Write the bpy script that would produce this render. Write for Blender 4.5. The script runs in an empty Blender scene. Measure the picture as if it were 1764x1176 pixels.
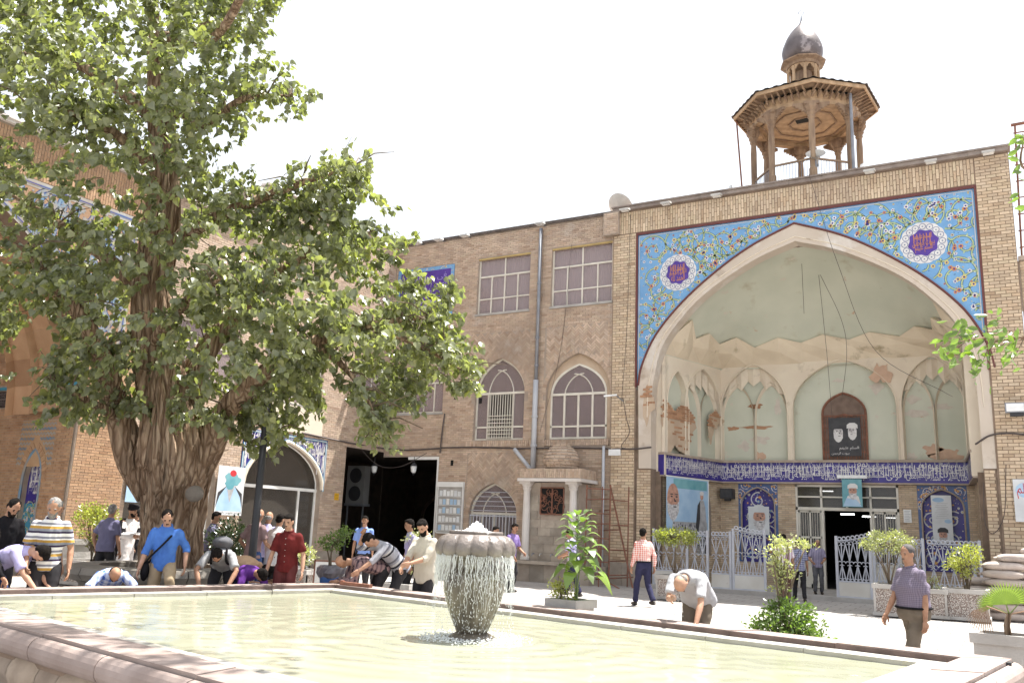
import bpy, math, random
import numpy as np
from mathutils import Vector, Matrix, noise
from mathutils.geometry import tessellate_polygon
PI = math.pi
rnd = random.Random(7)
S = bpy.context.scene
C = S.collection

# ------------------------------------------------------------------ camera, sky, sun, exposure
FPX, PITCH, ROLL, YAW, EYE = 1479.5, .21462, .0408, .52766, 1.6
_cp, _sp = math.cos(PITCH), math.sin(PITCH)
FW = Vector((-math.sin(YAW)*_cp, math.cos(YAW)*_cp, _sp))
RT = Vector((math.cos(YAW), math.sin(YAW), 0))
UP = RT.cross(FW)
RR = RT*math.cos(ROLL) + UP*math.sin(ROLL)
UU = UP*math.cos(ROLL) - RT*math.sin(ROLL)
FH = Vector((-math.sin(YAW), math.cos(YAW), 0))
cam = bpy.data.cameras.new('camera'); co = bpy.data.objects.new('camera', cam); C.objects.link(co)
cam.lens = 36*FPX/1764; cam.sensor_width = 36; cam.clip_end = 800; cam.clip_start = .1
M = Matrix.Identity(4)
for i in range(3):
    M[i][0] = RR[i]; M[i][1] = UU[i]; M[i][2] = -FW[i]
M[0][3] = 0; M[1][3] = 0; M[2][3] = EYE
co.matrix_world = M
S.camera = co

SUN_EL, SUN_DIR = math.radians(70), Vector((.52, .854, 0)).normalized()     # sun stands behind the portal
world = bpy.data.worlds.new('World'); S.world = world; world.use_nodes = True
wn = world.node_tree; bg = wn.nodes['Background']
sky = wn.nodes.new('ShaderNodeTexSky'); sky.sky_type = 'NISHITA'; sky.sun_disc = False
sky.sun_elevation = SUN_EL; sky.sun_rotation = math.atan2(SUN_DIR.x, SUN_DIR.y)
sky.air_density = 1.0; sky.dust_density = 6.0; sky.ozone_density = 1.0; sky.altitude = 1100
hs = wn.nodes.new('ShaderNodeHueSaturation'); hs.inputs['Saturation'].default_value = .30; wn.links.new(sky.outputs[0], hs.inputs['Color']); hz_w = wn.nodes.new('ShaderNodeMix'); hz_w.data_type = 'RGBA'; hz_w.inputs[0].default_value = .78; hz_w.inputs[7].default_value = (1.70, 1.80, 1.92, 1); wn.links.new(hs.outputs[0], hz_w.inputs[6]); wn.links.new(hz_w.outputs[2], bg.inputs[0]); bg.inputs[1].default_value = .145
sl = bpy.data.lights.new('sun', 'SUN'); sl.energy = 3.3; sl.angle = math.radians(.53); sl.color = (1, .965, .90)
so = bpy.data.objects.new('sun', sl); C.objects.link(so)
sd = Vector((SUN_DIR.x*math.cos(SUN_EL), SUN_DIR.y*math.cos(SUN_EL), math.sin(SUN_EL)))
so.rotation_euler = (-sd).to_track_quat('-Z', 'Y').to_euler(); so.location = (0, 0, 40)
S.view_settings.view_transform = 'Standard'; S.view_settings.look = 'None'
S.view_settings.gamma = 1; S.view_settings.exposure = 2.05
S.cycles.max_bounces = 7; S.cycles.diffuse_bounces = 4; S.cycles.transparent_max_bounces = 10
S.cycles.use_denoising = True; S.cycles.sample_clamp_indirect = 8; S.cycles.caustics_reflective = False; S.cycles.caustics_refractive = False

# ------------------------------------------------------------------ a view ray through the photograph's pixel, cut with a plane of the place
def ray(x, y): return FW*FPX + RR*(x-882) - UU*(y-588)
def onY(x, y, Y): d = ray(x, y); return Vector((0, 0, EYE)) + d*(Y/d.y)
def onX(x, y, X): d = ray(x, y); return Vector((0, 0, EYE)) + d*(X/d.x)
def onZ(x, y, Z=0): d = ray(x, y); return Vector((0, 0, EYE)) + d*((Z-EYE)/d.z)
def at(x, y, dep): return Vector((0, 0, EYE)) + ray(x, y)*(dep/FPX)
def gnd(x, dep, z=0):
    h = 588 + FPX*math.tan(PITCH)
    p = at(x, h + .0408*(x-882), dep); return Vector((p.x, p.y, z))
def proj(P):
    d = Vector(P) - Vector((0, 0, EYE)); z = d.dot(FW)
    if z < .1: return (-1e5, -1e5, z)
    return (882 + FPX*d.dot(RR)/z, 588 - FPX*d.dot(UU)/z, z)

# ------------------------------------------------------------------ materials
MATS = {}
def nd(t, k, **kw):
    n = t.nodes.new('ShaderNode'+k)
    for a, b in kw.items(): setattr(n, a, b)
    return n
def mat(name, c1, c2=None, rough=.8, scale=3, detail=6, bump=0, bscale=None, metal=0, spec=.5, coord='Object', stretch=(1, 1, 1),
        tint=None, stain=None, translucent=0, sheen=0):
    if name in MATS: return MATS[name]
    m = bpy.data.materials.new(name); m.use_nodes = True; t = m.node_tree; L = t.links.new
    b = t.nodes['Principled BSDF']; b.inputs['Roughness'].default_value = rough; b.inputs['Metallic'].default_value = metal
    b.inputs['Specular IOR Level'].default_value = spec
    c2 = c2 or tuple(x*.8 for x in c1)
    tc = nd(t, 'TexCoord'); mp = nd(t, 'Mapping'); mp.inputs['Scale'].default_value = stretch
    L(tc.outputs[coord], mp.inputs[0])
    nz = nd(t, 'TexNoise'); nz.inputs['Scale'].default_value = scale; nz.inputs['Detail'].default_value = detail
    L(mp.outputs[0], nz.inputs['Vector'])
    rp = nd(t, 'ValToRGB'); rp.color_ramp.elements[0].position = .34; rp.color_ramp.elements[1].position = .66
    rp.color_ramp.elements[0].color = (*c2, 1); rp.color_ramp.elements[1].color = (*c1, 1)
    L(nz.outputs[0], rp.inputs[0]); out = rp.outputs[0]
    if tint:                                              # each piece its own shade
        at_ = nd(t, 'Attribute', attribute_name='tint'); oi = nd(t, 'ObjectInfo')
        ad = nd(t, 'Math', operation='ADD'); L(at_.outputs['Fac'], ad.inputs[0]); L(oi.outputs['Random'], ad.inputs[1])
        fr = nd(t, 'Math', operation='FRACT'); L(ad.outputs[0], fr.inputs[0])
        r2 = nd(t, 'ValToRGB'); els = r2.color_ramp.elements
        while len(els) < len(tint): els.new(.5)
        for i, c in enumerate(tint): els[i].position = i/(len(tint)-1); els[i].color = (*c, 1)
        L(fr.outputs[0], r2.inputs[0])
        mx = nd(t, 'Mix', data_type='RGBA', blend_type='MULTIPLY'); mx.inputs[0].default_value = 1
        L(out, mx.inputs[6]); L(r2.outputs[0], mx.inputs[7]); out = mx.outputs[2]
    if stain:                                             # (colour, scale, low, high) patches of dirt or bare plaster
        for (sc, ss, lo, hi) in stain:
            n2 = nd(t, 'TexNoise'); n2.inputs['Scale'].default_value = ss; n2.inputs['Detail'].default_value = 8; n2.inputs['Roughness'].default_value = .62
            L(mp.outputs[0], n2.inputs['Vector'])
            r3 = nd(t, 'MapRange'); r3.inputs[1].default_value = lo; r3.inputs[2].default_value = hi; L(n2.outputs[0], r3.inputs[0])
            mx = nd(t, 'Mix', data_type='RGBA'); L(r3.outputs[0], mx.inputs[0]); L(out, mx.inputs[6]); mx.inputs[7].default_value = (*sc, 1); out = mx.outputs[2]
    L(out, b.inputs['Base Color'])
    if bump:
        n3 = nd(t, 'TexNoise'); n3.inputs['Scale'].default_value = bscale or scale*6; n3.inputs['Detail'].default_value = 8
        L(mp.outputs[0], n3.inputs['Vector'])
        bp = nd(t, 'Bump'); bp.inputs['Strength'].default_value = min(1, bump); bp.inputs['Distance'].default_value = .02
        L(n3.outputs[0], bp.inputs['Height']); L(bp.outputs[0], b.inputs['Normal'])
    if translucent:
        tr = nd(t, 'BsdfTranslucent'); gm = nd(t, 'Mix', data_type='RGBA', blend_type='MULTIPLY'); gm.inputs[0].default_value = 1
        L(out, gm.inputs[6]); gm.inputs[7].default_value = (1.35, 1.5, .55, 1); L(gm.outputs[2], tr.inputs[0])
        ms = nd(t, 'MixShader'); ms.inputs[0].default_value = translucent
        L(b.outputs[0], ms.inputs[1]); L(tr.outputs[0], ms.inputs[2]); L(ms.outputs[0], t.nodes['Material Output'].inputs[0])
    MATS[name] = m; return m
def glassy(name, col, trans=.6, rough=.05):
    if name in MATS: return MATS[name]
    m = bpy.data.materials.new(name); m.use_nodes = True; t = m.node_tree; b = t.nodes['Principled BSDF']
    b.inputs['Base Color'].default_value = (*col, 1); b.inputs['Roughness'].default_value = rough; b.inputs['Specular IOR Level'].default_value = .6
    tr = nd(t, 'BsdfTransparent'); ms = nd(t, 'MixShader'); ms.inputs[0].default_value = trans
    t.links.new(b.outputs[0], ms.inputs[1]); t.links.new(tr.outputs[0], ms.inputs[2]); t.links.new(ms.outputs[0], t.nodes['Material Output'].inputs[0])
    MATS[name] = m; return m
def lamp_mat(name, col, e):
    m = bpy.data.materials.new(name); m.use_nodes = True; b = m.node_tree.nodes['Principled BSDF']
    b.inputs['Base Color'].default_value = (*col, 1); b.inputs['Emission Color'].default_value = (*col, 1); b.inputs['Emission Strength'].default_value = e
    MATS[name] = m; return m
def cloth(name, kind, cols, s=1.0, rough=.9):
    """shirt cloth; stripes and checks follow the garment through its 'st' attribute"""
    if name in MATS: return MATS[name]
    m = bpy.data.materials.new(name); m.use_nodes = True; t = m.node_tree; L = t.links.new
    b = t.nodes['Principled BSDF']; b.inputs['Roughness'].default_value = rough; b.inputs['Specular IOR Level'].default_value = .2
    a = nd(t, 'Attribute', attribute_name='st'); sx = nd(t, 'SeparateXYZ'); L(a.outputs['Vector'], sx.inputs[0])
    def wrap(sock, k):
        mu = nd(t, 'Math', operation='MULTIPLY'); L(sock, mu.inputs[0]); mu.inputs[1].default_value = k
        f = nd(t, 'Math', operation='FRACT'); L(mu.outputs[0], f.inputs[0]); return f.outputs[0]
    if kind == 'stripe' or kind == 'vstripe':
        f = wrap(sx.outputs[1 if kind == 'stripe' else 0], 1/s)
        r = nd(t, 'ValToRGB'); r.color_ramp.interpolation = 'CONSTANT'; els = r.color_ramp.elements
        while len(els) < len(cols): els.new(.5)
        for i, (p, c) in enumerate(cols): els[i].position = p; els[i].color = (*c, 1)
        L(f, r.inputs[0]); out = r.outputs[0]
    elif kind == 'check':
        c0, c1 = cols; out = None
        fs = []
        for k in (0, 1):
            f = wrap(sx.outputs[k], 1/s); l = nd(t, 'Math', operation='LESS_THAN'); L(f, l.inputs[0]); l.inputs[1].default_value = .4; fs.append(l.outputs[0])
        ad = nd(t, 'Math', operation='ADD'); L(fs[0], ad.inputs[0]); L(fs[1], ad.inputs[1])
        dv = nd(t, 'Math', operation='MULTIPLY'); L(ad.outputs[0], dv.inputs[0]); dv.inputs[1].default_value = .5
        mx = nd(t, 'Mix', data_type='RGBA'); L(dv.outputs[0], mx.inputs[0]); mx.inputs[6].default_value = (*c0, 1); mx.inputs[7].default_value = (*c1, 1); out = mx.outputs[2]
    L(out, b.inputs['Base Color'])
    MATS[name] = m; return m

# ------------------------------------------------------------------ object helpers
LOC = {}
def props(o, label=None, cat=None, group=None, kind=None):
    if label: o['label'] = label
    if cat: o['category'] = cat
    if group: o['group'] = group
    if kind: o['kind'] = kind
    return o
def thing(name, label, cat, loc=(0, 0, 0), group=None):
    o = bpy.data.objects.new(name, None); C.objects.link(o); o.location = loc; LOC[o.name] = Vector(loc); o.empty_display_size = .2
    return props(o, label, cat, group)
def adopt(o, parent):
    if parent is not None:
        o.parent = parent; o.matrix_parent_inverse = Matrix.Translation(-LOC.get(parent.name, Vector((0, 0, 0))))
    return o
class Fr:
    """a wall plane: origin, u along the wall, v up, n outwards"""
    def __init__(s, o, u, n, v=(0, 0, 1)):
        s.o = Vector(o); s.u = Vector(u).normalized(); s.v = Vector(v); s.n = Vector(n).normalized()
    def p(s, u, v, n=0): return s.o + s.u*u + s.v*v + s.n*n
class MB:
    def __init__(s): s.v = []; s.f = []; s.m = []; s.t = []; s.mi = 0; s.ti = 0.0; s.smooth = []; s.sm = False
    def add(s, vs, fs):
        b = len(s.v); s.v.extend([tuple(x) for x in vs])
        for f in fs: s.f.append([b+i for i in f]); s.m.append(s.mi); s.t.append(s.ti); s.smooth.append(s.sm)
        return s
    def hexa(s, p): return s.add(p, [(0, 3, 2, 1), (4, 5, 6, 7), (0, 1, 5, 4), (1, 2, 6, 5), (2, 3, 7, 6), (3, 0, 4, 7)])
    def box(s, x0, x1, y0, y1, z0, z1, tw=0):
        return s.hexa([(x0, y0, z0), (x1, y0, z0), (x1, y1, z0), (x0, y1, z0), (x0, y0, z1), (x1, y0, z1), (x1, y1, z1), (x0, y1, z1)])
    def fb(s, F, u0, u1, v0, v1, n0, n1):
        q = [F.p(u0, v0, n0), F.p(u1, v0, n0), F.p(u1, v0, n1), F.p(u0, v0, n1), F.p(u0, v1, n0), F.p(u1, v1, n0), F.p(u1, v1, n1), F.p(u0, v1, n1)]
        return s.hexa(q)
    def bar(s, a, b, w, h=None, up=(0, 0, 1)):
        a = Vector(a); b = Vector(b); d = (b-a); h = h or w
        if d.length < 1e-6: return s
        d.normalize(); up = Vector(up)
        if abs(d.dot(up)) > .95: up = Vector((1, 0, 0))
        x = d.cross(up).normalized()*w/2; y = x.cross(d).normalized()*h/2
        return s.hexa([a-x-y, a+x-y, a+x+y, a-x+y, b-x-y, b+x-y, b+x+y, b-x+y])
    def tube(s, pts, r, n=6, cap=True):
        pts = [Vector(p) for p in pts]; rs = r if hasattr(r, '__len__') else [r]*len(pts)
        vs = []; fs = []; ref = None
        for i, p in enumerate(pts):
            d = (pts[min(i+1, len(pts)-1)] - pts[max(i-1, 0)])
            d = d.normalized() if d.length > 1e-7 else Vector((0, 0, 1))
            if ref is None: ref = Vector((1, 0, 0)) if abs(d.x) < .8 else Vector((0, 1, 0))
            x = (ref - d*ref.dot(d)).normalized(); ref = x; y = d.cross(x)
            for k in range(n): a = 2*PI*k/n; vs.append(p + x*math.cos(a)*rs[i] + y*math.sin(a)*rs[i])
        for i in range(len(pts)-1):
            for k in range(n): a = i*n+k; b_ = i*n+(k+1) % n; fs.append((a, b_, b_+n, a+n))
        if cap: fs.append(tuple(range(n-1, -1, -1))); fs.append(tuple((len(pts)-1)*n+k for k in range(n)))
        return s.add(vs, fs)
    def lathe(s, c, prof, n=16, flute=None, a0=0, a1=2*PI, open_=False):
        c = Vector(c); vs = []; fs = []
        for j, (r, z) in enumerate(prof):
            for k in range(n):
                a = a0 + (a1-a0)*k/n; rr = r*(1 if flute is None else flute(a, j, z)); vs.append(c + Vector((rr*math.cos(a), rr*math.sin(a), z)))
        for j in range(len(prof)-1):
            for k in range(n): a = j*n+k; b_ = j*n+(k+1) % n; fs.append((a, b_, b_+n, a+n))
        if not open_: fs.append(tuple(range(n-1, -1, -1))); fs.append(tuple((len(prof)-1)*n+k for k in range(n)))
        return s.add(vs, fs)
    def prism(s, F, poly, n0, n1, back=True):
        n = len(poly); vs = [F.p(u, v, n1) for u, v in poly] + [F.p(u, v, n0) for u, v in poly]
        area = sum(poly[i][0]*poly[(i+1) % n][1] - poly[(i+1) % n][0]*poly[i][1] for i in range(n))
        fs = []
        for tr in tessellate_polygon([[Vector((u, v, 0)) for u, v in poly]]):
            fs.append(tuple(tr))
            if back: fs.append(tuple(i+n for i in reversed(tr)))
        for i in range(n): j = (i+1) % n; fs.append((i, i+n, j+n, j))
        return s.add(vs, fs)
    def ell(s, c, r, n=10, m=6, ax=None):
        c = Vector(c); vs = []; fs = []; X, Y, Z = ax or (Vector((1, 0, 0)), Vector((0, 1, 0)), Vector((0, 0, 1)))
        for j in range(m+1):
            ph = -PI/2 + PI*j/m
            for k in range(n): a = 2*PI*k/n; vs.append(c + X*(r[0]*math.cos(ph)*math.cos(a)) + Y*(r[1]*math.cos(ph)*math.sin(a)) + Z*(r[2]*math.sin(ph)))
        for j in range(m):
            for k in range(n): a = j*n+k; b_ = j*n+(k+1) % n; fs.append((a, b_, b_+n, a+n))
        return s.add(vs, fs)
    def build(s, name, mats, parent=None, label=None, cat=None, group=None, kind=None, smooth=None, fix=True, deformer=None):
        me = bpy.data.meshes.new(name); me.from_pydata(s.v, [], s.f)
        mats = mats if isinstance(mats, (list, tuple)) else [mats]
        for m in mats: me.materials.append(m)
        if any(s.m): me.polygons.foreach_set('material_index', s.m)
        a = me.attributes.new('tint', 'FLOAT', 'FACE'); a.data.foreach_set('value', s.t)
        if smooth or (smooth is None and any(s.smooth)): me.polygons.foreach_set('use_smooth', [True]*len(s.f) if smooth else s.smooth)
        if fix and len(s.f) < 60000:
            import bmesh
            bm = bmesh.new(); bm.from_mesh(me); bmesh.ops.recalc_face_normals(bm, faces=bm.faces); bm.to_mesh(me); bm.free()
        o = bpy.data.objects.new(name, me); C.objects.link(o); adopt(o, parent)
        return props(o, label, cat, group, kind)
def copy_tree(o, loc=None, rotz=None):
    r = o.copy(); C.objects.link(r)
    if loc is not None: r.location = loc
    if rotz is not None: r.rotation_euler = (0, 0, rotz)
    for ch in o.children:
        c = ch.copy(); C.objects.link(c); c.parent = r
        for g in ch.children:
            d = g.copy(); C.objects.link(d); d.parent = c
    return r
def spline(pts, n=6):
    out = []; P = [Vector(p) for p in pts]; P = [P[0]*2-P[1]] + P + [P[-1]*2-P[-2]]
    for i in range(1, len(P)-2):
        for k in range(n):
            t = k/n; a, b, c, d = P[i-1:i+3]
            out.append(.5*((2*b) + (c-a)*t + (2*a-5*b+4*c-d)*t*t + (3*b-a-3*c+d)*t**3))
    out.append(P[-2]); return out
def arch(cx, hw, zs, za, n=9, z0=None, skew=0):
    """outline of a pointed four-centred opening, starting bottom left, clockwise"""
    h = za-zs; R = []
    for k in range(n+1):
        t = k/n; q = 1-t
        x = q**3*hw + 3*q*q*t*hw + 3*q*t*t*hw*.52; z = zs + 3*q*q*t*h*.52 + 3*q*t*t*h*.86 + t**3*h
        R.append((x, z))
    L = [(cx-x, z) for x, z in R]; Rr = [(cx+x, z) for x, z in reversed(R[:-1])]
    pts = L + Rr
    if z0 is not None: pts = [(cx-hw, z0)] + pts + [(cx+hw, z0)]
    return pts
def inside(poly, x, y):
    c = False; j = len(poly)-1
    for i in range(len(poly)):
        xi, yi = poly[i]; xj, yj = poly[j]
        if (yi > y) != (yj > y) and x < (xj-xi)*(y-yi)/(yj-yi)+xi: c = not c
        j = i
    return c
def rect(a, b, c, d): return [(a, c), (b, c), (b, d), (a, d)]
def wall(mb, F, outline, holes, n1=0, depth=.3, reveal=True, skip=()):
    """a wall face with openings, and the reveals of the openings"""
    polys = [outline]+holes
    vs = [p for q in polys for p in q]
    tris = tessellate_polygon([[Vector((u, v, 0)) for u, v in q] for q in polys])
    mb.add([F.p(u, v, n1) for u, v in vs], [tuple(t) for t in tris])
    if reveal:
        for k_, h in enumerate(holes):
            if k_ in skip: continue
            n = len(h); mb.add([F.p(u, v, n1) for u, v in h] + [F.p(u, v, n1-depth) for u, v in h], [(i, (i+1) % n, (i+1) % n+n, i+n) for i in range(n)])
class Bricks:
    """collects the bricks of one building; the 300 that show largest become parts, the rest one part"""
    def __init__(s): s.L = []
    def one(s, F, c, ang, lu, lv, n0, n1): s.L.append((F, c, ang, lu, lv, n0, n1, rnd.random()))
    def field(s, F, u0, u1, v0, v1, holes=(), bl=.23, bh=.072, j=.013, n0=0, n1=.012, vert=False, only=None, header=None):
        """running bond inside a rectangle, cut round the openings"""
        if vert: a0, a1, b0, b1 = v0, v1, u0, u1
        else: a0, a1, b0, b1 = u0, u1, v0, v1
        nr = max(1, round((b1-b0)/(bh+j))); ph = (b1-b0)/nr
        for r in range(nr):
            b = b0 + ph*(r+.5); iv = [(a0, a1)]
            for h in holes:
                for e in (-.35, .35):
                    bb = b+e*ph; xs = []; n = len(h)
                    for i in range(n):
                        p, q = h[i], h[(i+1) % n]
                        if vert: p = (p[1], p[0]); q = (q[1], q[0])
                        if (p[1] > bb) != (q[1] > bb): xs.append(p[0] + (q[0]-p[0])*(bb-p[1])/(q[1]-p[1]))
                    xs.sort()
                    for k in range(0, len(xs)-1, 2):
                        nv = []
                        for (x, y) in iv:
                            if xs[k+1] <= x or xs[k] >= y: nv.append((x, y)); continue
                            if xs[k] > x: nv.append((x, xs[k]))
                            if xs[k+1] < y: nv.append((xs[k+1], y))
                        iv = nv
            off = (r % 2)*(bl+j)/2
            for (x, y) in iv:
                k = math.floor((x-a0-off)/(bl+j)); e = a0+off+k*(bl+j)
                while e < y:
                    p, q = max(e, x)+j/2, min(e+bl+j, y)-j/2
                    if q-p > .03:
                        dd = rnd.uniform(-.0025, .003)
                        c = ((p+q)/2, b)
                        if only is None or only((c[1], c[0]) if vert else c):
                            if vert: s.one(F, (b, c[0]), 0, ph-j, q-p, n0, n1+dd)
                            else: s.one(F, c, 0, q-p, ph-j, n0, n1+dd)
                    e += bl+j
    def herring(s, F, test, u0, u1, v0, v1, L=.21, W=.065, n0=0, n1=.012, j=.012):
        """zigzag herringbone laid on the diagonal"""
        a = L+j; w = W+j; N = int(a/w+.5); w = a/N
        K = int(max(u1-u0, v1-v0)*1.6/w)+N
        cx, cy = (u0+u1)/2, (v0+v1)/2; cc = math.cos(PI/4)
        for i in range(-K, K):
            for jx in range(-K, K):
                m = (i-jx) % (2*N)
                if m == 0: x, y, lx, ly = i*w+a/2, jx*w+w/2, a-j, w-j
                elif m == 2*N-1: x, y, lx, ly = i*w+w/2, jx*w+a/2, w-j, a-j
                else: continue
                X = cx+(x-y)*cc; Y = cy+(x+y)*cc
                if X < u0 or X > u1 or Y < v0 or Y > v1: continue
                if test(X, Y): s.one(F, (X, Y), PI/4, lx, ly, n0, n1+rnd.uniform(-.002, .003))
    def corners(s, b):
        F, c, ang, lu, lv, n0, n1, t = b; ca, sa = math.cos(ang), math.sin(ang); q = []
        for n in (n0, n1):
            for (x, y) in ((-1, -1), (1, -1), (1, 1), (-1, 1)):
                x *= lu/2; y *= lv/2; q.append(F.p(c[0]+x*ca-y*sa, c[1]+x*sa+y*ca, n))
        return q
    def flush(s, parent, m, limit=300, core=None):
        sc = []
        for i, b in enumerate(s.L):
            P = b[0].p(b[1][0], b[1][1]); x, y, z = proj(P)
            vis = 1 if (0 < x < 1764 and 0 < y < 1176) else 0
            d = (Vector((0, 0, EYE))-P).normalized()
            sc.append((-vis*b[3]*b[4]*max(.02, b[0].n.dot(d))/(z*z+1e-6) if vis else 1, i))
        sc.sort(); pick = set(i for _, i in sc[:limit])
        um = bpy.data.meshes.new('brick'); um.from_pydata([(-.5, -.5, 0), (.5, -.5, 0), (.5, .5, 0), (-.5, .5, 0), (-.5, -.5, 1), (.5, -.5, 1), (.5, .5, 1), (-.5, .5, 1)], [],
            [(4, 5, 6, 7), (0, 1, 5, 4), (1, 2, 6, 5), (2, 3, 7, 6), (3, 0, 4, 7)]); um.materials.append(m)
        mb = MB()
        for i, b in enumerate(s.L):
            if i in pick:
                F, c, ang, lu, lv, n0, n1, t = b; ca, sa = math.cos(ang), math.sin(ang)
                o = bpy.data.objects.new('brick', um); C.objects.link(o)
                U = (F.u*ca + F.v*sa)*lu; V = (F.v*ca - F.u*sa)*lv; N = F.n*(n1-n0); P = F.p(c[0], c[1], n0)
                W = Matrix.Identity(4)
                for k in range(3): W[k][0] = U[k]; W[k][1] = V[k]; W[k][2] = N[k]; W[k][3] = P[k]
                o.parent = parent; o.matrix_basis = Matrix.Translation(-LOC.get(parent.name, Vector())) @ W
            else:
                mb.ti = b[7]; q = s.corners(b)
                mb.add(q, [(4, 5, 6, 7), (0, 1, 5, 4), (1, 2, 6, 5), (2, 3, 7, 6), (3, 0, 4, 7)])
        if mb.f: mb.build('brickwork', m, parent, kind='stuff', fix=False)

# ---- lettering in the joined forms of the script
_F = {'ط': ('FEC1', 'FEC2', 'FEC3', 'FEC4'), 'ا': ('FE8D', 'FE8E', 'FE8D', 'FE8E'), 'ب': ('FE8F', 'FE90', 'FE91', 'FE92'), 'ت': ('FE95', 'FE96', 'FE97', 'FE98'), 'ح': ('FEA1', 'FEA2', 'FEA3', 'FEA4'),
      'د': ('FEA9', 'FEAA', 'FEA9', 'FEAA'), 'ر': ('FEAD', 'FEAE', 'FEAD', 'FEAE'), 'س': ('FEB1', 'FEB2', 'FEB3', 'FEB4'), 'ص': ('FEB9', 'FEBA', 'FEBB', 'FEBC'),
      'ع': ('FEC9', 'FECA', 'FECB', 'FECC'), 'ف': ('FED1', 'FED2', 'FED3', 'FED4'), 'ک': ('FED9', 'FEDA', 'FEDB', 'FEDC'), 'ل': ('FEDD', 'FEDE', 'FEDF', 'FEE0'),
      'م': ('FEE1', 'FEE2', 'FEE3', 'FEE4'), 'ن': ('FEE5', 'FEE6', 'FEE7', 'FEE8'), 'ه': ('FEE9', 'FEEA', 'FEEB', 'FEEC'), 'و': ('FEED', 'FEEE', 'FEED', 'FEEE'),
      'ی': ('FEEF', 'FEF0', 'FEF3', 'FEF4'), 'ش': ('FEB5', 'FEB6', 'FEB7', 'FEB8'), 'ق': ('FED5', 'FED6', 'FED7', 'FED8')}
def joined(s):
    out = ''; nj = 'ادرو'
    for w in s.split(' '):
        r = ''
        for i, ch in enumerate(w):
            pj = i > 0 and w[i-1] in _F and w[i-1] not in nj; nj2 = i < len(w)-1 and ch not in nj
            f = _F[ch]; r += chr(int(f[(3 if nj2 else 1) if pj else (2 if nj2 else 0)], 16))
        out = (r[::-1] + ' ' + out) if out else r[::-1]
    return out
_TC = {}
def text_mesh(s, shape=True):
    """vertices (u,v) in a unit-high line and faces of a line of lettering"""
    k = s
    if k in _TC: return _TC[k]
    c = bpy.data.curves.new('t', 'FONT'); c.body = joined(s) if shape else s; c.resolution_u = 1
    o = bpy.data.objects.new('t', c); C.objects.link(o); dg = bpy.context.evaluated_depsgraph_get(); dg.update()
    m = bpy.data.meshes.new_from_object(o.evaluated_get(dg))
    V = [(v.co.x, v.co.y) for v in m.vertices]; Fc = [tuple(p.vertices) for p in m.polygons]
    bpy.data.objects.remove(o); bpy.data.curves.remove(c); bpy.data.meshes.remove(m)
    _TC[k] = (V, Fc); return _TC[k]
def put_text(mb, F, s, u0, u1, v0, v1, n, shape=True, rot=0):
    V, Fc = text_mesh(s, shape)
    if not V: return
    x0 = min(v[0] for v in V); x1 = max(v[0] for v in V); y0 = min(v[1] for v in V); y1 = max(v[1] for v in V)
    cu, cv = (u0+u1)/2, (v0+v1)/2; ca, sa = math.cos(rot), math.sin(rot); q = []
    for x, y in V:
        a = (x-x0)/(x1-x0)*(u1-u0)-(u1-u0)/2; b = (y-y0)/(y1-y0)*(v1-v0)-(v1-v0)/2
        q.append(F.p(cu+a*ca-b*sa, cv+a*sa+b*ca, n))
    mb.add(q, Fc)
WORDS = ['بسم', 'الله', 'الرحمن', 'الرحیم', 'الحمد', 'لله', 'رب', 'العلمین', 'ملک', 'یوم', 'الدین', 'ایاک', 'نعبد', 'نستعین', 'اهدنا', 'الصرط', 'المستقیم', 'علیهم', 'السلم', 'والارص', 'فی', 'بیوت', 'وهو', 'العلی', 'الحکیم']
def frieze_text(mb, F, u0, u1, v0, v1, n, wl=.42, lines=2):
    """dense interlaced white lettering: lines of words and tall rising strokes"""
    h = (v1-v0)
    for k in range(lines):
        u = u0; vb = v0 + h*(.04+.42*k*(2/lines)); i = k*7+int(u0*3) % 5
        while u < u1-.08:
            w = min(wl*rnd.uniform(.7, 1.15), u1-u)
            put_text(mb, F, WORDS[i % len(WORDS)], u, u+w*.98, vb, vb+h*.5, n+.0006*(k+1)); i += 1+rnd.randrange(3); u += w*.93
    u = u0+.05
    while u < u1-.05:                                        # tall alif strokes
        x = u+rnd.uniform(-.01, .01); b = v0+h*rnd.uniform(.2, .35); t = h*.028+.006
        mb.add([F.p(x, b, n+.003), F.p(x+t, b, n+.003), F.p(x+t*.8, v0+h*.95, n+.003), F.p(x-t*.4, v0+h*.9, n+.003)], [(0, 1, 2, 3)]); u += rnd.uniform(.07, .15)*max(1, h/.5)

# ---- tile ornament
def ribbon(mb, F, pts, w, n, test=None):
    P = [Vector((p[0], p[1])) for p in pts]
    for i in range(len(P)-1):
        a, b = P[i], P[i+1]; d = b-a
        if d.length < 1e-5: continue
        if test and not (test(a.x, a.y) and test(b.x, b.y)): continue
        q = Vector((-d.y, d.x)).normalized()*w/2
        mb.add([F.p(a.x-q.x, a.y-q.y, n), F.p(b.x-q.x, b.y-q.y, n), F.p(b.x+q.x, b.y+q.y, n), F.p(a.x+q.x, a.y+q.y, n)], [(0, 1, 2, 3)])
def rosette(mb, F, u, v, r, n, petals=7, inner=.55, mo=1, mi=2, ph=0):
    K = petals*2; out = [(u+math.cos(2*PI*k/K+ph)*r*(1 if k % 2 == 0 else inner), v+math.sin(2*PI*k/K+ph)*r*(1 if k % 2 == 0 else inner)) for k in range(K)]
    mb.mi = mo; mb.add([F.p(u, v, n)] + [F.p(x, y, n) for x, y in out], [(0, 1+k, 1+(k+1) % K) for k in range(K)])
    mb.mi = mi; q = [(u+math.cos(2*PI*k/6)*r*.38, v+math.sin(2*PI*k/6)*r*.38) for k in range(6)]
    mb.add([F.p(x, y, n+.001) for x, y in q], [tuple(range(6))])
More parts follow.
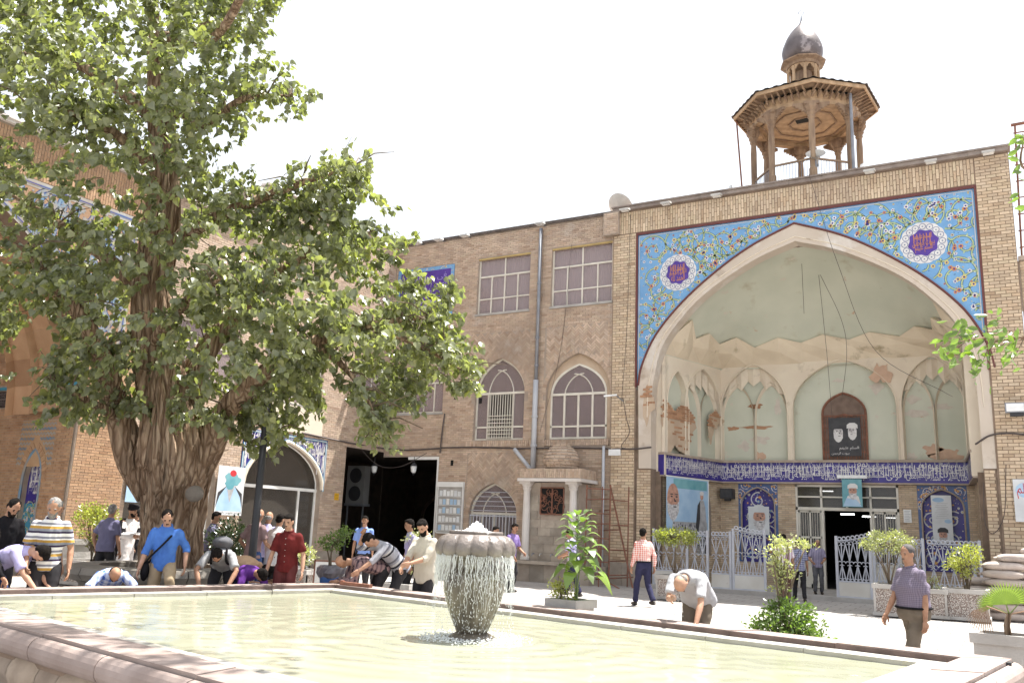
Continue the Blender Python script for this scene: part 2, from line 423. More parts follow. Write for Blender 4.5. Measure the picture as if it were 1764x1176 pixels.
def arabesque(F, test, box, n, dens=1.0, R=.75, wv=.05, seeds=None, nfl=100, rf=.09, sub=1, flc=None, mb=None):
    """scrolling vines with flowers over a tile panel; mats: 0 vine, 1 flower rim, 2 flower eye, 3 second rim, 4 dark edge, 5 third rim"""
    mb = mb or MB(); u0, u1, v0, v1 = box
    seeds = seeds or [(rnd.uniform(u0, u1), rnd.uniform(v0, v1), rnd.choice((-1, 1))) for _ in range(int(dens*(u1-u0)*(v1-v0)/(R*R*2.2))+1)]
    for (cx, cy, sg) in seeds:
        a0 = rnd.uniform(0, 2*PI)
        pts = []
        for k in range(46):
            t = k/45; r = R*(1-.86*t)+.04*math.sin(9*t); a = a0+sg*t*2*PI*1.45; pts.append((cx+r*math.cos(a), cy+r*math.sin(a)))
        mb.mi = 4; ribbon(mb, F, pts, wv*1.9, n, test); mb.mi = 0; ribbon(mb, F, pts, wv*1.15, n+.001, test)
        for k in range(4, 46, 7):                                   # leaves on the scroll
            x, y = pts[k]; a = rnd.uniform(0, 2*PI); l = wv*2.6
            if test(x, y) and test(x+l*math.cos(a), y+l*math.sin(a)):
                mb.mi = 0; ca, sa = math.cos(a), math.sin(a)
                mb.add([F.p(x, y, n+.0012), F.p(x+l*.5*ca-l*.28*sa, y+l*.5*sa+l*.28*ca, n+.0012), F.p(x+l*ca, y+l*sa, n+.0012), F.p(x+l*.5*ca+l*.28*sa, y+l*.5*sa-l*.28*ca, n+.0012)], [(0, 1, 2, 3)])
        for k in (15, 30, 45):
            x, y = pts[k]
            if test(x, y) and test(x+rf, y) and test(x-rf, y): rosette(mb, F, x, y, rf*1.15, n+.002, 7, .6, rnd.choice((1, 3, 5)), 2)
    placed = []
    for _ in range(nfl*6):
        if len(placed) >= nfl: break
        x, y = rnd.uniform(u0, u1), rnd.uniform(v0, v1); r = rf*rnd.choice((.45, .6, .8, 1))
        if not all(test(x+dx*r, y+dy*r) for dx, dy in ((1, 0), (-1, 0), (0, 1), (0, -1))): continue
        if any((x-a)**2+(y-b)**2 < (r+c)**2*1.5 for a, b, c in placed): continue
        placed.append((x, y, r)); rosette(mb, F, x, y, r, n+.003, rnd.choice((5, 6, 8)), rnd.choice((.45, .65)), rnd.choice((1, 3, 5, 1)), 2, rnd.random())
    for _ in range(int(nfl*2.2)):                                   # small leaves and thorns
        x, y = rnd.uniform(u0, u1), rnd.uniform(v0, v1); a = rnd.uniform(0, 2*PI); l = rf*.75
        if test(x, y) and test(x+l*math.cos(a), y+l*math.sin(a)):
            mb.mi = rnd.choice((4, 4, 1, 5)); ca, sa = math.cos(a), math.sin(a)
            mb.add([F.p(x, y, n+.0015), F.p(x+l*.5*ca-l*.2*sa, y+l*.5*sa+l*.2*ca, n+.0015), F.p(x+l*ca, y+l*sa, n+.0015), F.p(x+l*.5*ca+l*.2*sa, y+l*.5*sa-l*.2*ca, n+.0015)], [(0, 1, 2, 3)])
    return mb

# ------------------------------------------------------------------ colours of the place
BT = [(1.0, .96, .9), (.78, .72, .66), (1.12, 1.06, .98), (.9, .8, .7), (1.02, 1.0, .9), (.7, .6, .52)]
m_brick = mat('brick_buff', (.57, .465, .39), (.49, .395, .33), .88, 2.0, bump=.4, bscale=40, tint=BT, stain=[((.27, .2, .155), .45, .53, .78), ((.62, .54, .47), .9, .60, .8)])
m_brickY = mat('brick_yellow', (.63, .53, .415), (.55, .455, .35), .88, 2.0, bump=.4, bscale=40, tint=BT, stain=[((.33, .25, .19), .4, .55, .82)])
m_brickO = mat('brick_orange', (.47, .32, .215), (.39, .25, .16), .88, 2.0, bump=.4, bscale=40, tint=BT, stain=[((.2, .13, .09), .5, .55, .8)])
m_mortar = mat('mortar', (.42, .345, .285), (.33, .265, .215), .95, 4, bump=.5)
m_mortarD = mat('mortar_dark', (.27, .195, .145), (.2, .145, .105), .95, 4, bump=.5)
m_cream = mat('cream_plaster', (.72, .64, .52), (.66, .57, .46), .9, 1.2, bump=.15, stain=[((.36, .28, .2), 1.4, .60, .74), ((.62, .56, .47), .7, .55, .75)])
m_green = mat('green_plaster', (.57, .58, .485), (.50, .52, .43), .9, .9, bump=.2, stain=[((.40, .36, .26), 1.1, .60, .76), ((.50, .36, .26), 2.4, .665, .70), ((.56, .52, .44), 1.7, .66, .70)])
m_white = mat('white_plaster', (.72, .68, .65), (.62, .57, .53), .85, 1.5, bump=.2, stain=[((.45, .37, .3), 1.5, .62, .72)])
m_stone = mat('grey_stone', (.42, .38, .33), (.30, .265, .23), .85, 3, bump=.5, tint=[(.8, .78, .75), (1.1, 1.05, 1), (.92, .86, .82)])
m_conc = mat('concrete', (.44, .42, .40), (.34, .32, .30), .9, 3, bump=.4)
m_navy = mat('navy_tile', (.045, .03, .25), (.03, .022, .17), .35, 2, coord='Object')
m_azure = mat('azure_tile', (.18, .38, .63), (.14, .31, .55), .4, 2)
m_vine = mat('vine_tile', (.42, .52, .26), (.34, .44, .24), .4, 4)
m_ltile = mat('white_tile', (.70, .69, .68), (.6, .58, .58), .4, 4)
m_otile = mat('orange_tile', (.60, .24, .05), (.5, .2, .05), .4, 4)
m_ytile = mat('yellow_tile', (.72, .55, .16), None, .4, 4)
m_dtile = mat('dark_blue_tile', (.02, .06, .22), None, .4, 4)
m_ptile = mat('purple_tile', (.09, .035, .30), (.06, .025, .24), .4, 4)
m_ttile = mat('turquoise_tile', (.06, .30, .42), (.05, .22, .36), .4, 4)
m_maroon = mat('maroon_trim', (.14, .04, .035), None, .6, 3)
m_frame = mat('window_frame_paint', (.72, .68, .60), (.62, .58, .50), .5, 3)
m_framew = mat('white_frame', (.8, .8, .78), (.72, .72, .70), .4, 3)
m_glass = glassy('window_glass', (.36, .29, .295), .58, .12)
m_glassd = glassy('dark_glass', (.085, .075, .065), .25, .08)
m_curt = mat('curtain_pink', (.74, .62, .61), (.66, .54, .53), .95, 2, stretch=(6, 6, .3))
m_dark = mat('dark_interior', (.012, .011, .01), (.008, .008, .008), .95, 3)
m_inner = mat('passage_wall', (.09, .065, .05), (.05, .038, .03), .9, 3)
m_steel = mat('grey_pipe', (.30, .31, .34), (.22, .23, .26), .5, 3, metal=.4)
m_rust = mat('rusty_pipe', (.26, .11, .07), (.16, .075, .05), .8, 8, bump=.3)
m_black = mat('black_metal', (.03, .03, .035), None, .5, 3)
m_sheet = mat('sheet_metal', (.20, .17, .16), (.13, .11, .10), .5, 4, metal=.3)
m_wood = mat('old_wood', (.34, .24, .16), (.19, .125, .085), .85, 5, bump=.6, bscale=30, stretch=(1, 1, .25), stain=[((.42, .30, .2), 3, .6, .75)])
m_woodl = mat('pale_wood', (.50, .35, .22), (.34, .23, .14), .85, 5, bump=.6, bscale=30, stretch=(1, 1, .3))
m_gate = mat('grey_gate_paint', (.52, .53, .58), (.44, .45, .50), .5, 4)
m_gatep = mat('cream_gate_panel', (.66, .64, .60), (.56, .53, .48), .6, 1.5, stain=[((.4, .32, .26), 3, .68, .76)])
m_lamp = mat('floodlight_body', (.55, .53, .50), None, .5, 4)
m_lampg = mat('floodlight_glass', (.85, .86, .86), None, .2, 4)
m_skin = mat('skin', (.40, .225, .145), (.31, .165, .105), .6, 14, spec=.3)
m_skinl = mat('skin_light', (.47, .28, .195), (.38, .215, .145), .6, 14, spec=.3)
m_wazure = mat('worn_azure_tile', (.13, .24, .36), (.30, .25, .2), .6, 3)
m_wwhite = mat('worn_white_tile', (.38, .36, .34), (.3, .26, .22), .6, 3)
m_hair = mat('dark_hair', (.016, .012, .010), (.006, .005, .005), .85, 60, spec=.12, bump=1, bscale=120, stretch=(1, 1, .4))
m_hairg = mat('grey_hair', (.36, .34, .32), (.16, .15, .145), .85, 60, spec=.12, bump=1, bscale=120, stretch=(1, 1, .4))
m_poster = mat('poster_paper', (.72, .74, .76), None, .6, 2)
# ================================================================== GROUND
m_pave = mat('courtyard_paving', (.40, .375, .355), (.34, .315, .295), .9, .8, bump=.1, stain=[((.33, .30, .28), .35, .56, .8)])
def paving_lines(m):
    t = m.node_tree; b = t.nodes['Principled BSDF']; src = b.inputs['Base Color'].links[0].from_socket
    tc = nd(t, 'TexCoord'); br = nd(t, 'TexBrick'); br.inputs['Scale'].default_value = 1; br.inputs['Brick Width'].default_value = .6; br.inputs['Row Height'].default_value = .4
    br.inputs['Mortar Size'].default_value = .012; br.inputs['Color1'].default_value = (1, 1, 1, 1); br.inputs['Color2'].default_value = (.92, .92, .92, 1); br.inputs['Mortar'].default_value = (.42, .39, .37, 1)
    t.links.new(tc.outputs['Object'], br.inputs[0]); mx = nd(t, 'Mix', data_type='RGBA', blend_type='MULTIPLY'); mx.inputs[0].default_value = 1
    t.links.new(src, mx.inputs[6]); t.links.new(br.outputs[0], mx.inputs[7]); t.links.new(mx.outputs[2], b.inputs['Base Color'])
paving_lines(m_pave)
mb = MB(); mb.add([(-150, -150, 0), (150, -150, 0), (150, 150, 0), (-150, 150, 0)], [(0, 1, 2, 3)])
mb.build('ground', m_pave, kind='structure')

# ================================================================== THE PORTAL BUILDING
YF = 26.16
F = Fr((0, YF, 0), (1, 0, 0), (0, -1, 0))
CXA = -5.25
inner_prof = [(4.65, 5.3), (4.6, 6.3), (4.3, 7.55), (3.62, 8.5), (2.75, 9.3), (1.3, 10.15), (0, 10.62)]
outer_prof = [(5.1, 6.35), (4.98, 7.0), (4.5, 8.0), (3.6, 9.02), (2.45, 9.95), (1.3, 10.66), (0, 11.2)]
def prof_pts(pr, n=5):
    s = spline([(x, z, 0) for x, z in pr], n); R = [(CXA+p.x, p.y) for p in s]; L = [(CXA-p.x, p.y) for p in s]
    return L + list(reversed(R[:-1]))
A_in = prof_pts(inner_prof); A_out = prof_pts(outer_prof)
portal = thing('portal_building', 'tall buff brick mosque portal with blue tiled spandrels round a great pointed arch', 'building', (CXA, YF, 0))
bkP = Bricks(); PN = .10
UL, UR = -11.3, .60
open_in = [(CXA-4.65, 0)] + A_in + [(CXA+4.65, 0)]
cut = [(-10.42, 0)] + [(-10.42, 11.54), (-.29, 11.54)] + [(-.29, 0)]
mb = MB()
wall(mb, F, rect(UL, UR, 0, 12.45), [cut[:]], PN, .3, reveal=False)
mb.fb(F, UL, UL+.01, 0, 12.45, -.1, PN-.002)
mb.add([F.p(UR, 0, PN), F.p(UR, 12.45, PN), F.p(UR, 12.45, -6), F.p(UR, 0, -6)], [(0, 1, 2, 3)])
mb.add([F.p(UL, 12.44, PN), F.p(UR, 12.44, PN), F.p(UR, 12.44, -8), F.p(UL, 12.44, -8)], [(0, 1, 2, 3)])
mb.build('wall', m_mortarD, portal)
bkP.field(F, UL+.02, -10.46, .5, 11.6, (), .24, .078, .016, PN, PN+.014)
bkP.field(F, -.25, UR-.01, .1, 12.4, (), .24, .078, .016, PN, PN+.014)
bkP.field(F, UL+.02, -.27, 11.62, 12.4, (), .30, .07, .018, PN, PN+.014, vert=True)
# jambs below the arch
mb = MB(); wall(mb, F, rect(-10.42, CXA-4.65, 0, 3.65), [], .06); wall(mb, F, rect(CXA+4.65, -.29, 0, 3.65), [], .06)
mb.fb(F, -10.75, CXA-4.652, 0, 6.2, -.6, .045); mb.fb(F, CXA+4.652, .2, 0, 6.2, -.6, .045)
mb.fb(F, CXA-4.652, -9.74, 0, 3.6, -.62, -.38); mb.fb(F, -.76, CXA+4.652, 0, 3.6, -.62, -.38)
mb.build('jamb', m_mortarD, portal, kind='stuff')
for (a_, b_) in ((-10.0, -9.60), (-.90, -.5)): mb = MB(); mb.fb(F, a_, b_, 3.5, 7.4, -.62, -.40); mb.build('pier_return', m_cream, portal)
bkP.field(F, -10.38, CXA-4.66, .12, 3.62, (), .22, .072, .015, .06, .074)
bkP.field(F, CXA+4.66, -.33, .12, 3.62, (), .22, .072, .015, .06, .074)
# cream band of the arch: outer face, a groove, inner order
band = [(CXA-5.06, 3.66)] + A_out + [(CXA+5.06, 3.66), (CXA+4.65, 3.66)] + list(reversed(A_in)) + [(CXA-4.65, 3.66)]
mb = MB(); mb.prism(F, band, -.42, .085)
mid = [(CXA + (x-CXA)*1.0, z) for x, z in A_in]
mb.build('arch_band', mat('arch_band_plaster', (.60, .52, .44), (.52, .44, .36), .88, .7, bump=.12, stain=[((.38, .30, .23), 1.1, .62, .74), ((.68, .64, .6), .6, .56, .7)]), portal)
def inset(poly, k, dz=0): return [(CXA+(x-CXA)*k, 5.3+(z-5.3)*k+dz) for x, z in poly]
mb = MB()
P1 = inset(A_in, 1.028); mb.tube([F.p(x, z, .09) for x, z in P1], .02, 5); mb.build('moulding', m_cream, portal)
mb = MB(); mb.tube([F.p(x, z, .095) for x, z in A_out], .035, 5); mb.build('arch_trim', m_maroon, portal)
# the blue tile panel
pan = [(-10.42, 6.36)] + [p for p in A_out if p[1] > 6.36] + [(-.29, 6.36), (-.29, 11.54), (-10.42, 11.54)]
mb = MB(); mb.prism(F, pan, -.05, .05); panel = mb.build('spandrel_tiles', m_azure, portal)
mb = MB()
mb.fb(F, -10.46, -10.40, 6.3, 11.60, .04, PN+.02); mb.fb(F, -.31, -.25, 6.3, 11.60, .04, PN+.02); mb.fb(F, -10.40, -.31, 11.52, 11.60, .04, PN+.02)
mb.build('panel_border', m_maroon, portal)
poly_out = [(-10.42, 0)] + A_out + [(-.29, 0)]
def inpan(u, v): return -10.36 < u < -.36 and 6.4 < v < 11.47 and not inside(inset(poly_out, 1.012, .03), u, v)
med = [(-9.0, 10.05), (-1.68, 10.09)]
def inpan2(u, v): return inpan(u, v) and all((u-a)**2+(v-b)**2 > .64**2 for a, b in med)
rnd.seed(11)
seeds = []
for sg, side in ((-1, -1), (1, 1)):
    for (dx, z, s2, ) in ((4.6, 10.9, 1), (4.35, 9.0, -1), (3.0, 10.55, -1), (2.2, 10.95, 1), (1.2, 11.1, -1), (4.75, 8.0, 1), (3.0, 9.75, 1), (3.9, 11.1, -1), (4.8, 7.2, -1), (4.6, 9.9, -1), (3.4, 11.2, 1), (3.5, 10.1, 1), (2.6, 10.3, 1), (1.7, 10.8, -1), (4.9, 8.6, 1), (.4, 11.4, 1)):
        seeds.append((CXA+sg*dx, z, s2*sg))
mv = [m_vine, m_ltile, m_navy, m_otile, m_dtile, m_ytile]
ar = arabesque(F, inpan2, (-10.4, -.3, 6.4, 11.5), .052, R=.56, wv=.034, seeds=seeds+[(a+.45, b-.35, -c) for a, b, c in seeds], nfl=430, rf=.072)
ar.build('arabesque', mv, panel, fix=False)
mb = MB()                                                            # fine yellow-white line round the panel
for P_ in ([(-10.36, 6.5), (-10.36, 11.47), (-.36, 11.47), (-.36, 6.5)],): ribbon(mb, F, P_, .02, .055)
mb.build('border_line', m_ltile, panel, fix=False)
INS = [('الحمد لله', 'العلی الحکیم'), ('السلم علیهم', 'بیوت الرحمن')]
for k, (mu, mv_) in enumerate(med):
    mb = MB(); N = 48
    out = [(mu+math.cos(2*PI*i/96)*(.60+.025*abs(math.sin(8*2*PI*i/96))), mv_+math.sin(2*PI*i/96)*(.60+.025*abs(math.sin(8*2*PI*i/96)))) for i in range(96)]
    mb.prism(F, out, .05, .064); md = mb.build('medallion', m_ltile, portal)
    mb = MB()
    for i in range(16):
        a = 2*PI*i/16; x, y = mu+.49*math.cos(a), mv_+.49*math.sin(a)
        mb.mi = 1; ribbon(mb, F, [(x+.085*math.cos(t*PI/6), y+.085*math.sin(t*PI/6)) for t in range(13)], .014, .0655); rosette(mb, F, x, y, .05, .066, 6, .6, 0, 1)
    mb.build('ring_ornament', [m_ltile, m_dtile], md, fix=False)
    mb = MB(); st = [(mu+math.cos(2*PI*i/32+.2)*(.385 if i % 4 else .42)*(1-.06*(i % 4 == 2)), mv_+math.sin(2*PI*i/32+.2)*(.385 if i % 4 else .42)*(1-.06*(i % 4 == 2))) for i in range(32)]
    mb.prism(F, st, .055, .068); mb.build('star_field', m_ptile, md)
    mb = MB()
    for q, (w, y0) in enumerate(((.46, .05), (.58, -.13), (.46, -.29))):
        put_text(mb, F, INS[k][q % 2], mu-w/2, mu+w/2, mv_+y0, mv_+y0+.24, .071+.001*q, rot=.04)
    u = mu-.25
    while u < mu+.25: mb.add([F.p(u, mv_-.10, .074), F.p(u+.012, mv_-.10, .074), F.p(u+.014, mv_+.28, .074), F.p(u-.006, mv_+.26, .074)], [(0, 1, 2, 3)]); u += .085
    mb.build('inscription', m_otile, md, fix=False)
# coping
mb = MB()
for i in range(12): a = UL+(UR-UL)*i/12; mb.fb(F, a+.002, a+(UR-UL)/12-.002, 12.45, 12.56+.004*(i % 3), -.3, .22+.006*(i % 2))
mb.fb(F, UL-.03, UR+.06, 12.56+.01, 12.62, -.3, .26)
mb.build('coping', mat('coping_mat', (.30, .25, .22), (.2, .16, .14), .85, 3, bump=.5), portal)

# ---- inside of the portal: plaster shell
YB = 30.0
K = Fr((0, YB, 0), (1, 0, 0), (0, -1, 0))
pl, pr_ = Vector((CXA-4.65, YF+.42, 0)), Vector((CXA+4.65, YF+.42, 0)); bl_, br_ = Vector((-8.86, YB, 0)), Vector((-.86, YB, 0))
LW = Fr(pl, bl_-pl, Vector((1, -.27, 0)).normalized()); LW.n = Vector((LW.u.y, -LW.u.x, 0)).normalized(); LWL = (bl_-pl).length
RW = Fr(br_, pr_-br_, (-1, 0, 0)); RW.n = Vector((RW.u.y, -RW.u.x, 0)).normalized(); RWL = (pr_-br_).length
prof = [(1, 4.15), (1, 5.3), (.99, 6.3), (.975, 7.0), (.93, 7.7), (.84, 8.5), (.72, 9.15), (.55, 9.75), (.36, 10.2), (.18, 10.48), (0, 10.58)]
profs = [(p.x, p.y) for p in spline([(a, b, 0) for a, b in prof], 3)]
def rz(z):
    if z <= 4.15: return 1
    for i in range(len(profs)-1):
        if profs[i][1] <= z <= profs[i+1][1]: t = (z-profs[i][1])/(profs[i+1][1]-profs[i][1]+1e-9); return profs[i][0]*(1-t)+profs[i+1][0]*t
    return 0
base = []
for i in range(9): base.append(pl.lerp(bl_, i/9))
for i in range(15): base.append(bl_.lerp(br_, i/15))
for i in range(10): base.append(br_.lerp(pr_, i/9))
# soften the corners higher up
ctr = Vector((CXA, YF+.42, 0))
def shell(s, z, off=0):
    s = max(0, min(1, s)); f = s*(len(base)-1); i = min(int(f), len(base)-2); b = base[i].lerp(base[i+1], f-i)
    w = min(1, max(0, (z-7.5)/1.5)); a = PI*(1-s)
    rd = ctr + Vector((4.65*math.cos(a), 3.35*math.sin(a), 0)); b = b.lerp(rd, w)
    r = rz(z)*(1-off); p = ctr + (b-ctr)*r; return Vector((p.x, p.y, z-off*.4))
NS = 60; vs = []; fs = []; zz = [7.42]+[p[1] for p in profs if 7.42 < p[1] <= 10.57]+[10.575]
for z in zz:
    for k in range(NS+1): vs.append(shell(k/NS, z))
for j in range(len(zz)-1):
    for k in range(NS): a = j*(NS+1)+k; fs.append((a, a+1, a+NS+2, a+NS+1))
mb = MB(); mb.sm = True; mb.add(vs, fs); mb.build('vault', m_green, portal)
# cream folded band of the vault (zigzag edge)
mb = MB(); NZ = 9; rnd.seed(5)
top = []
for i in range(2*NZ+1): top.append((i/(2*NZ), (8.36 if i % 2 else 8.12)+rnd.uniform(-.04, .05)+(.28 if i in (1, 2*NZ-1) else 0)))
for i in range(2*NZ):
    s0, z0 = top[i]; s1, z1 = top[i+1]
    a = shell(s0, z0, .035); b = shell(s1, z1, .035); lo0 = shell(s0, 7.46, .0); lo1 = shell(s1, 7.46, .0)
    m0 = shell(s0, 7.9, .065 if i % 2 else .02); m1 = shell(s1, 7.9, .02 if i % 2 else .065)
    mb.add([a, b, m0, m1, lo0, lo1], [(0, 1, 3), (0, 3, 2), (2, 3, 5), (2, 5, 4)])
    a2 = shell(s0, z0, .0); b2 = shell(s1, z1, .0); mb.add([a, b, b2, a2], [(0, 1, 2, 3)])
mb.build('folded_band', mat('cream_fold', (.72, .62, .48), (.65, .55, .42), .9, 1.5, bump=.15, stain=[((.30, .24, .14), 1.3, .60, .72)]), portal)
# cream walls with recessed arched panels
def niche_wall(Fw, u0, u1, niches, z1=7.66, nn=.22):
    holes = [arch(c, h, zs, za, 9, z0=4.16) for (c, h, zs, za) in niches]
    mb = MB(); wall(mb, Fw, rect(u0, u1, 4.15, z1), holes, nn, nn-.01); mb.build('niche_wall', m_cream, portal)
    mb = MB(); wall(mb, Fw, rect(u0, u1, 4.15, z1), [], .012); mb.build('niche_back', m_green, portal)
    for (c, h, zs, za) in niches:
        mb = MB(); A = arch(c, h+.01, zs, za+.02, 9, z0=4.16); mb.tube([Fw.p(x, z, nn+.01) for x, z in A], .03, 5); mb.build('niche_edge', m_cream, portal)
def lancets(Fw, c, h, zs, za, n=2, d=.04):
    w = 2*h/n
    for k in range(n):
        cc = c-h+(k+.5)*2*h/n; mb = MB()
        A = arch(cc, w/2-.005, zs-.3, za-.62, 8, z0=4.17)
        B = arch(cc, w/2-.055, zs-.3, za-.75, 8, z0=4.17)
        for i in range(len(A)-1):
            mb.add([Fw.p(*A[i], d+.09), Fw.p(*A[i+1], d+.09), Fw.p(*B[i+1], d-.03), Fw.p(*B[i], d-.03)], [(0, 1, 2, 3)])
        mb.build('lancet_rib', m_cream, portal)
    out = arch(c, h, zs, za, 14); mb = MB(); N = 10; P = []
    for k in range(N+1):                                              # folded fan under the crown of the niche
        x = c-h*.93+2*h*.93*k/N; cl_ = clipx(out, x); f = abs(k/N-.5)*2; zb_ = za-.50-(.26 if k % 2 else 0)-.34*f
        P.append((x, cl_, min(zb_, cl_-.02), .14 if k % 2 else .05))
    for a_, b_ in zip(P, P[1:]): mb.add([Fw.p(a_[0], a_[1], a_[3]*.6+.04), Fw.p(b_[0], b_[1], b_[3]*.6+.04), Fw.p(b_[0], b_[2], b_[3]), Fw.p(a_[0], a_[2], a_[3])], [(0, 1, 2), (0, 2, 3)])
    mb.build('scallop', m_cream, portal)
def clipx(poly, x):
    ys = [poly[i][1]+(poly[i+1][1]-poly[i][1])*(x-poly[i][0])/(poly[i+1][0]-poly[i][0]) for i in range(len(poly)-1) if min(poly[i][0], poly[i+1][0]) <= x <= max(poly[i][0], poly[i+1][0]) and abs(poly[i+1][0]-poly[i][0]) > 1e-6]
    return max(ys) if ys else poly[0][1]
N_mid = (-4.62, 1.62, 5.95, 7.56); N_l = (-7.56, 1.14, 5.95, 7.56); N_r = (-1.92, .93, 5.95, 7.5)
niche_wall(K, -8.86, -.86, [N_mid, N_l, N_r]); lancets(K, *N_l); lancets(K, *N_r)
niche_wall(LW, 0, LWL, [(LWL-1.25, 1.05, 5.9, 7.3), (.85, .6, 5.7, 7.0)]); lancets(LW, LWL-1.25, 1.05, 5.9, 7.3)
niche_wall(RW, 0, RWL, [(1.25, 1.05, 5.9, 7.3)]); lancets(RW, 1.25, 1.05, 5.9, 7.3)
# fallen plaster: bare bricks
def blob(c, ru, rv, n=26, seed=1, k=.28):
    r = random.Random(seed); ph = [r.uniform(0, 6) for _ in range(4)]
    return [(c[0]+ru*math.cos(a)*(1+k*(math.sin(3*a+ph[0])+.5*math.sin(7*a+ph[1]))), c[1]+rv*math.sin(a)*(1+k*(math.sin(4*a+ph[2])+.5*math.sin(9*a+ph[3])))) for a in [2*PI*i/n for i in range(n)]]
m_tan = mat('bare_plaster', (.54, .42, .31), (.44, .33, .24), .95, 2, bump=.5)
m_redbrick = mat('red_brick', (.46, .28, .18), (.38, .22, .14), .9, 3, tint=BT, bump=.3)
bare = [(LW, (.80, 5.05), .85, .85, 1, .225), (F, (-10.02, 5.75), .2, .55, 3, .088), (LW, (3.05, 5.6), .42, .28, 4, .225), (LW, (2.75, 5.2), .16, .4, 8, .225)]
for (Fw, c, ru, rv, sd_, n) in bare:
    mb = MB(); pb = blob(c, ru, rv, 26, sd_); mb.prism(Fw, pb, n-.02, n+.006); mb.build('bare_patch', m_tan, portal)
    bb = Bricks(); bb.field(Fw, c[0]-ru*1.3, c[0]+ru*1.3, c[1]+rv*.35, c[1]+rv*1.3, (), .2, .06, .012, n, n+.03, only=lambda p, q=pb: inside(q, *p))
    bb.field(Fw, c[0]-ru*1.3, c[0]+ru*1.3, c[1]-rv*1.3, c[1]+rv*.35, (), .2, .06, .012, n, n+.014, only=lambda p, q=pb: inside(q, *p) and rnd.random() < .14)
    bkQ = MB()
    for b in bb.L: bkQ.ti = b[7]; bkQ.add(bb.corners(b), [(4, 5, 6, 7), (0, 1, 5, 4), (1, 2, 6, 5), (2, 3, 7, 6), (3, 0, 4, 7)])
    if bkQ.f: bkQ.build('bare_bricks', m_redbrick, portal, kind='stuff', fix=False)
m_peel = mat('peeled_peach', (.58, .40, .29), (.50, .34, .25), .95, 6, bump=.2); m_peelw = mat('peeled_white', (.60, .55, .48), (.52, .46, .4), .95, 6)
for i, (x, y, ru, rv, wh) in enumerate([(1302, 700, .22, .09, 2), (1262, 738, .2, .07, 2), (1305, 736, .5, .06, 2), (1310, 758, .3, .14, 1), (1283, 768, .2, .16, 1), (1310, 785, .17, .14, 0), (1575, 712, .5, .1, 1), (1632, 783, .42, .2, 0),
        (1606, 775, .25, .18, 0), (1520, 645, .3, .32, 0), (1445, 655, .18, .06, 1), (1510, 668, .2, .18, 1), (1572, 688, .22, .12, 1), (1620, 700, .3, .1, 1), (1570, 785, .15, .12, 1), (1340, 700, .1, .3, 1)]):
    P = onY(x, y, YB); mb = MB(); pb = blob((P.x, P.z), ru, rv, 22, 20+i, .3)
    deep = .25 if (not inside(arch(*N_mid, 9, z0=4.1), P.x, P.z) and not inside(arch(*N_l, 9, z0=4.1), P.x, P.z) and not inside(arch(*N_r, 9, z0=4.1), P.x, P.z)) else .02
    mb.prism(K, pb, deep-.02, deep+.004); mb.build('peeled_patch', (m_peel, m_peelw, m_redbrick)[wh], portal)

# ---- blue frieze round the three inner walls
for (Fw, u0, u1) in ((LW, 0, LWL), (K, -8.86, -.86), (RW, 0, RWL)):
    mb = MB(); mb.fb(Fw, u0, u1, 3.50, 4.14, 0, .26); fz = mb.build('frieze', m_navy, portal)
    mb = MB(); frieze_text(mb, Fw, u0+.08, u1-.08, 3.55, 4.09, .262, .30, 3); mb.build('calligraphy', m_ltile, fz, fix=False)
    mb = MB(); mb.fb(Fw, u0, u1, 4.14, 4.22, 0, .32); mb.fb(Fw, u0, u1, 3.45, 3.50, 0, .27); mb.build('ledge', m_mortar, portal)
# ---- brick lower walls of the portal
DX0, DX1 = -6.25, -3.10
nl, nr = (-7.5, .66), (-1.87, .69)
hl = arch(nl[0], nl[1]-.1, 2.75, 3.32, 7, z0=.9); hr = arch(nr[0], nr[1]-.1, 2.75, 3.32, 7, z0=.9)
holes = [rect(DX0, DX1, .12, 3.43), rect(nl[0]-nl[1], nl[0]+nl[1], .85, 3.44), rect(nr[0]-nr[1], nr[0]+nr[1], .85, 3.44)]
mb = MB(); wall(mb, K, rect(-8.86, -.86, 0, 3.45), holes, .10, .4); mb.build('inner_wall', m_mortar, portal)
bkP.field(K, -8.84, -.88, .1, 3.44, holes, .21, .05, .014, .10, .112)
wu0 = LWL-1.55; hw = arch(wu0+.45, .42, 2.6, 3.2, 7, z0=1.0)
mb = MB(); wall(mb, LW, rect(0, LWL, 0, 3.45), [hw], .10, .25); mb.build('inner_wall', m_mortar, portal)
bkP.field(LW, .02, LWL-.02, .1, 3.44, [hw], .21, .05, .014, .10, .112)
mb = MB(); wall(mb, RW, rect(0, RWL, 0, 3.45), [], .10, .25); mb.build('inner_wall', m_mortar, portal)
bkP.field(RW, .02, RWL-.02, .1, 3.44, (), .21, .05, .014, .10, .112)
def grille(Fw, poly, z0, n, parent, name='window', nx=4, nz=6, w=.03, matf=None, arcs=True, glass=True, back=.1):
    us = [p[0] for p in poly]; vs_ = [p[1] for p in poly]; u0, u1, v0, v1 = min(us), max(us), min(vs_), max(vs_); matf = matf or m_frame
    f = MB(); cx = (u0+u1)/2
    cen = lambda p, k: (cx+(p[0]-cx)*k, v0+(p[1]-v0)*k)
    inn = [(p[0]+(w*1.3 if p[0] < cx else -w*1.3 if p[0] > cx else 0), p[1]+(w*1.5 if p[1] <= v0+.001 else -w*1.2)) for p in poly]
    k = len(poly)
    f.add([Fw.p(*p, n+.03) for p in poly]+[Fw.p(*p, n+.03) for p in inn]+[Fw.p(*p, n-.02) for p in inn], [(i, (i+1) % k, (i+1) % k+k, i+k) for i in range(k)]+[(i+k, (i+1) % k+k, (i+1) % k+2*k, i+2*k) for i in range(k)])
    win = f.build(name, matf, parent)
    return win, (u0, u1, v0, v1)
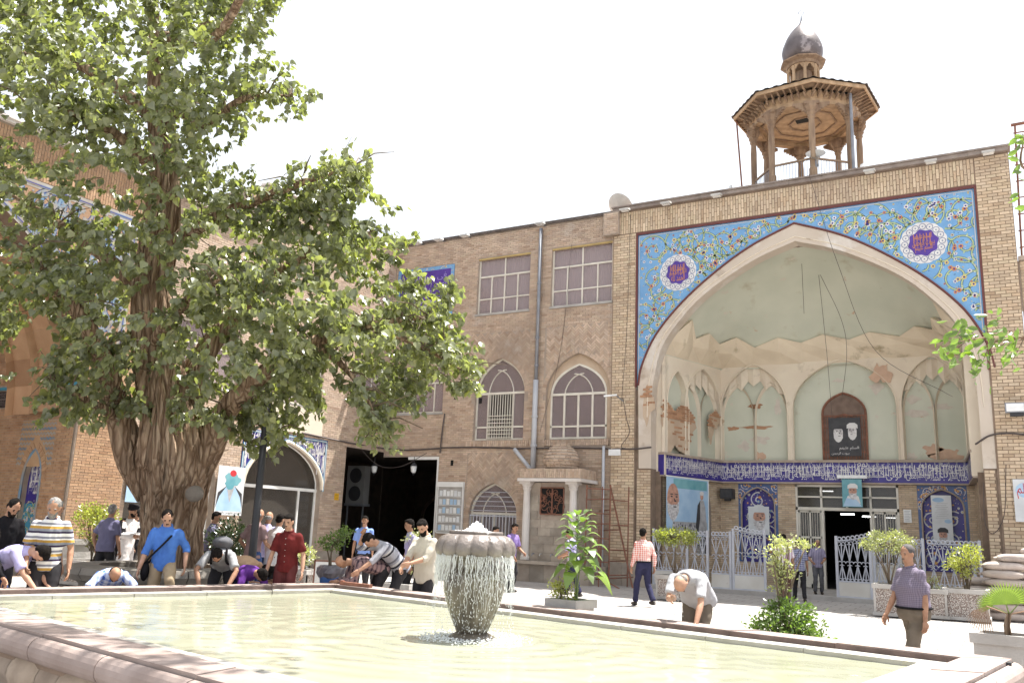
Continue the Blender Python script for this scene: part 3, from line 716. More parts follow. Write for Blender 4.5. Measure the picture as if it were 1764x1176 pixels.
def clipv(poly, u):
    xs = [];n = len(poly)
    for i in range(n):
        p, q = poly[i], poly[(i+1) % n]
        if (p[0] > u) != (q[0] > u): xs.append(p[1]+(q[1]-p[1])*(u-p[0])/(q[0]-p[0]))
    return (min(xs), max(xs)) if xs else None
def cliph(poly, v):
    return clipv([(b, a) for a, b in poly], v)
# side window with its grille
win, (u0, u1, v0, v1) = grille(LW, hw, 1, -.05, portal)
mb = MB()
for k in range(1, 4):
    u = u0+(u1-u0)*k/4; c = clipv(hw, u); mb.fb(LW, u-.015, u+.015, c[0], c[1], -.06, -.02)
for k in range(1, 6):
    v = v0+(v1-v0)*k/6; c = cliph(hw, v); mb.fb(LW, c[0], c[1], v-.015, v+.015, -.065, -.015)
mb.build('bars', m_gate, win)
mb = MB(); mb.prism(LW, hw, -.12, -.10); mb.build('pane', m_glassd, win)
# tiled niches either side of the door
for idx, ((cu, hwid), hh, fr_) in enumerate(((nl, hl, 3.44), (nr, hr, 3.44))):
    mb = MB(); mb.fb(K, cu-hwid, cu+hwid, .85, 3.44, -.12, -.05); nb = mb.build('tile_niche', m_navy, portal)
    spn = [(cu-hwid, .85), (cu-hwid, 3.44), (cu+hwid, 3.44), (cu+hwid, .85), (cu+hwid-.1, .85)] + list(reversed(hh[1:-1])) + [(cu-hwid+.1, .85)]
    mb = MB(); mb.prism(K, spn, -.05, .108); mb.build('niche_surround', mat('dusk_blue_tile', (.07, .13, .30), (.05, .09, .22), .4, 4), nb)
    tst = lambda u, v, h=hh: inside(h, u, v)
    a_ = arabesque(K, tst, (cu-hwid, cu+hwid, .9, 3.4), -.045, R=.26, wv=.02, seeds=[(cu+dx, z, s_) for dx, z, s_ in ((.3, 1.2, 1), (-.3, 1.2, -1), (.28, 1.8, -1), (-.28, 1.8, 1), (.28, 2.4, 1), (-.28, 2.4, -1), (.0, 2.9, 1))], nfl=46, rf=.055)
    a_.build('arabesque', [m_ltile, m_otile, m_ytile, m_azure, m_ltile, m_ltile], nb, fix=False)
    t2 = lambda u, v, h=hh, c=cu, w=hwid: c-w < u < c+w and 2.7 < v < 3.43 and not inside([(x, z+.03) for x, z in h], u, v)
    a_ = arabesque(K, t2, (cu-hwid, cu+hwid, 2.7, 3.44), .111, R=.16, wv=.016, nfl=22, rf=.04)
    a_.build('spandrel_flowers', [m_ltile, m_otile, m_ytile, m_navy, m_navy, m_otile], nb, fix=False)
    mb = MB(); mb.tube([K.p(x, z, .115) for x, z in hh], .028, 5); mb.build('rope_moulding', m_mortar, nb)
# door with transom lights
dr = thing('dummy', '', '') if False else None
mb = MB(); t = .06
for (a, b, c, d) in ((DX0, DX0+t, .12, 3.43), (DX1-t, DX1, .12, 3.43), (DX0, DX1, 3.36, 3.43), (DX0, DX1, 2.60, 2.70), (-5.44, -5.37, .12, 2.6), (-3.97, -3.90, .12, 2.6)): mb.fb(K, a, b, c, d, -.04, .12)
dframe = mb.build('door_frame', m_frame, portal)
mb = MB()
for u in (-5.44, -4.65, -3.93): mb.fb(K, u-.03, u+.03, 2.70, 3.36, -.03, .10)
mb.fb(K, DX0+t, DX1-t, 3.01, 3.06, -.03, .10); mb.build('transom_bars', m_frame, dframe)
xs = [DX0+t, -5.47, -5.41, -4.68, -4.62, -3.96, -3.90, DX1-t]
for k in range(4):
    for (c, d) in ((2.70, 3.01), (3.06, 3.36)):
        mb = MB(); mb.fb(K, xs[2*k], xs[2*k+1], c, d, .0, .01); mb.build('pane', m_glassd, dframe)
for (a, b) in ((DX0+t, -5.44), (-3.90, DX1-t)):
    mb = MB(); w = (b-a)
    for (p, q, r_, s_) in ((a, a+.05, .14, 2.6), (b-.05, b, .14, 2.6), (a+w/2-.025, a+w/2+.025, .14, 2.6), (a, b, .14, .26), (a, b, 2.53, 2.6), (a, b, .9, .98), (a, b, 1.7, 1.76)): mb.fb(K, p, q, r_, s_, .0, .06)
    lf = mb.build('side_door', m_frame, portal)
    mb = MB(); mb.fb(K, a+.05, b-.05, .26, .9, .01, .035); mb.build('kick_panel', m_frame, lf)
    for p, q in ((a+.05, a+w/2-.025), (a+w/2+.025, b-.05)):
        for r_, s_ in ((.98, 1.7), (1.76, 2.53)): mb = MB(); mb.fb(K, p, q, r_, s_, .02, .03); mb.build('pane', m_glassd, lf)
    mb = MB()
    for k in range(9): u = a+.07+(w-.14)*k/8; mb.fb(K, u-.006, u+.006, .98, 2.53, .038, .05)
    mb.build('bars', m_frame, lf)
# dim hall behind the door, with its lit ceiling tubes
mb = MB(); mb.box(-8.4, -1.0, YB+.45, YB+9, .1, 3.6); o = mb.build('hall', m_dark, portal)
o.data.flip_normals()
mb = MB(); mb.box(DX0, DX1, YB-.12, YB+.46, .10, .115); mb.build('threshold', m_conc, portal)
m_tube = lamp_mat('lit_tube', (1, 1, .97), 5)
for (x, y, z) in ((-5.0, YB+2.2, 2.55), (-4.35, YB+2.6, 2.5), (-5.5, YB+1.2, 3.28), (-3.5, YB+1.6, 2.45)):
    mb = MB(); mb.box(x-.22, x+.22, y, y+.05, z, z+.035); mb.build('tube_light', m_tube, portal)
# arched grille window high in the middle niche
g = arch(-4.63, .68, 5.75, 6.45, 8, z0=4.24)
mb = MB(); mb.prism(K, g, .012, .05); gb = mb.build('niche_window', mat('brown_window', (.20, .14, .11), (.13, .09, .07), .8, 4, bump=.4), portal)
mb = MB()
for k in range(1, 16):
    u = -5.31+1.36*k/16; c = clipv(g, u); mb.fb(K, u-.012, u+.012, 4.26, min(5.7, c[1]), .05, .085)
for v in (4.5, 4.9, 5.3, 5.7): mb.fb(K, -5.30, -3.96, v-.015, v+.015, .05, .08)
mb.tube([K.p(x, z, .06) for x, z in g], .04, 5); mb.tube([K.p(x, z, .07) for x, z in arch(-4.63, .5, 5.3, 5.75, 7, z0=4.3)], .025, 5)
mb.build('bars', m_rust, gb)
# floor of the portal and its step
mb = MB(); mb.box(CXA-4.65, CXA+4.65, YF-.12, YB+.0, 0, .12); mb.build('floor_step', m_conc, portal)
# stone plinths
rnd.seed(3)
for (a, b) in ((UL, -9.9), (-.6, UR)):
    u = a
    while u < b-.05: w = min(rnd.uniform(.4, .7), b-u); mb = MB(); mb.ti = rnd.random(); mb.fb(F, u+.004, u+w-.004, 0, .72+rnd.uniform(-.02, .02), .0, PN+.04); mb.build('plinth_stone', m_stone, portal); u += w
bkP.flush(portal, m_brickY)

# ================================================================== MIDDLE WING
XL = -20.71
wing = thing('brick_wing', 'three storey buff brick wing with pointed windows between the portal and the passage', 'building', (-15.5, YF, 0))
bkW = Bricks()
W1 = rect(-16.83, -14.6, 9.33, 11.5); W2 = rect(-13.72, -11.37, 9.33, 11.5)
A1 = arch(-15.68, 1.03, 6.35, 7.62, 9, z0=4.66); A2 = arch(-12.6, 1.06, 6.2, 7.25, 9, z0=4.66); A2h = arch(-12.58, 1.22, 6.2, 7.6, 9, z0=4.4)
A3 = arch(-15.75, .96, 2.1, 3.15, 9, z0=.95)
PS = rect(XL, -18.13, 0, 4.08)
WB = rect(-20.45, -18.12, 5.72, 7.5)
TP = rect(-20.6, -17.9, 9.28, 11.46)
holesW = [W1, W2, A1, A2h, A3, PS, WB]
mb = MB(); wall(mb, F, rect(XL, UL, 0, 12.45), [W1, W2, A1, A2h, A3, rect(XL+.001, -18.13, .001, 4.08), WB], 0, .28, skip=(5,))
mb.add([F.p(XL, 12.45, 0), F.p(UL, 12.45, 0), F.p(UL, 12.45, -8), F.p(XL, 12.45, -8)], [(0, 1, 2, 3)])
mb.build('wall', m_mortar, wing)
HB1 = (-16.95, -14.5, 6.0, 8.55); HB2 = (-13.9, -11.5, 6.0, 8.6); HB3 = (-16.9, -14.9, 2.2, 4.2)
hb = [rect(*HB1), rect(*HB2), rect(*HB3)]
def okh(box, a): return lambda u, v: box[0] < u < box[1] and box[2] < v < box[3] and not inside(a, u, v)
bkW.herring(F, okh(HB1, arch(-15.68, 1.16, 6.3, 7.8, 9, z0=4)), *HB1); bkW.herring(F, okh(HB2, arch(-12.58, 1.36, 6.2, 7.78, 9, z0=4)), *HB2)
bkW.herring(F, okh(HB3, arch(-15.75, 1.1, 2.1, 3.35, 9, z0=.5)), *HB3)
for hbx in hb: ribbon_ = None
sold = [rect(-17.0, -14.4, 4.42, 4.64), rect(-13.95, -11.4, 4.42, 4.64)]
bkW.field(F, XL+.02, UL-.02, .9, 12.4, holesW+hb+sold+[TP], .22, .06, .012)
for s_ in sold: bkW.field(F, s_[0][0], s_[1][0], s_[0][1], s_[2][1], (), .2, .07, .012, 0, .03, vert=True)
# voussoirs round the pointed openings
def voussoirs(bk, Fw, poly, w=.16, n=.02):
    for i in range(1, len(poly)-2):
        a, b = Vector(poly[i]), Vector(poly[i+1]); d = b-a; L = d.length
        if L < .02: continue
        k = max(1, int(L/.075)); ang = math.atan2(d.y, d.x)
        for j in range(k):
            c = a+d*((j+.5)/k); nrm = Vector((-d.y, d.x)).normalized()*(w/2+.01)
            bk.one(Fw, (c.x+nrm.x, c.y+nrm.y), ang, L/k-.01, w, 0, n)
for a_ in (A1, A3): voussoirs(bkW, F, a_)
voussoirs(bkW, F, A2h, .14)
def arched_window(Fw, poly, spring, parent, n=-.15, open_mid=False, cols=4, vbars=True):
    win, (u0, u1, v0, v1) = grille(Fw, poly, 1, n, parent, w=.045)
    cx = (u0+u1)/2; mb = MB(); w = .034
    c = cliph(poly, spring); mb.fb(Fw, c[0], c[1], spring-.04, spring+.04, n-.02, n+.035)
    lowb = v0+(spring-v0)*.28; mb.fb(Fw, c[0], c[1], lowb-.03, lowb+.03, n-.02, n+.03)
    for k in range(1, cols):
        u = u0+(u1-u0)*k/cols
        if open_mid and k == 2: continue
        mb.fb(Fw, u-w, u+w, v0, spring, n-.02, n+.032)
    for sg in (-1, 1):                                              # crossing tracery bows
        for (r0, h) in ((.5, .86), (1.0, .99)):
            pts = []
            for k in range(9):
                t_ = k/8; x = cx+sg*(u1-u0)/2*(r0 - (.5+r0*.35)*t_**1.5); z = spring+(v1-spring)*h*math.sin(t_*PI/2)**.9*(.78 if r0 == .5 else .98)
                pts.append((x, z))
            pts = [p for p in pts if inside(poly, *p)]
            if len(pts) > 1: mb.tube([Fw.p(x, z, n+.01) for x, z in pts], .022, 4)
    mb.build('glazing_bars', m_frame, win)
    full = [p for p in poly]
    mb = MB()
    if open_mid:
        q = (u1-u0)/cols
        for (a, b) in ((u0, u0+q), (u1-q, u1)): mb.fb(Fw, a, b, v0, spring, n-.01, n)
        up = [p for p in poly if p[1] >= spring-1e-6]; mb.prism(Fw, up, n-.01, n)
    else: mb.prism(Fw, full, n-.01, n)
    mb.build('pane', m_glass, win)
    return win
w1 = arched_window(F, A1, 6.35, wing, open_mid=True)
mb = MB(); q = 2.06/4
for k in range(11): u = -16.71+q+k*2*q/10+.0; mb.fb(F, u-.012, u+.012, 4.68, 6.3, -.12, -.09)
for k in range(7): v = 4.75+k*.13; mb.fb(F, -16.7+q, -16.7+3*q, v-.012, v+.012, -.09, -.06)
mb.build('security_bars', m_frame, w1)
w2 = arched_window(F, A2, 6.2, wing)
mb = MB(); rg = [p for p in A2h]; mb.prism(F, [A2h[0]]+A2h[1:-1]+[A2h[-1]]+[(A2[-1][0], 4.4)]+list(reversed(A2[1:-1]))+[(A2[0][0], 4.4)], -.2, -.13); mb.build('recessed_surround', m_tan, wing)
w3 = arched_window(F, A3, 2.1, wing, cols=4)
mb = MB()
for k in range(15): u = -16.68+k*1.86/14; mb.fb(F, u-.014, u+.014, .96, 2.06, -.06, -.03)
for v in (1.05, 2.02): mb.fb(F, -16.7, -14.8, v-.02, v+.02, -.05, -.02)
for k in range(5): v = 2.2+k*.16; c = cliph(A3, v); mb.fb(F, c[0], c[1], v-.01, v+.01, -.07, -.05)
mb.build('security_bars', m_gate, w3)
m_room = mat('room_wall', (.42, .36, .32), (.34, .28, .25), .9, 2)
for (p, dz) in ((A1, 2), (A2, 2), (A3, 1)):                        # rooms behind the panes
    us = [a for a, b in p]; vs_ = [b for a, b in p]; mb = MB(); mb.box(min(us)-.5, max(us)+.5, YF+.28, YF+3, min(vs_)-.2, max(vs_)+.4); o = mb.build('room', m_room, wing); o.data.flip_normals()
    o.data.polygons
def strip_front(o):                                                 # rooms stay open towards their window
    import bmesh
    bm = bmesh.new(); bm.from_mesh(o.data)
    y0 = min(v.co.y for v in bm.verts); f = [f for f in bm.faces if all(abs(v.co.y-y0) < 1e-4 for v in f.verts)]
    bmesh.ops.delete(bm, geom=f, context='FACES'); bm.to_mesh(o.data); bm.free()
for o in list(wing.children):
    if o.name.startswith('room'): strip_front(o)
for o in list(portal.children):
    if o.name.startswith('hall'): strip_front(o)
def casement(Fw, r, parent, cols=4, toph=.33, low=.27, n=-.12):
    u0, u1, v0, v1 = r[0][0], r[1][0], r[0][1], r[2][1]; t_ = .05
    mb = MB()
    for (a, b, c, d) in ((u0, u0+t_, v0, v1), (u1-t_, u1, v0, v1), (u0+t_, u1-t_, v0, v0+t_), (u0+t_, u1-t_, v1-t_, v1)): mb.fb(Fw, a, b, c, d, n-.03, n+.03)
    win = mb.build('window', m_frame, parent)
    mb = MB(); zt = v1-(v1-v0)*toph; zl = v0+(v1-v0)*low
    mb.fb(Fw, u0+t_, u1-t_, zt-.03, zt+.03, n-.02, n+.028); mb.fb(Fw, u0+t_, u1-t_, zl-.022, zl+.022, n-.02, n+.025)
    for k in range(1, cols): u = u0+(u1-u0)*k/cols; mb.fb(Fw, u-.024, u+.024, v0+t_, zt-.03, n-.02, n+.022)
    mb.fb(Fw, (u0+u1)/2-.024, (u0+u1)/2+.024, zt+.03, v1-t_, n-.02, n+.022); mb.build('glazing_bars', m_frame, win)
    for k in range(cols):
        a = u0+(u1-u0)*k/cols; b = u0+(u1-u0)*(k+1)/cols
        for c, d in ((v0+t_, zl), (zl, zt)): mb = MB(); mb.fb(Fw, a+.01, b-.01, c, d, n-.012, n-.006); mb.build('pane', m_glass, win)
    for k in range(2):
        a = u0+(u1-u0)*k/2; b = u0+(u1-u0)*(k+1)/2; mb = MB(); mb.fb(Fw, a+.01, b-.01, zt, v1-t_, n-.012, n-.006); mb.build('pane', m_glass, win)
    mb = MB(); N = 90; vs_ = []; 
    for k in range(N+1):
        u = u0+(u1-u0)*k/N; dn = .02*math.sin(k*1.9)+.012*math.sin(k*.7+1); vs_ += [Fw.p(u, v0, n-.09+dn), Fw.p(u, v1, n-.09+dn*.6)]
    mb.sm = True; mb.add(vs_, [(2*k, 2*k+2, 2*k+3, 2*k+1) for k in range(N)]); mb.build('curtain', m_curt, win, fix=False)
    mb = MB(); mb.fb(Fw, u0-.04, u1+.04, v0-.07, v0-.002, -.02, .05); mb.build('sill', m_conc, win)
    return win
casement(F, W1, wing); casement(F, W2, wing)
mb = MB(); mb.fb(F, W1[0][0], W1[1][0], 11.44, 11.498, -.085, -.01); mb.fb(F, W2[0][0], W2[1][0], 11.44, 11.498, -.085, -.01); mb.build('bounce_strip', m_ytile if False else mat('bounce_ochre', (.52, .38, .16), None, .8, 3), wing)  # ochre strips under the window heads: bounced light painted as colour
casement(F, WB, wing, cols=5, toph=.36, low=.02)
# tile panel
mb = MB(); mb.fb(F, -20.58, -17.92, 9.30, 11.44, -.02, .03); tp = mb.build('tile_panel', m_azure, wing)
mb = MB(); mb.fb(F, -20.43, -18.07, 9.45, 11.29, .03, .036); mb.build('tile_field', m_ptile, tp)
mb = MB()
for k in range(4): put_text(mb, F, ['بیوت الرحمن', 'الحمد لله', 'العلی الحکیم', 'فی یوم الدین'][k], -20.2, -18.25, 9.55+.42*k, 9.92+.42*k, .0385)
mb.build('inscription', mat('lilac_tile', (.32, .25, .6), None, .4, 3), tp, fix=False)
t3 = lambda u, v: -20.56 < u < -17.94 and 9.32 < v < 11.42 and not (-20.44 < u < -18.06 and 9.44 < v < 11.30)
arabesque(F, t3, (-20.6, -17.9, 9.3, 11.45), .032, R=.3, wv=.02, nfl=60, rf=.045).build('border_flowers', [m_ltile, m_ltile, m_navy, m_ytile, m_navy, m_ltile], tp, fix=False)
# parapet edge
mb = MB(); mb.fb(F, XL, UL, 12.45, 12.50, -.3, .10); mb.fb(F, XL, UL, 12.50, 12.53, -.3, .14); mb.build('parapet_edge', m_sheet, wing)
mb = MB(); mb.fb(F, -11.62, UL+.25, 11.62, 12.44, .0, .26); cb = mb.build('corner_block', m_mortar, wing)
bkW.field(F, -11.6, UL+.23, 11.66, 12.4, (), .22, .06, .012, .26, .27)
# plinth of big stones
rnd.seed(9); u = -18.1
while u < UL-.05: w = min(rnd.uniform(.45, .8), UL-u); mb = MB(); mb.ti = rnd.random(); mb.fb(F, u+.004, u+w-.004, 0, .88+rnd.uniform(-.03, .03), -.02, .05+rnd.uniform(0, .01)); mb.build('plinth_stone', m_stone, wing); u += w
# small square vent holes
for (x, y) in ((785, 683), (779, 797), (828, 690)):
    P = onY(x, y, YF); mb = MB(); mb.fb(F, P.x-.06, P.x+.06, P.z-.1, P.z+.1, .0, .018); mb.build('vent_hole', m_dark, wing)
bkW.flush(wing, m_brick)

# ================================================================== LEFT WING
G = Fr((XL, 0, 0), (0, 1, 0), (1, 0, 0))
lw = thing('left_wing', 'brick wing on the left with a blue tiled arch over a glazed shopfront', 'building', (XL, 20, 0))
bkL = Bricks(); L0, L1, LH = 15.05, YF, 12.45
AA = arch(21.05, 1.78, 2.65, 4.12, 9, z0=0)
AB = arch(16.7, 1.5, 2.5, 3.95, 9, z0=0)
WC = rect(20.25, 22.45, 5.42, 7.3); WD = rect(24.05, 25.85, 5.98, 7.6); WE = rect(16.2, 18.6, 5.42, 7.3)
GP = rect(23.99, YF-.001, .001, 4.26)
holesL = [AA, AB, WC, WD, WE, GP]
outl = [(L0, 0), (YF, 0), (YF, LH), (19.0, LH), (19.0, 10.8), (L0, 10.8)]
mb = MB(); wall(mb, G, outl, [[(u, max(v, .001)) for u, v in AA], [(u, max(v, .001)) for u, v in AB], WC, WD, WE, GP], 0, .35, skip=(5,))
mb.add([G.p(19, LH-.01, 0), G.p(YF, LH-.01, 0), G.p(YF, LH-.01, -8), G.p(19, LH-.01, -8)], [(0, 1, 2, 3)]); mb.add([G.p(19, 10.8, 0), G.p(19, LH, 0), G.p(19, LH, -8), G.p(19, 10.8, -8)], [(0, 1, 2, 3)])
mb.build('wall', m_mortar, lw)
spL = [(19.1, 2.4), (19.1, 4.36), (22.95, 4.36), (22.95, 2.4)]
pnl = rect(20.1, 22.6, 4.45, 5.38)
bkL.field(G, L0+.02, YF-.02, .6, 10.78, holesL+[spL, pnl], .22, .06, .012)
bkL.field(G, 19.02, YF-.02, 10.8, LH-.05, (), .22, .06, .012)
spn = [(19.1, 2.6), (19.1, 4.36), (22.95, 4.36), (22.95, 2.6)] + [(p[0], p[1]) for p in reversed([q for q in AA if q[1] >= 2.6])]
mb = MB(); mb.prism(G, spn, -.02, .03); sp = mb.build('spandrel_tiles', m_navy, lw)
mb = MB()
tA = lambda u, v: 19.2 < u < 22.85 and 2.7 < v < 4.27 and not inside([(21.05+(x-21.05)*1.07, z+.10) for x, z in AA], u, v)
frt = MB(); frieze_text(frt, G, 19.2, 22.85, 2.7, 4.27, .033, .36, 5)
keep = MB()
for f in frt.f:
    P_ = [Vector(frt.v[i]) for i in f]; c = sum(P_, Vector())/len(P_)
    if tA(c.y, c.z): keep.add(P_, [tuple(range(len(P_)))])
keep.build('calligraphy', m_ltile, sp, fix=False)
mb = MB()
for P_ in ([(19.15, 2.6), (19.15, 4.31), (22.9, 4.31), (22.9, 2.6)], [(21.05+(x-21.05)*1.035, z+.06) for x, z in AA if z > 2.6]):
    ribbon(mb, G, P_, .075, .036)
mb.mi = 1
for P_ in ([(19.15, 2.6), (19.15, 4.31), (22.9, 4.31), (22.9, 2.6)], [(21.05+(x-21.05)*1.035, z+.06) for x, z in AA if z > 2.6]): ribbon(mb, G, P_, .03, .038)
mb.build('tile_border', [m_ttile, m_ltile], sp, fix=False)
mb = MB(); mb.tube([G.p(x, z, .03) for x, z in AA if z > .1], .06, 6); mb.build('arch_moulding', m_cream, lw)
# glazed shopfront
def shopfront(A, c, hw_, zt, parent, door=None):
    mb = MB()
    mb.fb(G, c-hw_, c+hw_, zt-.05, zt+.05, -.3, -.18)
    for u in ([c-hw_+.03, c+hw_-.03]+([door] if door else [])): mb.fb(G, u-.035, u+.035, 0, zt-.05, -.29, -.2)
    mb.fb(G, c-hw_, c+hw_, 0, .12, -.29, -.2); mb.tube([G.p(x, z, -.24) for x, z in A if z >= zt], .03, 4)
    s = mb.build('shopfront', m_framew, parent)
    mb = MB(); mb.fb(G, c-hw_, c+hw_, .12, zt-.05, -.26, -.25); mb.build('pane', m_glassd, s)
    mb = MB(); mb.prism(G, [p for p in A if p[1] >= zt], -.26, -.25); mb.build('pane', m_glassd, s)
shopfront(AA, 21.05, 1.78, 2.62, lw, 22.0); shopfront(AB, 16.7, 1.5, 2.45, lw)
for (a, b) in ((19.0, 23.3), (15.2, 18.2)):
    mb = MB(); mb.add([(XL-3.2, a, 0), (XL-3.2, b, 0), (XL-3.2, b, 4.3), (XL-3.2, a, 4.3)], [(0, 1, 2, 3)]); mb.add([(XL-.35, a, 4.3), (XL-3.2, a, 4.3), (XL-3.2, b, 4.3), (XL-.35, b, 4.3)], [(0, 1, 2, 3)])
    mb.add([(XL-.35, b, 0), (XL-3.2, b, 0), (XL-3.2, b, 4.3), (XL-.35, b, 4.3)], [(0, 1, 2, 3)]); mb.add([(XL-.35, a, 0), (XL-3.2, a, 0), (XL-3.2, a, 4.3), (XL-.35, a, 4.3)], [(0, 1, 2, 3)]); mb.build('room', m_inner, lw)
mb = MB(); mb.fb(G, 20.1, 22.6, 4.46, 5.37, .0, .05); mb.build('cream_panel', m_cream, lw)
for w_ in (WC, WD, WE): casement(G, w_, lw, cols=5 if w_ is WC else 3, toph=.35, low=.02)
mb = MB(); mb.fb(G, 19.0, YF, LH, LH+.07, -.3, .12); mb.fb(G, L0, 19.0, 10.8, 10.9, -.3, .15); mb.build('parapet_edge', m_white, lw)
mb = MB(); rnd.seed(4); u = L0
for (a, b) in ((15.05, 15.2), (18.2, 19.27), (22.83, 23.99)): mb = MB(); mb.ti = rnd.random(); mb.fb(G, a, b, 0, .6, -.02, .05); mb.build('plinth', m_stone, lw)
bkL.flush(lw, m_brick)

# ---- the passage under the corner of the two wings
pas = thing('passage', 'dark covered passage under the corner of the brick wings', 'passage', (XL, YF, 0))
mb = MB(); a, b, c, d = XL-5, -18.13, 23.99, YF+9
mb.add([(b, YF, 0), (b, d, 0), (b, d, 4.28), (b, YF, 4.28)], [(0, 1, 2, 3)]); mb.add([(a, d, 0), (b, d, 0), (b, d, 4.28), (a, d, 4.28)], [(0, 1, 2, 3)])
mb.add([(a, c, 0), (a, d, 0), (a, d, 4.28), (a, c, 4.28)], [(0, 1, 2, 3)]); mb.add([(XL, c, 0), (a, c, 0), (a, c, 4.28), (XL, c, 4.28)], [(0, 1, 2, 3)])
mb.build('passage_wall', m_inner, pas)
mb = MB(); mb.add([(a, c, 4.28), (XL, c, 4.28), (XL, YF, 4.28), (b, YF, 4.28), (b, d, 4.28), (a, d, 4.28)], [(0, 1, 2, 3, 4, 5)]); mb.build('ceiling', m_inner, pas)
Fd = Fr((0, d-.3, 0), (1, 0, 0), (0, -1, 0))
for cx_ in (-24.0, -21.6, -19.4):
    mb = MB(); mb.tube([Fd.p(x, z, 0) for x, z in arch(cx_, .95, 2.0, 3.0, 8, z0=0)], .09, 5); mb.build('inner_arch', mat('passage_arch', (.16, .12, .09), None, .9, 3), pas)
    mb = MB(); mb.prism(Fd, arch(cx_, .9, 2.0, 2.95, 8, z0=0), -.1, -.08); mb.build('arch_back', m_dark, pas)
mb = MB(); mb.fb(F, -18.19, -18.13, 0, 4.02, -.1, .03); mb.fb(F, XL+1.2, -18.13, 3.98, 4.08, -.12, .035); mb.build('door_frame', m_framew, pas)

# ================================================================== LEFT IWAN BUILDING
li = thing('left_portal', 'orange brick arched portal with blue tile bands behind the tree on the far left', 'building', (XL, 9, 0))
bkI = Bricks(); OU0, OU1 = 5.3, 13.5
apc = 9.4
op = arch(apc, 4.1, 4.2, 9.35, 10, z0=0)
I0 = 3.0
mb = MB(); wall(mb, G, rect(I0, L0, 0, 10.8), [[(u, max(v, .001)) for u, v in op]], .06, 1.2)
mb.add([G.p(I0, 10.79, 0), G.p(L0, 10.79, 0), G.p(L0, 10.79, -8), G.p(I0, 10.79, -8)], [(0, 1, 2, 3)]); mb.build('wall', m_mortar, li)
spi = rect(4.4, 14.42, 3.9, 9.62)
bkI.field(G, 13.52, L0-.02, .2, 8.0, [spi, op], .22, .06, .012, .06, .072)
bkI.field(G, 14.44, L0-.02, 3.9, 10.75, (), .22, .06, .012, .06, .072)
bkI.field(G, I0, 14.42, 9.66, 10.75, (), .26, .062, .014, .06, .074, vert=True)
bkI.field(G, 13.52, 14.42, 3.9, 6.0, [op], .22, .06, .012, .06, .072)
spp = [(4.4, 6.0), (4.4, 9.62), (14.42, 9.62), (14.42, 6.0)] + list(reversed([(apc+(x-apc)*1.0, z) for x, z in op if z > 6.0]))
mb = MB(); mb.prism(G, spp, .0, .075); spl_ = mb.build('spandrel_tiles', m_brickO, li)
tI = lambda u, v: 4.5 < u < 14.3 and 6.1 < v < 9.5 and not inside([(apc+(x-apc)*1.03, z+.1) for x, z in op], u, v)
arabesque(G, tI, (9.4, 14.3, 6.1, 9.5), .078, R=.6, wv=.06, nfl=120, rf=.11, dens=1.6).build('tile_ornament', [m_wazure, m_wazure, m_wwhite, m_wazure, m_dtile, m_wazure], spl_, fix=False)
mb = MB()
for w_, mm, n_ in ((.2, 0, .078), (.07, 1, .082)):
    mb.mi = mm
    for P_ in ([(14.36, 6.0), (14.36, 9.55), (4.5, 9.55)], [(apc+(x-apc)*1.015, z+.07) for x, z in op if z > 6.0]): ribbon(mb, G, P_, w_, n_)
mb.mi = 2
for P_ in ([(14.36, 6.0), (14.36, 9.55), (4.5, 9.55)], [(apc+(x-apc)*1.015, z+.07) for x, z in op if z > 6.0]): ribbon(mb, G, P_, .02, .084)
mb.build('tile_border', [m_wwhite, m_wazure, m_navy], spl_, fix=False)
# brick soffit of the arch and the barrel behind it
mb = MB(); A_ = [(x, z) for x, z in op if z > 0]
for k in range(3):
    n_a, n_b = .06-k*.75, -.69-k*.75; sh = 1-.05*k
    for i in range(len(A_)-1):
        mb.ti = rnd.random()
        def q_(p, s): return (apc+(p[0]-apc)*s, p[1]*(1-.02*k))
        p0, p1 = q_(A_[i], sh), q_(A_[i+1], sh); p2, p3 = q_(A_[i], sh-.0), q_(A_[i+1], sh-.0)
        mb.add([G.p(*p0, n_a), G.p(*p1, n_a), G.p(*p3, n_b), G.p(*p2, n_b)], [(0, 1, 2, 3)])
        r0, r1 = q_(A_[i], sh-.05), q_(A_[i+1], sh-.05); mb.add([G.p(*p2, n_b), G.p(*p3, n_b), G.p(r1[0], r1[1]*.98, n_b), G.p(r0[0], r0[1]*.98, n_b)], [(0, 1, 2, 3)])
mb.build('arch_soffit', m_brickO, li)
# soffit bricks laid along the intrados
IY = 13.5
HF = Fr((0, IY-.02, 0), (1, 0, 0), (0, -1, 0))
sb = arch(onY(56, 820, IY).x, .42, 2.3, 3.15, 7, z0=.95)
mb = MB(); wall(mb, HF, rect(-27.5, XL-.02, 0, 9.3), [sb], 0, .3); mb.build('side_wall', m_mortar, li)
Psp = [onY(38, 712, IY), onY(103, 712, IY)]; spb = rect(sb[0][0]-.35, sb[-1][0]+.35, 2.7, 3.9)
fz0 = onY(40, 700, IY).z; fz1 = onY(40, 673, IY).z
bkI.field(HF, -27.4, XL-.03, .6, 9.2, [sb, spb, rect(-27.5, XL, fz0, fz1+.12)], .22, .06, .012)
mb = MB(); mb.fb(HF, -27.4, XL-.05, fz0, fz1, 0, .05); fzb = mb.build('black_frieze', mat('black_tile', (.015, .012, .018), None, .4, 3), li)
mb = MB(); frieze_text(mb, HF, -25.5, XL-.1, fz0+.03, (fz0+fz1)/2-.02, .053, .3, 2); frieze_text(mb, HF, -25.5, XL-.1, (fz0+fz1)/2+.03, fz1-.02, .053, .3, 2)
mb.fb(HF, -27.4, XL-.05, (fz0+fz1)/2-.015, (fz0+fz1)/2+.015, .05, .056); mb.build('calligraphy', mat('grey_tile_text', (.22, .2, .2), None, .5, 3), fzb, fix=False)
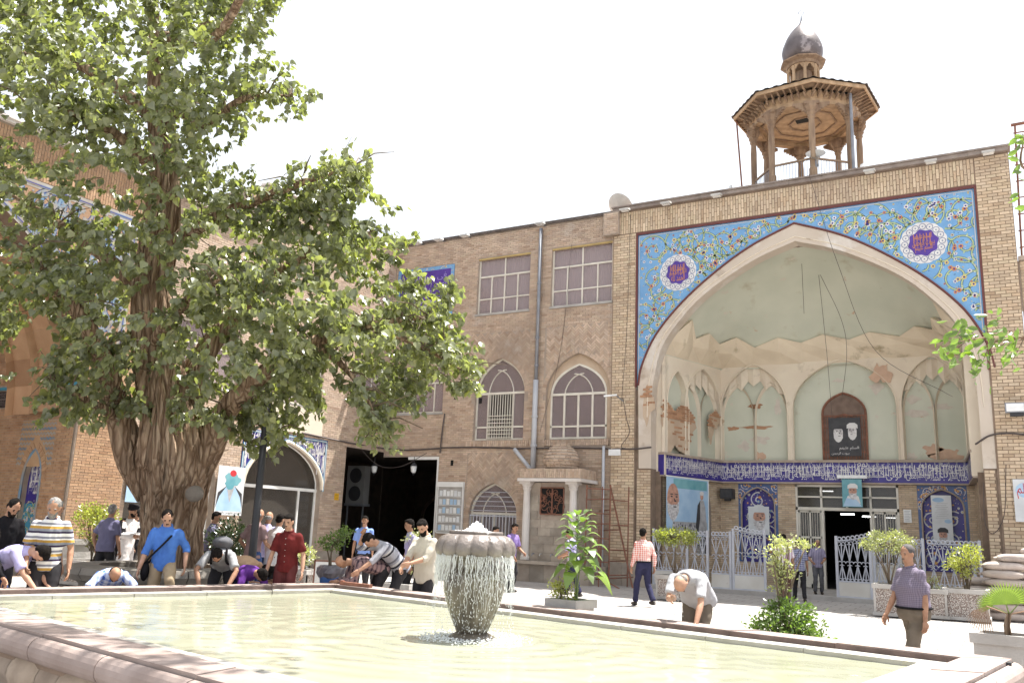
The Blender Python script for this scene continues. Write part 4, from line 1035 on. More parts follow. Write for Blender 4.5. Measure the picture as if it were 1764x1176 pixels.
mb = MB(); mb.fb(HF, -27.4, XL-.05, fz1+.04, fz1+.12, 0, .06); mb.build('tile_line', m_ttile, li)
mb = MB(); mb.prism(HF, sb, -.2, -.18); nb = mb.build('tile_niche', m_navy, li)
mb = MB(); cxs = (sb[0][0]+sb[-1][0])/2
frt = MB(); frieze_text(frt, HF, sb[0][0]+.08, sb[-1][0]-.08, 1.95, 2.9, -.176, .26, 4); frt.build('calligraphy', m_ltile, nb, fix=False)
tsb = lambda u, v: inside(sb, u, v) and v < 1.9
mb = MB(); mb.fb(HF, sb[0][0], sb[-1][0], .96, 1.75, -.18, -.175); mb.build('tile_field', m_ttile, nb)
arabesque(HF, tsb, (sb[0][0], sb[-1][0], .95, 1.9), -.172, R=.2, wv=.02, nfl=18, rf=.05).build('arabesque', [m_vine, m_ltile, m_otile, m_azure, m_navy, m_ltile], nb, fix=False)
mb = MB(); mb.tube([HF.p(x, z, .0) for x, z in sb], .04, 5); mb.build('niche_border', m_wazure, nb)
for k in range(9):                                                    # zigzag tile courses over the niche
    z = 3.82-k*.13
    mb = MB(); pts = []; u = spb[0][0]
    while u <= spb[1][0]+.001: pts.append((u, z+(.035 if int(round((u-spb[0][0])/.07)) % 2 else -.035))); u += .07
    t5 = lambda u, v: not inside([(cxs+(x-cxs)*1.35, zz_+.3) for x, zz_ in sb], u, v)
    ribbon(mb, HF, pts, .05, .012, t5)
    if mb.f: mb.build('zigzag_course', m_wazure if k % 2 else m_wwhite, li, fix=False)
mb = MB(); wall(mb, HF, spb, [], .004); mb.build('zigzag_ground', m_brickO, li)
voussoirs(bkI, HF, sb, .2, .02)
mb = MB(); rnd.seed(2)
mb.fb(G, 13.52, L0, 0, .55, .0, .12); mb.build('plinth', m_stone, li)
mb = MB(); mb.fb(HF, -27, XL, 0, .6, 0, .06); mb.build('plinth', m_stone, li)
mb = MB(); mb.add([(-27.5, 3, 0), (-27.5, IY, 0), (-27.5, IY, 9.5), (-27.5, 3, 9.5)], [(0, 1, 2, 3)]); mb.add([(-27.5, 3, 9.3), (-27.5, IY, 9.3), (XL-1, IY, 9.3), (XL-1, 3, 9.3)], [(0, 1, 2, 3)]); mb.build('back_wall', m_brickO, li)
mb = MB(); mb.fb(G, I0, L0, 10.8, 10.88, -.3, .18); mb.fb(G, I0, L0, 10.88, 10.93, -.3, .24); mb.build('coping', m_white, li)
bkI.flush(li, m_brickO)

# ================================================================== LOWER ANNEXE RIGHT OF THE PORTAL
an = thing('annexe', 'lower plain brick annexe at the right edge beyond the portal', 'building', (2.5, YF, 0))
mb = MB(); wall(mb, F, rect(UR+.02, 6, 0, 9.3), [], -.1); mb.add([F.p(UR, 9.3, -.1), F.p(6, 9.3, -.1), F.p(6, 9.3, -6), F.p(UR, 9.3, -6)], [(0, 1, 2, 3)]); mb.fb(F, UR+.02, 6, 9.3, 9.42, -.3, .0); mb.build('wall', m_mortar, an)
bb = Bricks(); bb.field(F, UR+.04, 6, .1, 9.28, (), .24, .07, .014, -.1, -.088); bb.flush(an, m_brickY, 60)
# ================================================================== ROOF PAVILION
PC = Vector((-5.25, 28.4, 0)); ZB = 12.5
pav = thing('roof_pavilion', 'old octagonal wooden pavilion with an onion dome on the portal roof', 'pavilion', (PC.x, PC.y, ZB))
def octa(R, z, ph=.30, n=8): return [Vector((PC.x+R*math.cos(ph+2*PI*k/n), PC.y+R*math.sin(ph+2*PI*k/n), z)) for k in range(n)]
def ring(mb, R0, R1, z0, z1, n=8, ph=.30):
    a = octa(R0, z0, ph, n); b = octa(R1, z0, ph, n); c = octa(R1, z1, ph, n); d = octa(R0, z1, ph, n)
    for k in range(n): j = (k+1) % n; mb.add([a[k], a[j], b[j], b[k], d[k], d[j], c[j], c[k]], [(0, 1, 2, 3), (4, 7, 6, 5), (0, 4, 5, 1), (2, 6, 7, 3)])
mb = MB(); ring(mb, 0.01, 2.0, ZB-.05, ZB+.35); mb.build('deck', m_mortar, pav)
cols = octa(1.72, 0)
for p in cols:
    c_ = Vector((p.x, p.y, 0)); mb = MB()
    mb.lathe(c_, [(.13, ZB+.35), (.13, ZB+.7), (.10, ZB+.74), (.105, 14.6), (.085, 14.95)], 8); o = mb.build('column', m_wood, pav)
    mb = MB(); mb.lathe(c_, [(.09, 14.9), (.13, 14.98), (.11, 15.02), (.17, 15.12), (.15, 15.16), (.23, 15.28), (.25, 15.36)], 8)
    d = (c_-Vector((PC.x, PC.y, 0))).normalized(); a_ = Fr((c_.x, c_.y, 0), (-d.y, d.x, 0), d)
    mb.fb(a_, -.24, .24, 15.36, 15.46, -.2, .2); mb.build('capital', m_wood, o)
    for sg in (-1, 1):
        k_ = MB()
        for i in range(5): k_.fb(a_, *sorted((sg*(.12+.09*i), sg*(.21+.09*i))), 15.14+.055*i, 15.46, -.05, .05)
        k_.build('bracket', m_wood, pav)
mb = MB(); ring(mb, 1.62, 1.84, 15.46, 15.62); mb.build('beam', m_woodl, pav)
mb = MB(); ring(mb, .01, 1.7, 15.60, 15.64); cl = mb.build('ceiling', m_woodl, pav)
mb = MB(); mb.box(PC.x-.25, PC.x+.2, PC.y-.4, PC.y-.1, 15.585, 15.598); mb.build('ceiling_hole', m_dark, cl)
mb = MB()
for R in (.5, 1.0, 1.4): ring(mb, R, R+.05, 15.56, 15.60)
mb.build('ceiling_moulding', m_wood, cl)
mb = MB(); ring(mb, 1.80, 1.86, 15.62, 15.86); fr_ = mb.build('frieze_board', m_woodl, pav)
for k in range(8):                                                   # carved square panels and rafters of the eave
    a, b = octa(1.87, 15.74)[k], octa(1.87, 15.74)[(k+1) % 8]; d = (b-a).normalized(); nn = Vector((d.y, -d.x, 0)); A_ = Fr((a.x, a.y, 0), d, nn); L_ = (b-a).length
    for i in range(6):
        u = L_*(i+.5)/6; m2 = MB(); m2.fb(A_, u-.07, u+.07, 15.66, 15.81, 0, .02); m2.fb(A_, u-.035, u+.035, 15.70, 15.77, .02, .035); m2.build('carved_panel', m_woodl, fr_)
    for i in range(7):
        u = L_*i/7+.03; m2 = MB(); m2.bar(A_.p(u, 15.66, -.02), A_.p(u, 15.76, .2), .05, .07); m2.bar(A_.p(u, 15.80, 0), A_.p(u, 15.93, .42), .05, .06); m2.build('rafter', m_wood, pav)
mb = MB(); ring(mb, 1.86, 2.36, 15.95, 15.99); mb.build('eave_boards', m_wood, pav)
mb = MB(); ring(mb, 2.33, 2.38, 15.88, 16.0); mb.build('eave_edge', m_woodl, pav)
mb = MB(); V = []; n = 192
for k in range(n):                                                   # corrugated roofing sheets
    a = 2*PI*k/n+.3; sec = (a-.3) % (2*PI/8) - PI/8; R = 2.46*math.cos(PI/8)/math.cos(sec); dz = .03*(k % 4 < 2)
    V += [(PC.x+R*math.cos(a), PC.y+R*math.sin(a), 16.0+dz), (PC.x+.5*math.cos(a), PC.y+.5*math.sin(a), 16.75+dz*.3)]
mb.add(V, [(2*k, 2*((k+1) % n), 2*((k+1) % n)+1, 2*k+1) for k in range(n)]); mb.build('roof', m_sheet, pav)
mb = MB(); mb.lathe((PC.x, PC.y, 0), [(.62, 16.6), (.62, 16.85), (.55, 16.9)], 8); mb.build('lantern_base', m_wood, pav)
for k in range(8):
    a = 2*PI*k/8+.3; x, y = PC.x+.5*math.cos(a), PC.y+.5*math.sin(a); mb = MB(); mb.lathe((x, y, 0), [(.05, 16.8), (.055, 17.2), (.05, 17.62)], 6); mb.build('lantern_column', m_woodl, pav)
    a2 = 2*PI*(k+1)/8+.3; x2, y2 = PC.x+.5*math.cos(a2), PC.y+.5*math.sin(a2); d = Vector((x2-x, y2-y, 0)); A_ = Fr((x, y, 0), d, (d.y, -d.x, 0)); mb = MB(); L_ = d.length
    mb.prism(A_, [(.03, 17.66), (.03, 17.45), (.09, 17.5), (.14, 17.6), (L_/2, 17.64), (L_-.14, 17.6), (L_-.09, 17.5), (L_-.03, 17.45), (L_-.03, 17.66)], -.02, .02); mb.build('lantern_arch', m_woodl, pav)
mb = MB(); mb.lathe((PC.x, PC.y, 0), [(.54, 17.66), (.58, 17.75), (.74, 17.80), (.75, 17.84), (.56, 17.9)], 16, flute=lambda a, j, z: 1+.03*(j in (2, 3))*math.cos(24*a)); mb.build('lantern_eave', m_wood, pav)
mb = MB(); mb.lathe((PC.x, PC.y, 0), [(.26, 16.86), (.24, 17.0), (.30, 17.25), (.27, 17.5), (.1, 17.6)], 10); mb.build('lantern_core', m_wood, pav)
mb = MB(); mb.sm = True; mb.lathe((PC.x, PC.y, 0), [(.50, 17.86), (.60, 17.95), (.67, 18.1), (.69, 18.28), (.655, 18.5), (.56, 18.75), (.43, 18.98), (.28, 19.18), (.13, 19.34), (.05, 19.46), (.03, 19.55)], 24, flute=lambda a, j, z: 1+.012*math.sin(7*a+j)); dm = mb.build('onion_dome', mat('dome_metal', (.15, .125, .125), (.09, .072, .072), .45, 2.5, bump=.3, metal=.35, stain=[((.30, .26, .26), 1.4, .55, .6)]), pav)
mb = MB(); mb.lathe((PC.x, PC.y, 0), [(.045, 19.5), (.03, 19.62), (.012, 19.75)], 6)
mb.tube([(PC.x+.09*math.cos(t), PC.y, 19.85+.1*math.sin(t)) for t in [i*2*PI/14-PI/2+.35 for i in range(13)]], .012, 4); mb.build('crescent_finial', m_steel, dm)
# railing round the deck
mb = MB()
for k in range(8):
    a, b = octa(1.72, 13.55)[k], octa(1.72, 13.55)[(k+1) % 8]; mb.bar(a, b, .05, .06)
mb.build('rail', m_wood, pav)
for k in range(8):
    a, b = octa(1.72, 0)[k], octa(1.72, 0)[(k+1) % 8]; m2 = MB()
    for i in range(1, 14): p = a.lerp(b, i/14); m2.bar((p.x, p.y, 12.85), (p.x, p.y, 13.53), .014)
    m2.bar((a.x, a.y, 12.95), (b.x, b.y, 12.95), .02); m2.build('rail_mesh', m_steel, pav)
mb = MB(); mb.tube([cols[7]*1+Vector((.12, -.3, 12.5)), cols[7]+Vector((.12, -.3, 15.8))], .05, 6); mb.build('downpipe', m_steel, pav)
mb = MB(); mb.tube([cols[4]+Vector((-.35, -.1, 12.5)), cols[4]+Vector((-.55, -.1, 15.9))], .03, 5); mb.build('leaning_pipe', m_rust, pav)

hs_ = thing('horn_loudspeaker', 'pale grey horn loudspeaker on the railing of the roof pavilion', 'loudspeaker', tuple(onY(1405, 280, 26.75)))
P = onY(1405, 270, 26.7); ax = Vector((.15, -.75, .5)).normalized(); q = ax.cross(Vector((0, 0, 1))).normalized(); w_ = q.cross(ax)
mb = MB(); vs = []; fs = []; rr = [(.06, -.3), (.07, -.18), (.10, -.05), (.17, .05), (.27, .11), (.28, .125)]
for (r, t) in rr:
    for k in range(16): a = 2*PI*k/16; vs.append(P+ax*t+q*(r*1.1*math.cos(a))+w_*(r*math.sin(a)*.8))
for j in range(len(rr)-1):
    for k in range(16): fs.append((j*16+k, j*16+(k+1) % 16, (j+1)*16+(k+1) % 16, (j+1)*16+k))
mb.sm = True; mb.add(vs, fs); mb.build('horn', m_lamp, hs_)
mb = MB(); mb.tube([P-ax*.15, P+Vector((0, 0, -.12)), P+Vector((0, .05, -.5))], .025, 5); mb.ell(P-ax*.32, (.09, .09, .09)); mb.build('driver_bracket', m_steel, hs_)

dsh = thing('satellite_dish', 'small grey satellite dish seen from behind on the roof edge beside the portal', 'satellite dish', (-11.45, 27.2, 12.5))
mb = MB(); vs = []; c_ = Vector((-11.45, 27.0, 13.05)); ax = Vector((.25, .7, .6)).normalized(); q = ax.cross(Vector((0, 0, 1))).normalized(); w_ = q.cross(ax); fs = []
for j, (r, t) in enumerate([(.02, -.12), (.2, -.10), (.38, -.05), (.5, 0), (.52, .01)]):
    for k in range(20): a = 2*PI*k/20; vs.append(c_+ax*t+q*r*math.cos(a)+w_*r*math.sin(a))
for j in range(4):
    for k in range(20): fs.append((j*20+k, j*20+(k+1) % 20, (j+1)*20+(k+1) % 20, (j+1)*20+k))
mb.sm = True; mb.add(vs, fs); mb.build('reflector', m_lamp, dsh, fix=False)
mb = MB(); mb.tube([c_-ax*.12, (c_.x, c_.y, 12.5)], .03, 6); mb.build('mast', m_steel, dsh)

# ---- floodlights under the parapets
rows = [(1147, 352, 'P'), (1234, 340, 'P'), (1498, 299, 'P'), (1604, 284, 'P'), (1703, 271, 'P'), (1076, 366, 'P'), (930, 384, 'W'), (800, 408, 'W'), (755, 417, 'W'), (718, 424, 'W')]
whr = ['first from the left above the blue tiles', 'second from the left above the blue tiles', 'just right of the pavilion above the tiles', 'above the right medallion under the coping', 'at the top right corner of the portal', 'at the corner where the portal meets the wing', 'over the grey downpipe of the wing', 'left of the first curtained window under the wing roof', 'over the purple tile panel, the right one', 'over the purple tile panel, the left one']
for (x, y, k), wt in zip(rows, whr):
    Y = YF-.45; p = onY(x, y, Y)
    if k == 'P': p.z = 12.38
    else: p.z = 12.36
    t = thing('floodlight', 'small flat floodlight '+wt, 'floodlight', (p.x, YF-.1, p.z), 'floodlights under the roof edges')
    mb = MB(); mb.hexa([(p.x-.16, p.y-.1, p.z-.04), (p.x+.16, p.y-.1, p.z-.04), (p.x+.16, p.y+.14, p.z), (p.x-.16, p.y+.14, p.z), (p.x-.16, p.y-.1, p.z+.02), (p.x+.16, p.y-.1, p.z+.02), (p.x+.14, p.y+.12, p.z+.08), (p.x-.14, p.y+.12, p.z+.08)]); mb.build('housing', m_lamp, t)
    mb = MB(); mb.box(p.x-.13, p.x+.13, p.y-.08, p.y+.1, p.z-.052, p.z-.042); mb.build('glass', m_lampg, t)
    mb = MB(); mb.bar((p.x, p.y+.1, p.z+.03), (p.x, YF-.1 if k == 'P' else YF+.01, p.z+.05), .03); mb.build('bracket', m_steel, t)
p = onY(1748, 703, 25.7); t = thing('wall_floodlight', 'large white floodlight on the brick wall at the right edge', 'floodlight', (p.x, YF-.1, p.z))
mb = MB(); mb.box(p.x-.22, p.x+.24, p.y-.1, p.y+.06, p.z-.12, p.z+.14); mb.build('housing', m_steel, t)
mb = MB(); mb.box(p.x-.19, p.x+.21, p.y-.115, p.y-.102, p.z-.09, p.z+.11); mb.build('glass', m_lampg, t)
mb = MB(); mb.box(p.x-.12, p.x+.2, p.y-.07, p.y+.08, p.z-.21, p.z-.122); mb.build('ballast_box', m_black, t)
mb = MB(); mb.bar((p.x, p.y, p.z-.1), (p.x, YF-.1, p.z-.1), .05); mb.build('bracket', m_steel, t)
p = onY(1059, 779, YF-.15); mb = MB(); mb.box(p.x-.2, p.x+.2, YF-.2, YF-.1, p.z-.1, p.z+.1)
props(mb.build('junction_box', m_lampg), 'white junction box on the brick pier beside the kiosk', 'junction box')
p = onY(1054, 682, YF-.4); t = thing('wall_lamp', 'slim white street lamp arm on the pier beside the arched window', 'lamp', (p.x, YF-.1, p.z))
mb = MB(); mb.bar((p.x-.22, YF-.55, p.z-.02), (p.x+.18, YF-.4, p.z+.03), .12, .05); mb.build('head', m_lampg, t); mb = MB(); mb.tube([(p.x+.15, YF-.42, p.z+.02), (p.x+.3, YF-.1, p.z-.15)], .02, 5); mb.build('arm', m_steel, t)
for (x, y, s, lb) in ((1258, 322, .12, 'little white lamp on the portal roof left of the pavilion'), (1485, 285, .14, 'little white box on the roof at the right foot of the pavilion')):
    p = onY(x, y, 26.3); mb = MB(); mb.hexa([(p.x-s*.5, 26.2, 12.62), (p.x+s*.5, 26.2, 12.62), (p.x+s*.5, 26.4, 12.62), (p.x-s*.5, 26.4, 12.62), (p.x-s*.3, 26.25, 12.85), (p.x+s*.45, 26.22, 12.88), (p.x+s*.4, 26.38, 12.88), (p.x-s*.3, 26.38, 12.85)]); props(mb.build('roof_lamp', m_lampg), lb, 'lamp')
# mast at the right edge
ms = thing('steel_mast', 'thin rusty steel lattice mast behind the right end of the portal', 'mast', (1.3, 27.5, 9.4))
mb = MB(); a_ = onY(1748, 215, 27.5); b_ = onY(1760, 440, 27.5); dx = .42
mb.tube([b_, a_], .03, 5); mb.tube([b_+Vector((dx, 0, 0)), a_+Vector((dx, 0, 0))], .03, 5); mb.bar(a_+Vector((-.1, 0, 0)), a_+Vector((1.0, 0, .02)), .07); mb.build('mast_frame', m_rust, ms)
for i in range(8):
    mb = MB(); p = b_.lerp(a_, i/8+.06); mb.bar(p+Vector((-.05, 0, 0)), p+Vector((dx, 0, 0)), .03); mb.build('rung', m_rust, ms)

# ---- downpipes and cables
def pipe(name, pts, r, m, label, cat='pipe', n=7, joints=()):
    mb = MB(); mb.tube(pts, r, n); o = mb.build(name, m); o.data.polygons.foreach_set('use_smooth', [True]*len(o.data.polygons)); props(o, label, cat)
    for z in joints: m2 = MB(); m2.lathe((pts[0][0], pts[0][1], 0), [(r*1.25, z), (r*1.25, z+.07)], 8); m2.build('pipe_joint', m, o)
    return o
dp = onY(932, 400, YF-.12).x; dq = onY(917, 800, YF-.12).x
pipe('downpipe', [(dp, YF-.12, 12.3), (dp, YF-.12, 6.75)], .065, m_steel, 'dark grey downpipe on the wing between the two curtained windows', joints=(10.2, 8.2, 7.2))
pipe('downpipe', [(dp, YF-.12, 6.72), (dp, YF-.12, 3.35)], .095, mat('light_pipe', (.52, .53, .56), (.45, .46, .49), .5, 3), 'thick light grey lower downpipe between the two pointed windows', joints=(5.4, 4.4))
a_ = onY(886, 773, YF-.2); b_ = onY(917, 812, YF-.2); pipe('downpipe', [a_, b_], .07, MATS['light_pipe'], 'short slanting grey pipe beside the downpipe over the kiosk')
p = onY(1040, 768, YF-.14); pipe('downpipe', [(p.x, YF-.14, p.z), (p.x, YF-.14, .05)], .05, MATS['light_pipe'], 'thin pale downpipe behind the rusty scaffold')
m_cable = mat('cable', (.10, .08, .075), None, .8, 4)
def cable(pts, r, label, n=5, seg=8):
    mb = MB(); mb.tube([tuple(p) for p in spline(pts, seg)], r, 4); o = mb.build('cable', m_cable); props(o, label, 'cable'); return o
cable([onY(760, 771, YF-.05), onY(820, 770, YF-.05), onY(900, 772, YF-.05), onY(980, 771, YF-.05), onY(1035, 772, YF-.06), onY(1090, 773, YF-.18), onY(1122, 770, YF-.18)], .028, 'thick sagging cable bundle along the wing above the ground floor')
cable([onY(1680, 765, YF-.06), onY(1705, 750, YF-.16), onY(1735, 746, YF-.18), onY(1764, 748, YF-.18), onY(1800, 752, YF-.18)], .025, 'dark cable bundle at the right pier of the portal')
cable([onX(520, 745, XL+.05), onX(600, 762, XL+.05), onX(655, 771, XL+.05), onY(700, 775, YF-.06), onY(757, 772, YF-.06)], .03, 'cable bundle round the corner over the passage')
cable([onY(766, 712, YF-.06), onY(762, 740, YF-.06), onY(758, 780, YF-.06)], .03, 'black vertical cable on the right of the passage')
cable([(-4.7, YF-.4, 12.6), (-3.95, 25.6, 9.6), (-3.2, 27.0, 7.2), (-1.2, YF-.1, 5.6)], .007, 'thin diagonal wire across the portal arch')
cable([(-5.3, 27.3, 10.25), (-5.28, 27.3, 8.6)], .007, 'short straight wire hanging from the apex of the portal vault')
cable([(-4.9, 27.9, 10.0), (-4.86, 28.6, 7.5), (-4.85, 29.0, 5.6)], .007, 'long straight wire hanging in the middle of the vault')
cable([(-4.85, 27.9, 10.0), (-4.35, 28.4, 8.6), (-4.3, 28.9, 7.6), (-4.62, 29.7, 6.3)], .007, 'curved wire hanging to the brown grille window')
cable([onY(985, 420, YF-.03), onY(966, 600, YF-.03), onY(930, 745, YF-.03)], .007, 'thin slanting wire over the wing wall left of the right windows')
cable([onY(1086, 370, YF-.14), onY(1080, 560, YF-.14), onY(1070, 700, YF-.14)], .007, 'thin vertical wire down the left pier of the portal')
cable([onY(1073, 685, YF-.14), onY(1079, 720, YF-.14), onY(1084, 745, YF-.14), onY(1070, 768, YF-.14), onY(1078, 772, YF-.14)], .010, 'looping cable on the left pier beside the wall lamp')
cable([onY(1694, 830, YF-.1), onY(1697, 900, YF-.1), onY(1712, 918, YF-.12), onY(1730, 885, YF-.12), onY(1733, 800, YF-.12)], .009, 'thin looping wire on the right pier behind the sandbags')

# ================================================================== WATER KIOSK ON THE WING
KY = 24.95
def kx(x, y, Y=KY): return onY(x, y, Y)
kc = kx(945, 900).x
kio = thing('drinking_fountain_kiosk', 'stone drinking water kiosk with white columns and a small brick dome', 'kiosk', (kc, KY+.5, 0))
xl, xr = kx(898, 870).x, kx(1000, 870).x; zr = kx(945, 829).z
rnd.seed(21); mb = MB()
mb.box(xl+.18, xr-.18, KY+.25, YF, .62, zr-.02); core = mb.build('body', m_mortar, kio)
wz0, wz1 = kx(946, 885).z, kx(946, 839).z; wx0, wx1 = kx(926, 860).x, kx(966, 860).x
KF = Fr((0, KY+.25, 0), (1, 0, 0), (0, -1, 0))
z = .64; row = 0
while z < zr-.1:                                                       # ashlar of the kiosk front
    h = .26 if z+.5 < zr else zr-.02-z; u = xl+.18 - (.2 if row % 2 else 0)
    while u < xr-.18:
        w = rnd.uniform(.35, .55); a, b = max(u, xl+.18), min(u+w, xr-.18); u += w
        if b-a < .05: continue
        segs = [(a, b)]
        if z+h > wz0 and z < wz1: segs = [s for s in ((a, min(b, wx0)), (max(a, wx1), b)) if s[1]-s[0] > .03]
        for (p, q) in segs: mb = MB(); mb.ti = rnd.random(); mb.fb(KF, p+.004, q-.004, z+.004, z+h-.004, 0, .02+rnd.uniform(0, .012)); mb.build('ashlar', m_stone, kio)
    z += h; row += 1
mb = MB(); mb.fb(KF, wx0, wx1, wz0, wz1, .002, .014); gr = mb.build('grille_window', m_dark, kio)
mb = MB(); rnd.seed(6)
for k in range(26): c = (rnd.uniform(wx0+.08, wx1-.08), rnd.uniform(wz0+.08, wz1-.08)); r = rnd.uniform(.05, .13); a0 = rnd.uniform(0, 6); mb.tube([KF.p(c[0]+r*math.cos(a0+t*.5), c[1]+r*math.sin(a0+t*.5), .035) for t in range(10)], .012, 4)
for u in (wx0, (wx0+wx1)/2, wx1): mb.fb(KF, u-.02, u+.02, wz0, wz1, .01, .05)
for v in (wz0, wz1): mb.fb(KF, wx0, wx1, v-.02, v+.02, .01, .05)
mb.build('grille', m_rust, gr)
for x in (xl+.12, kx(983, 900).x):
    z0 = .66; mb = MB(); mb.lathe((x, KY+.14, 0), [(.15, z0), (.15, z0+.1), (.12, z0+.14), (.125, 1.8), (.11, zr-.28)], 12); col = mb.build('column', m_white, kio)
    mb = MB(); mb.lathe((x, KY+.14, 0), [(.12, zr-.28), (.15, zr-.2), (.13, zr-.18), (.19, zr-.08)], 12); mb.box(x-.2, x+.2, KY-.04, KY+.34, zr-.08, zr); mb.build('capital', m_white, col)
mb = MB(); mb.box(xl-.12, xr+.05, KY-.12, YF, zr, zr+.10); mb.build('cornice', m_white, kio)
mb = MB(); mb.box(xl-.05, xr, KY-.05, YF, zr+.10, zr+.42); mb.build('parapet', m_mortar, kio)
bk = Bricks(); PF = Fr((0, KY-.05, 0), (1, 0, 0), (0, -1, 0)); bk.field(PF, xl-.05, xr, zr+.11, zr+.41, (), .2, .06, .012, 0, .014, vert=True)
SF = Fr((xr, KY-.05, 0), (0, 1, 0), (1, 0, 0)); bk.field(SF, 0, YF-KY, zr+.11, zr+.41, (), .2, .06, .012, 0, .014, vert=True)
dc = Vector((kx(967, 800, KY+.55).x, KY+.55, 0)); zd = zr+.42
mb = MB(); mb.sm = True; pr2 = [(.52, zd), (.52, zd+.14), (.56, zd+.16), (.60, zd+.28), (.56, zd+.46), (.44, zd+.64), (.27, zd+.78), (.1, zd+.87), (.02, zd+.92)]
mb.lathe(dc, pr2, 24); dmo = mb.build('dome', m_mortar, kio)
mb = MB(); rnd.seed(8)
for j in range(12):                                                   # courses of brick on the dome
    t = (j+.5)/12; i = t*(len(pr2)-2)+.3; i0 = min(int(i), len(pr2)-2); f = i-i0
    r, zq = pr2[i0][0]*(1-f)+pr2[i0+1][0]*f, pr2[i0][1]*(1-f)+pr2[i0+1][1]*f
    nb_ = max(5, int(2*PI*r/.17))
    for k in range(nb_):
        a = 2*PI*(k+.5*(j % 2))/nb_; c = Vector((dc.x+(r-.01)*math.cos(a), dc.y+(r-.01)*math.sin(a), zq)); tx = Vector((-math.sin(a), math.cos(a), 0)); mb.ti = rnd.random()
        up_ = Vector((pr2[i0+1][0]-pr2[i0][0], 0, pr2[i0+1][1]-pr2[i0][1])).normalized(); uu_ = Vector((math.cos(a)*up_.x, math.sin(a)*up_.x, up_.z)); nn_ = tx.cross(uu_)
        hw2 = PI*r/nb_*.93; q = []
        for s_ in (0, .026):
            for (p_, o_) in ((-1, -1), (1, -1), (1, 1), (-1, 1)): q.append(c+tx*hw2*p_+uu_*.028*o_+nn_*s_)
        mb.hexa(q)
mb.build('dome_bricks', m_brick, dmo, kind='stuff')
mb = MB(); mb.box(kx(897, 960).x, xr+.05, KY-.35, YF, .55, .64); mb.build('counter_slab', m_stone, kio)
mb = MB(); u = kx(893, 980).x; rnd.seed(31)
for k in range(5):
    w = .52; mb = MB(); mb.ti = rnd.random(); mb.box(u+k*w+.004, u+(k+1)*w-.004, KY-.22, YF-.06, 0, .55); mb.build('base_block', m_stone, kio)
for k, x in enumerate((918, 931, 950)):
    p = kx(x, 950, KY+.12); mb = MB(); mb.tube([(p.x, KY+.24, .86), (p.x, KY+.08, .86), (p.x, KY+.05, .80)], .018, 5); mb.build('tap', m_lamp if k == 1 else m_steel, kio)
bk.flush(kio, m_brick, 60)

# scaffold of rusty tube by the kiosk
sc_ = thing('rusty_scaffold', 'rusty tube scaffold frame standing beside the kiosk', 'scaffold', tuple(onY(1030, 1000, 25.3)))
Y0, Y1 = 25.0, 25.75; x0, x1 = onY(1004, 900, Y0).x, onY(1050, 900, Y0).x
for (x, y) in ((x0+.1, Y0), (x1, Y0), (x0+.3, Y1), (x1+.3, Y1)):
    mb = MB(); mb.tube([(x, y, 0), (x+.02, y, 3.05)], .022, 5); mb.build('post', m_rust, sc_)
for i, z in enumerate((.35, .75, 1.1, 1.45, 1.85, 2.2, 2.6, 2.95)):
    mb = MB(); mb.tube([(x0+.1, Y0, z), (x1, Y0, z+.03*(-1)**i)], .018, 5); mb.build('rung', m_rust, sc_)
    if i % 2 == 0: mb = MB(); mb.tube([(x1, Y0, z), (x1+.3, Y1, z)], .018, 5); mb.build('rung', m_rust, sc_)
mb = MB(); mb.tube([(x0-.3, Y0-.1, .12), (x1+.5, Y1, .3)], .02, 5); mb.build('brace', m_rust, sc_)
mb = MB(); mb.tube([(x1+.5, Y0-.35, .0), (x0, Y0+.2, .45)], .02, 5); mb.build('brace', m_rust, sc_)
mb = MB(); mb.tube([(x1-.2, Y0-.3, .0), (x1-.35, Y0, 1.8)], .02, 5); mb.build('brace', m_rust, sc_)
a_ = onY(1051, 835, YF-.12); b_ = Vector((onY(1092, 990, 25.5).x, 25.4, 0))
ld = thing('leaning_pole', 'long rusty pole with cross bars leaning on the brick pier', 'pole', tuple(b_))
mb = MB(); mb.tube([b_, a_], .028, 6); mb.build('pole', m_rust, ld)
for t_ in (.25, .55, .75): mb = MB(); p = b_.lerp(a_, t_); mb.tube([p, p+Vector((-.75, .3, -.05))], .018, 5); mb.build('cross_bar', m_rust, ld)

# ================================================================== NOTICES, BANNERS, POSTERS
m_skinp = mat('printed_skin', (.60, .34, .25), (.36, .19, .14), .6, 9); m_beardp = mat('printed_beard', (.70, .68, .68), (.36, .34, .35), .6, 13)
m_sky_p = mat('printed_blue', (.30, .46, .66), (.42, .58, .74), .6, 2); m_tealp = mat('printed_teal', (.10, .30, .36), (.2, .42, .46), .6, 2); m_blackp = mat('printed_black', (.03, .03, .035), (.05, .05, .055), .6, 6)
m_greyp = mat('printed_grey', (.45, .45, .46), (.3, .3, .31), .6, 6); m_redp = mat('printed_red', (.60, .04, .05), None, .6, 4); m_crowd = mat('printed_crowd', (.08, .08, .14), (.2, .18, .2), .6, 14)
def ov(c, ru, rv, n=20, ph=0): return [(c[0]+ru*math.cos(2*PI*i/n+ph), c[1]+rv*math.sin(2*PI*i/n+ph)) for i in range(n)]
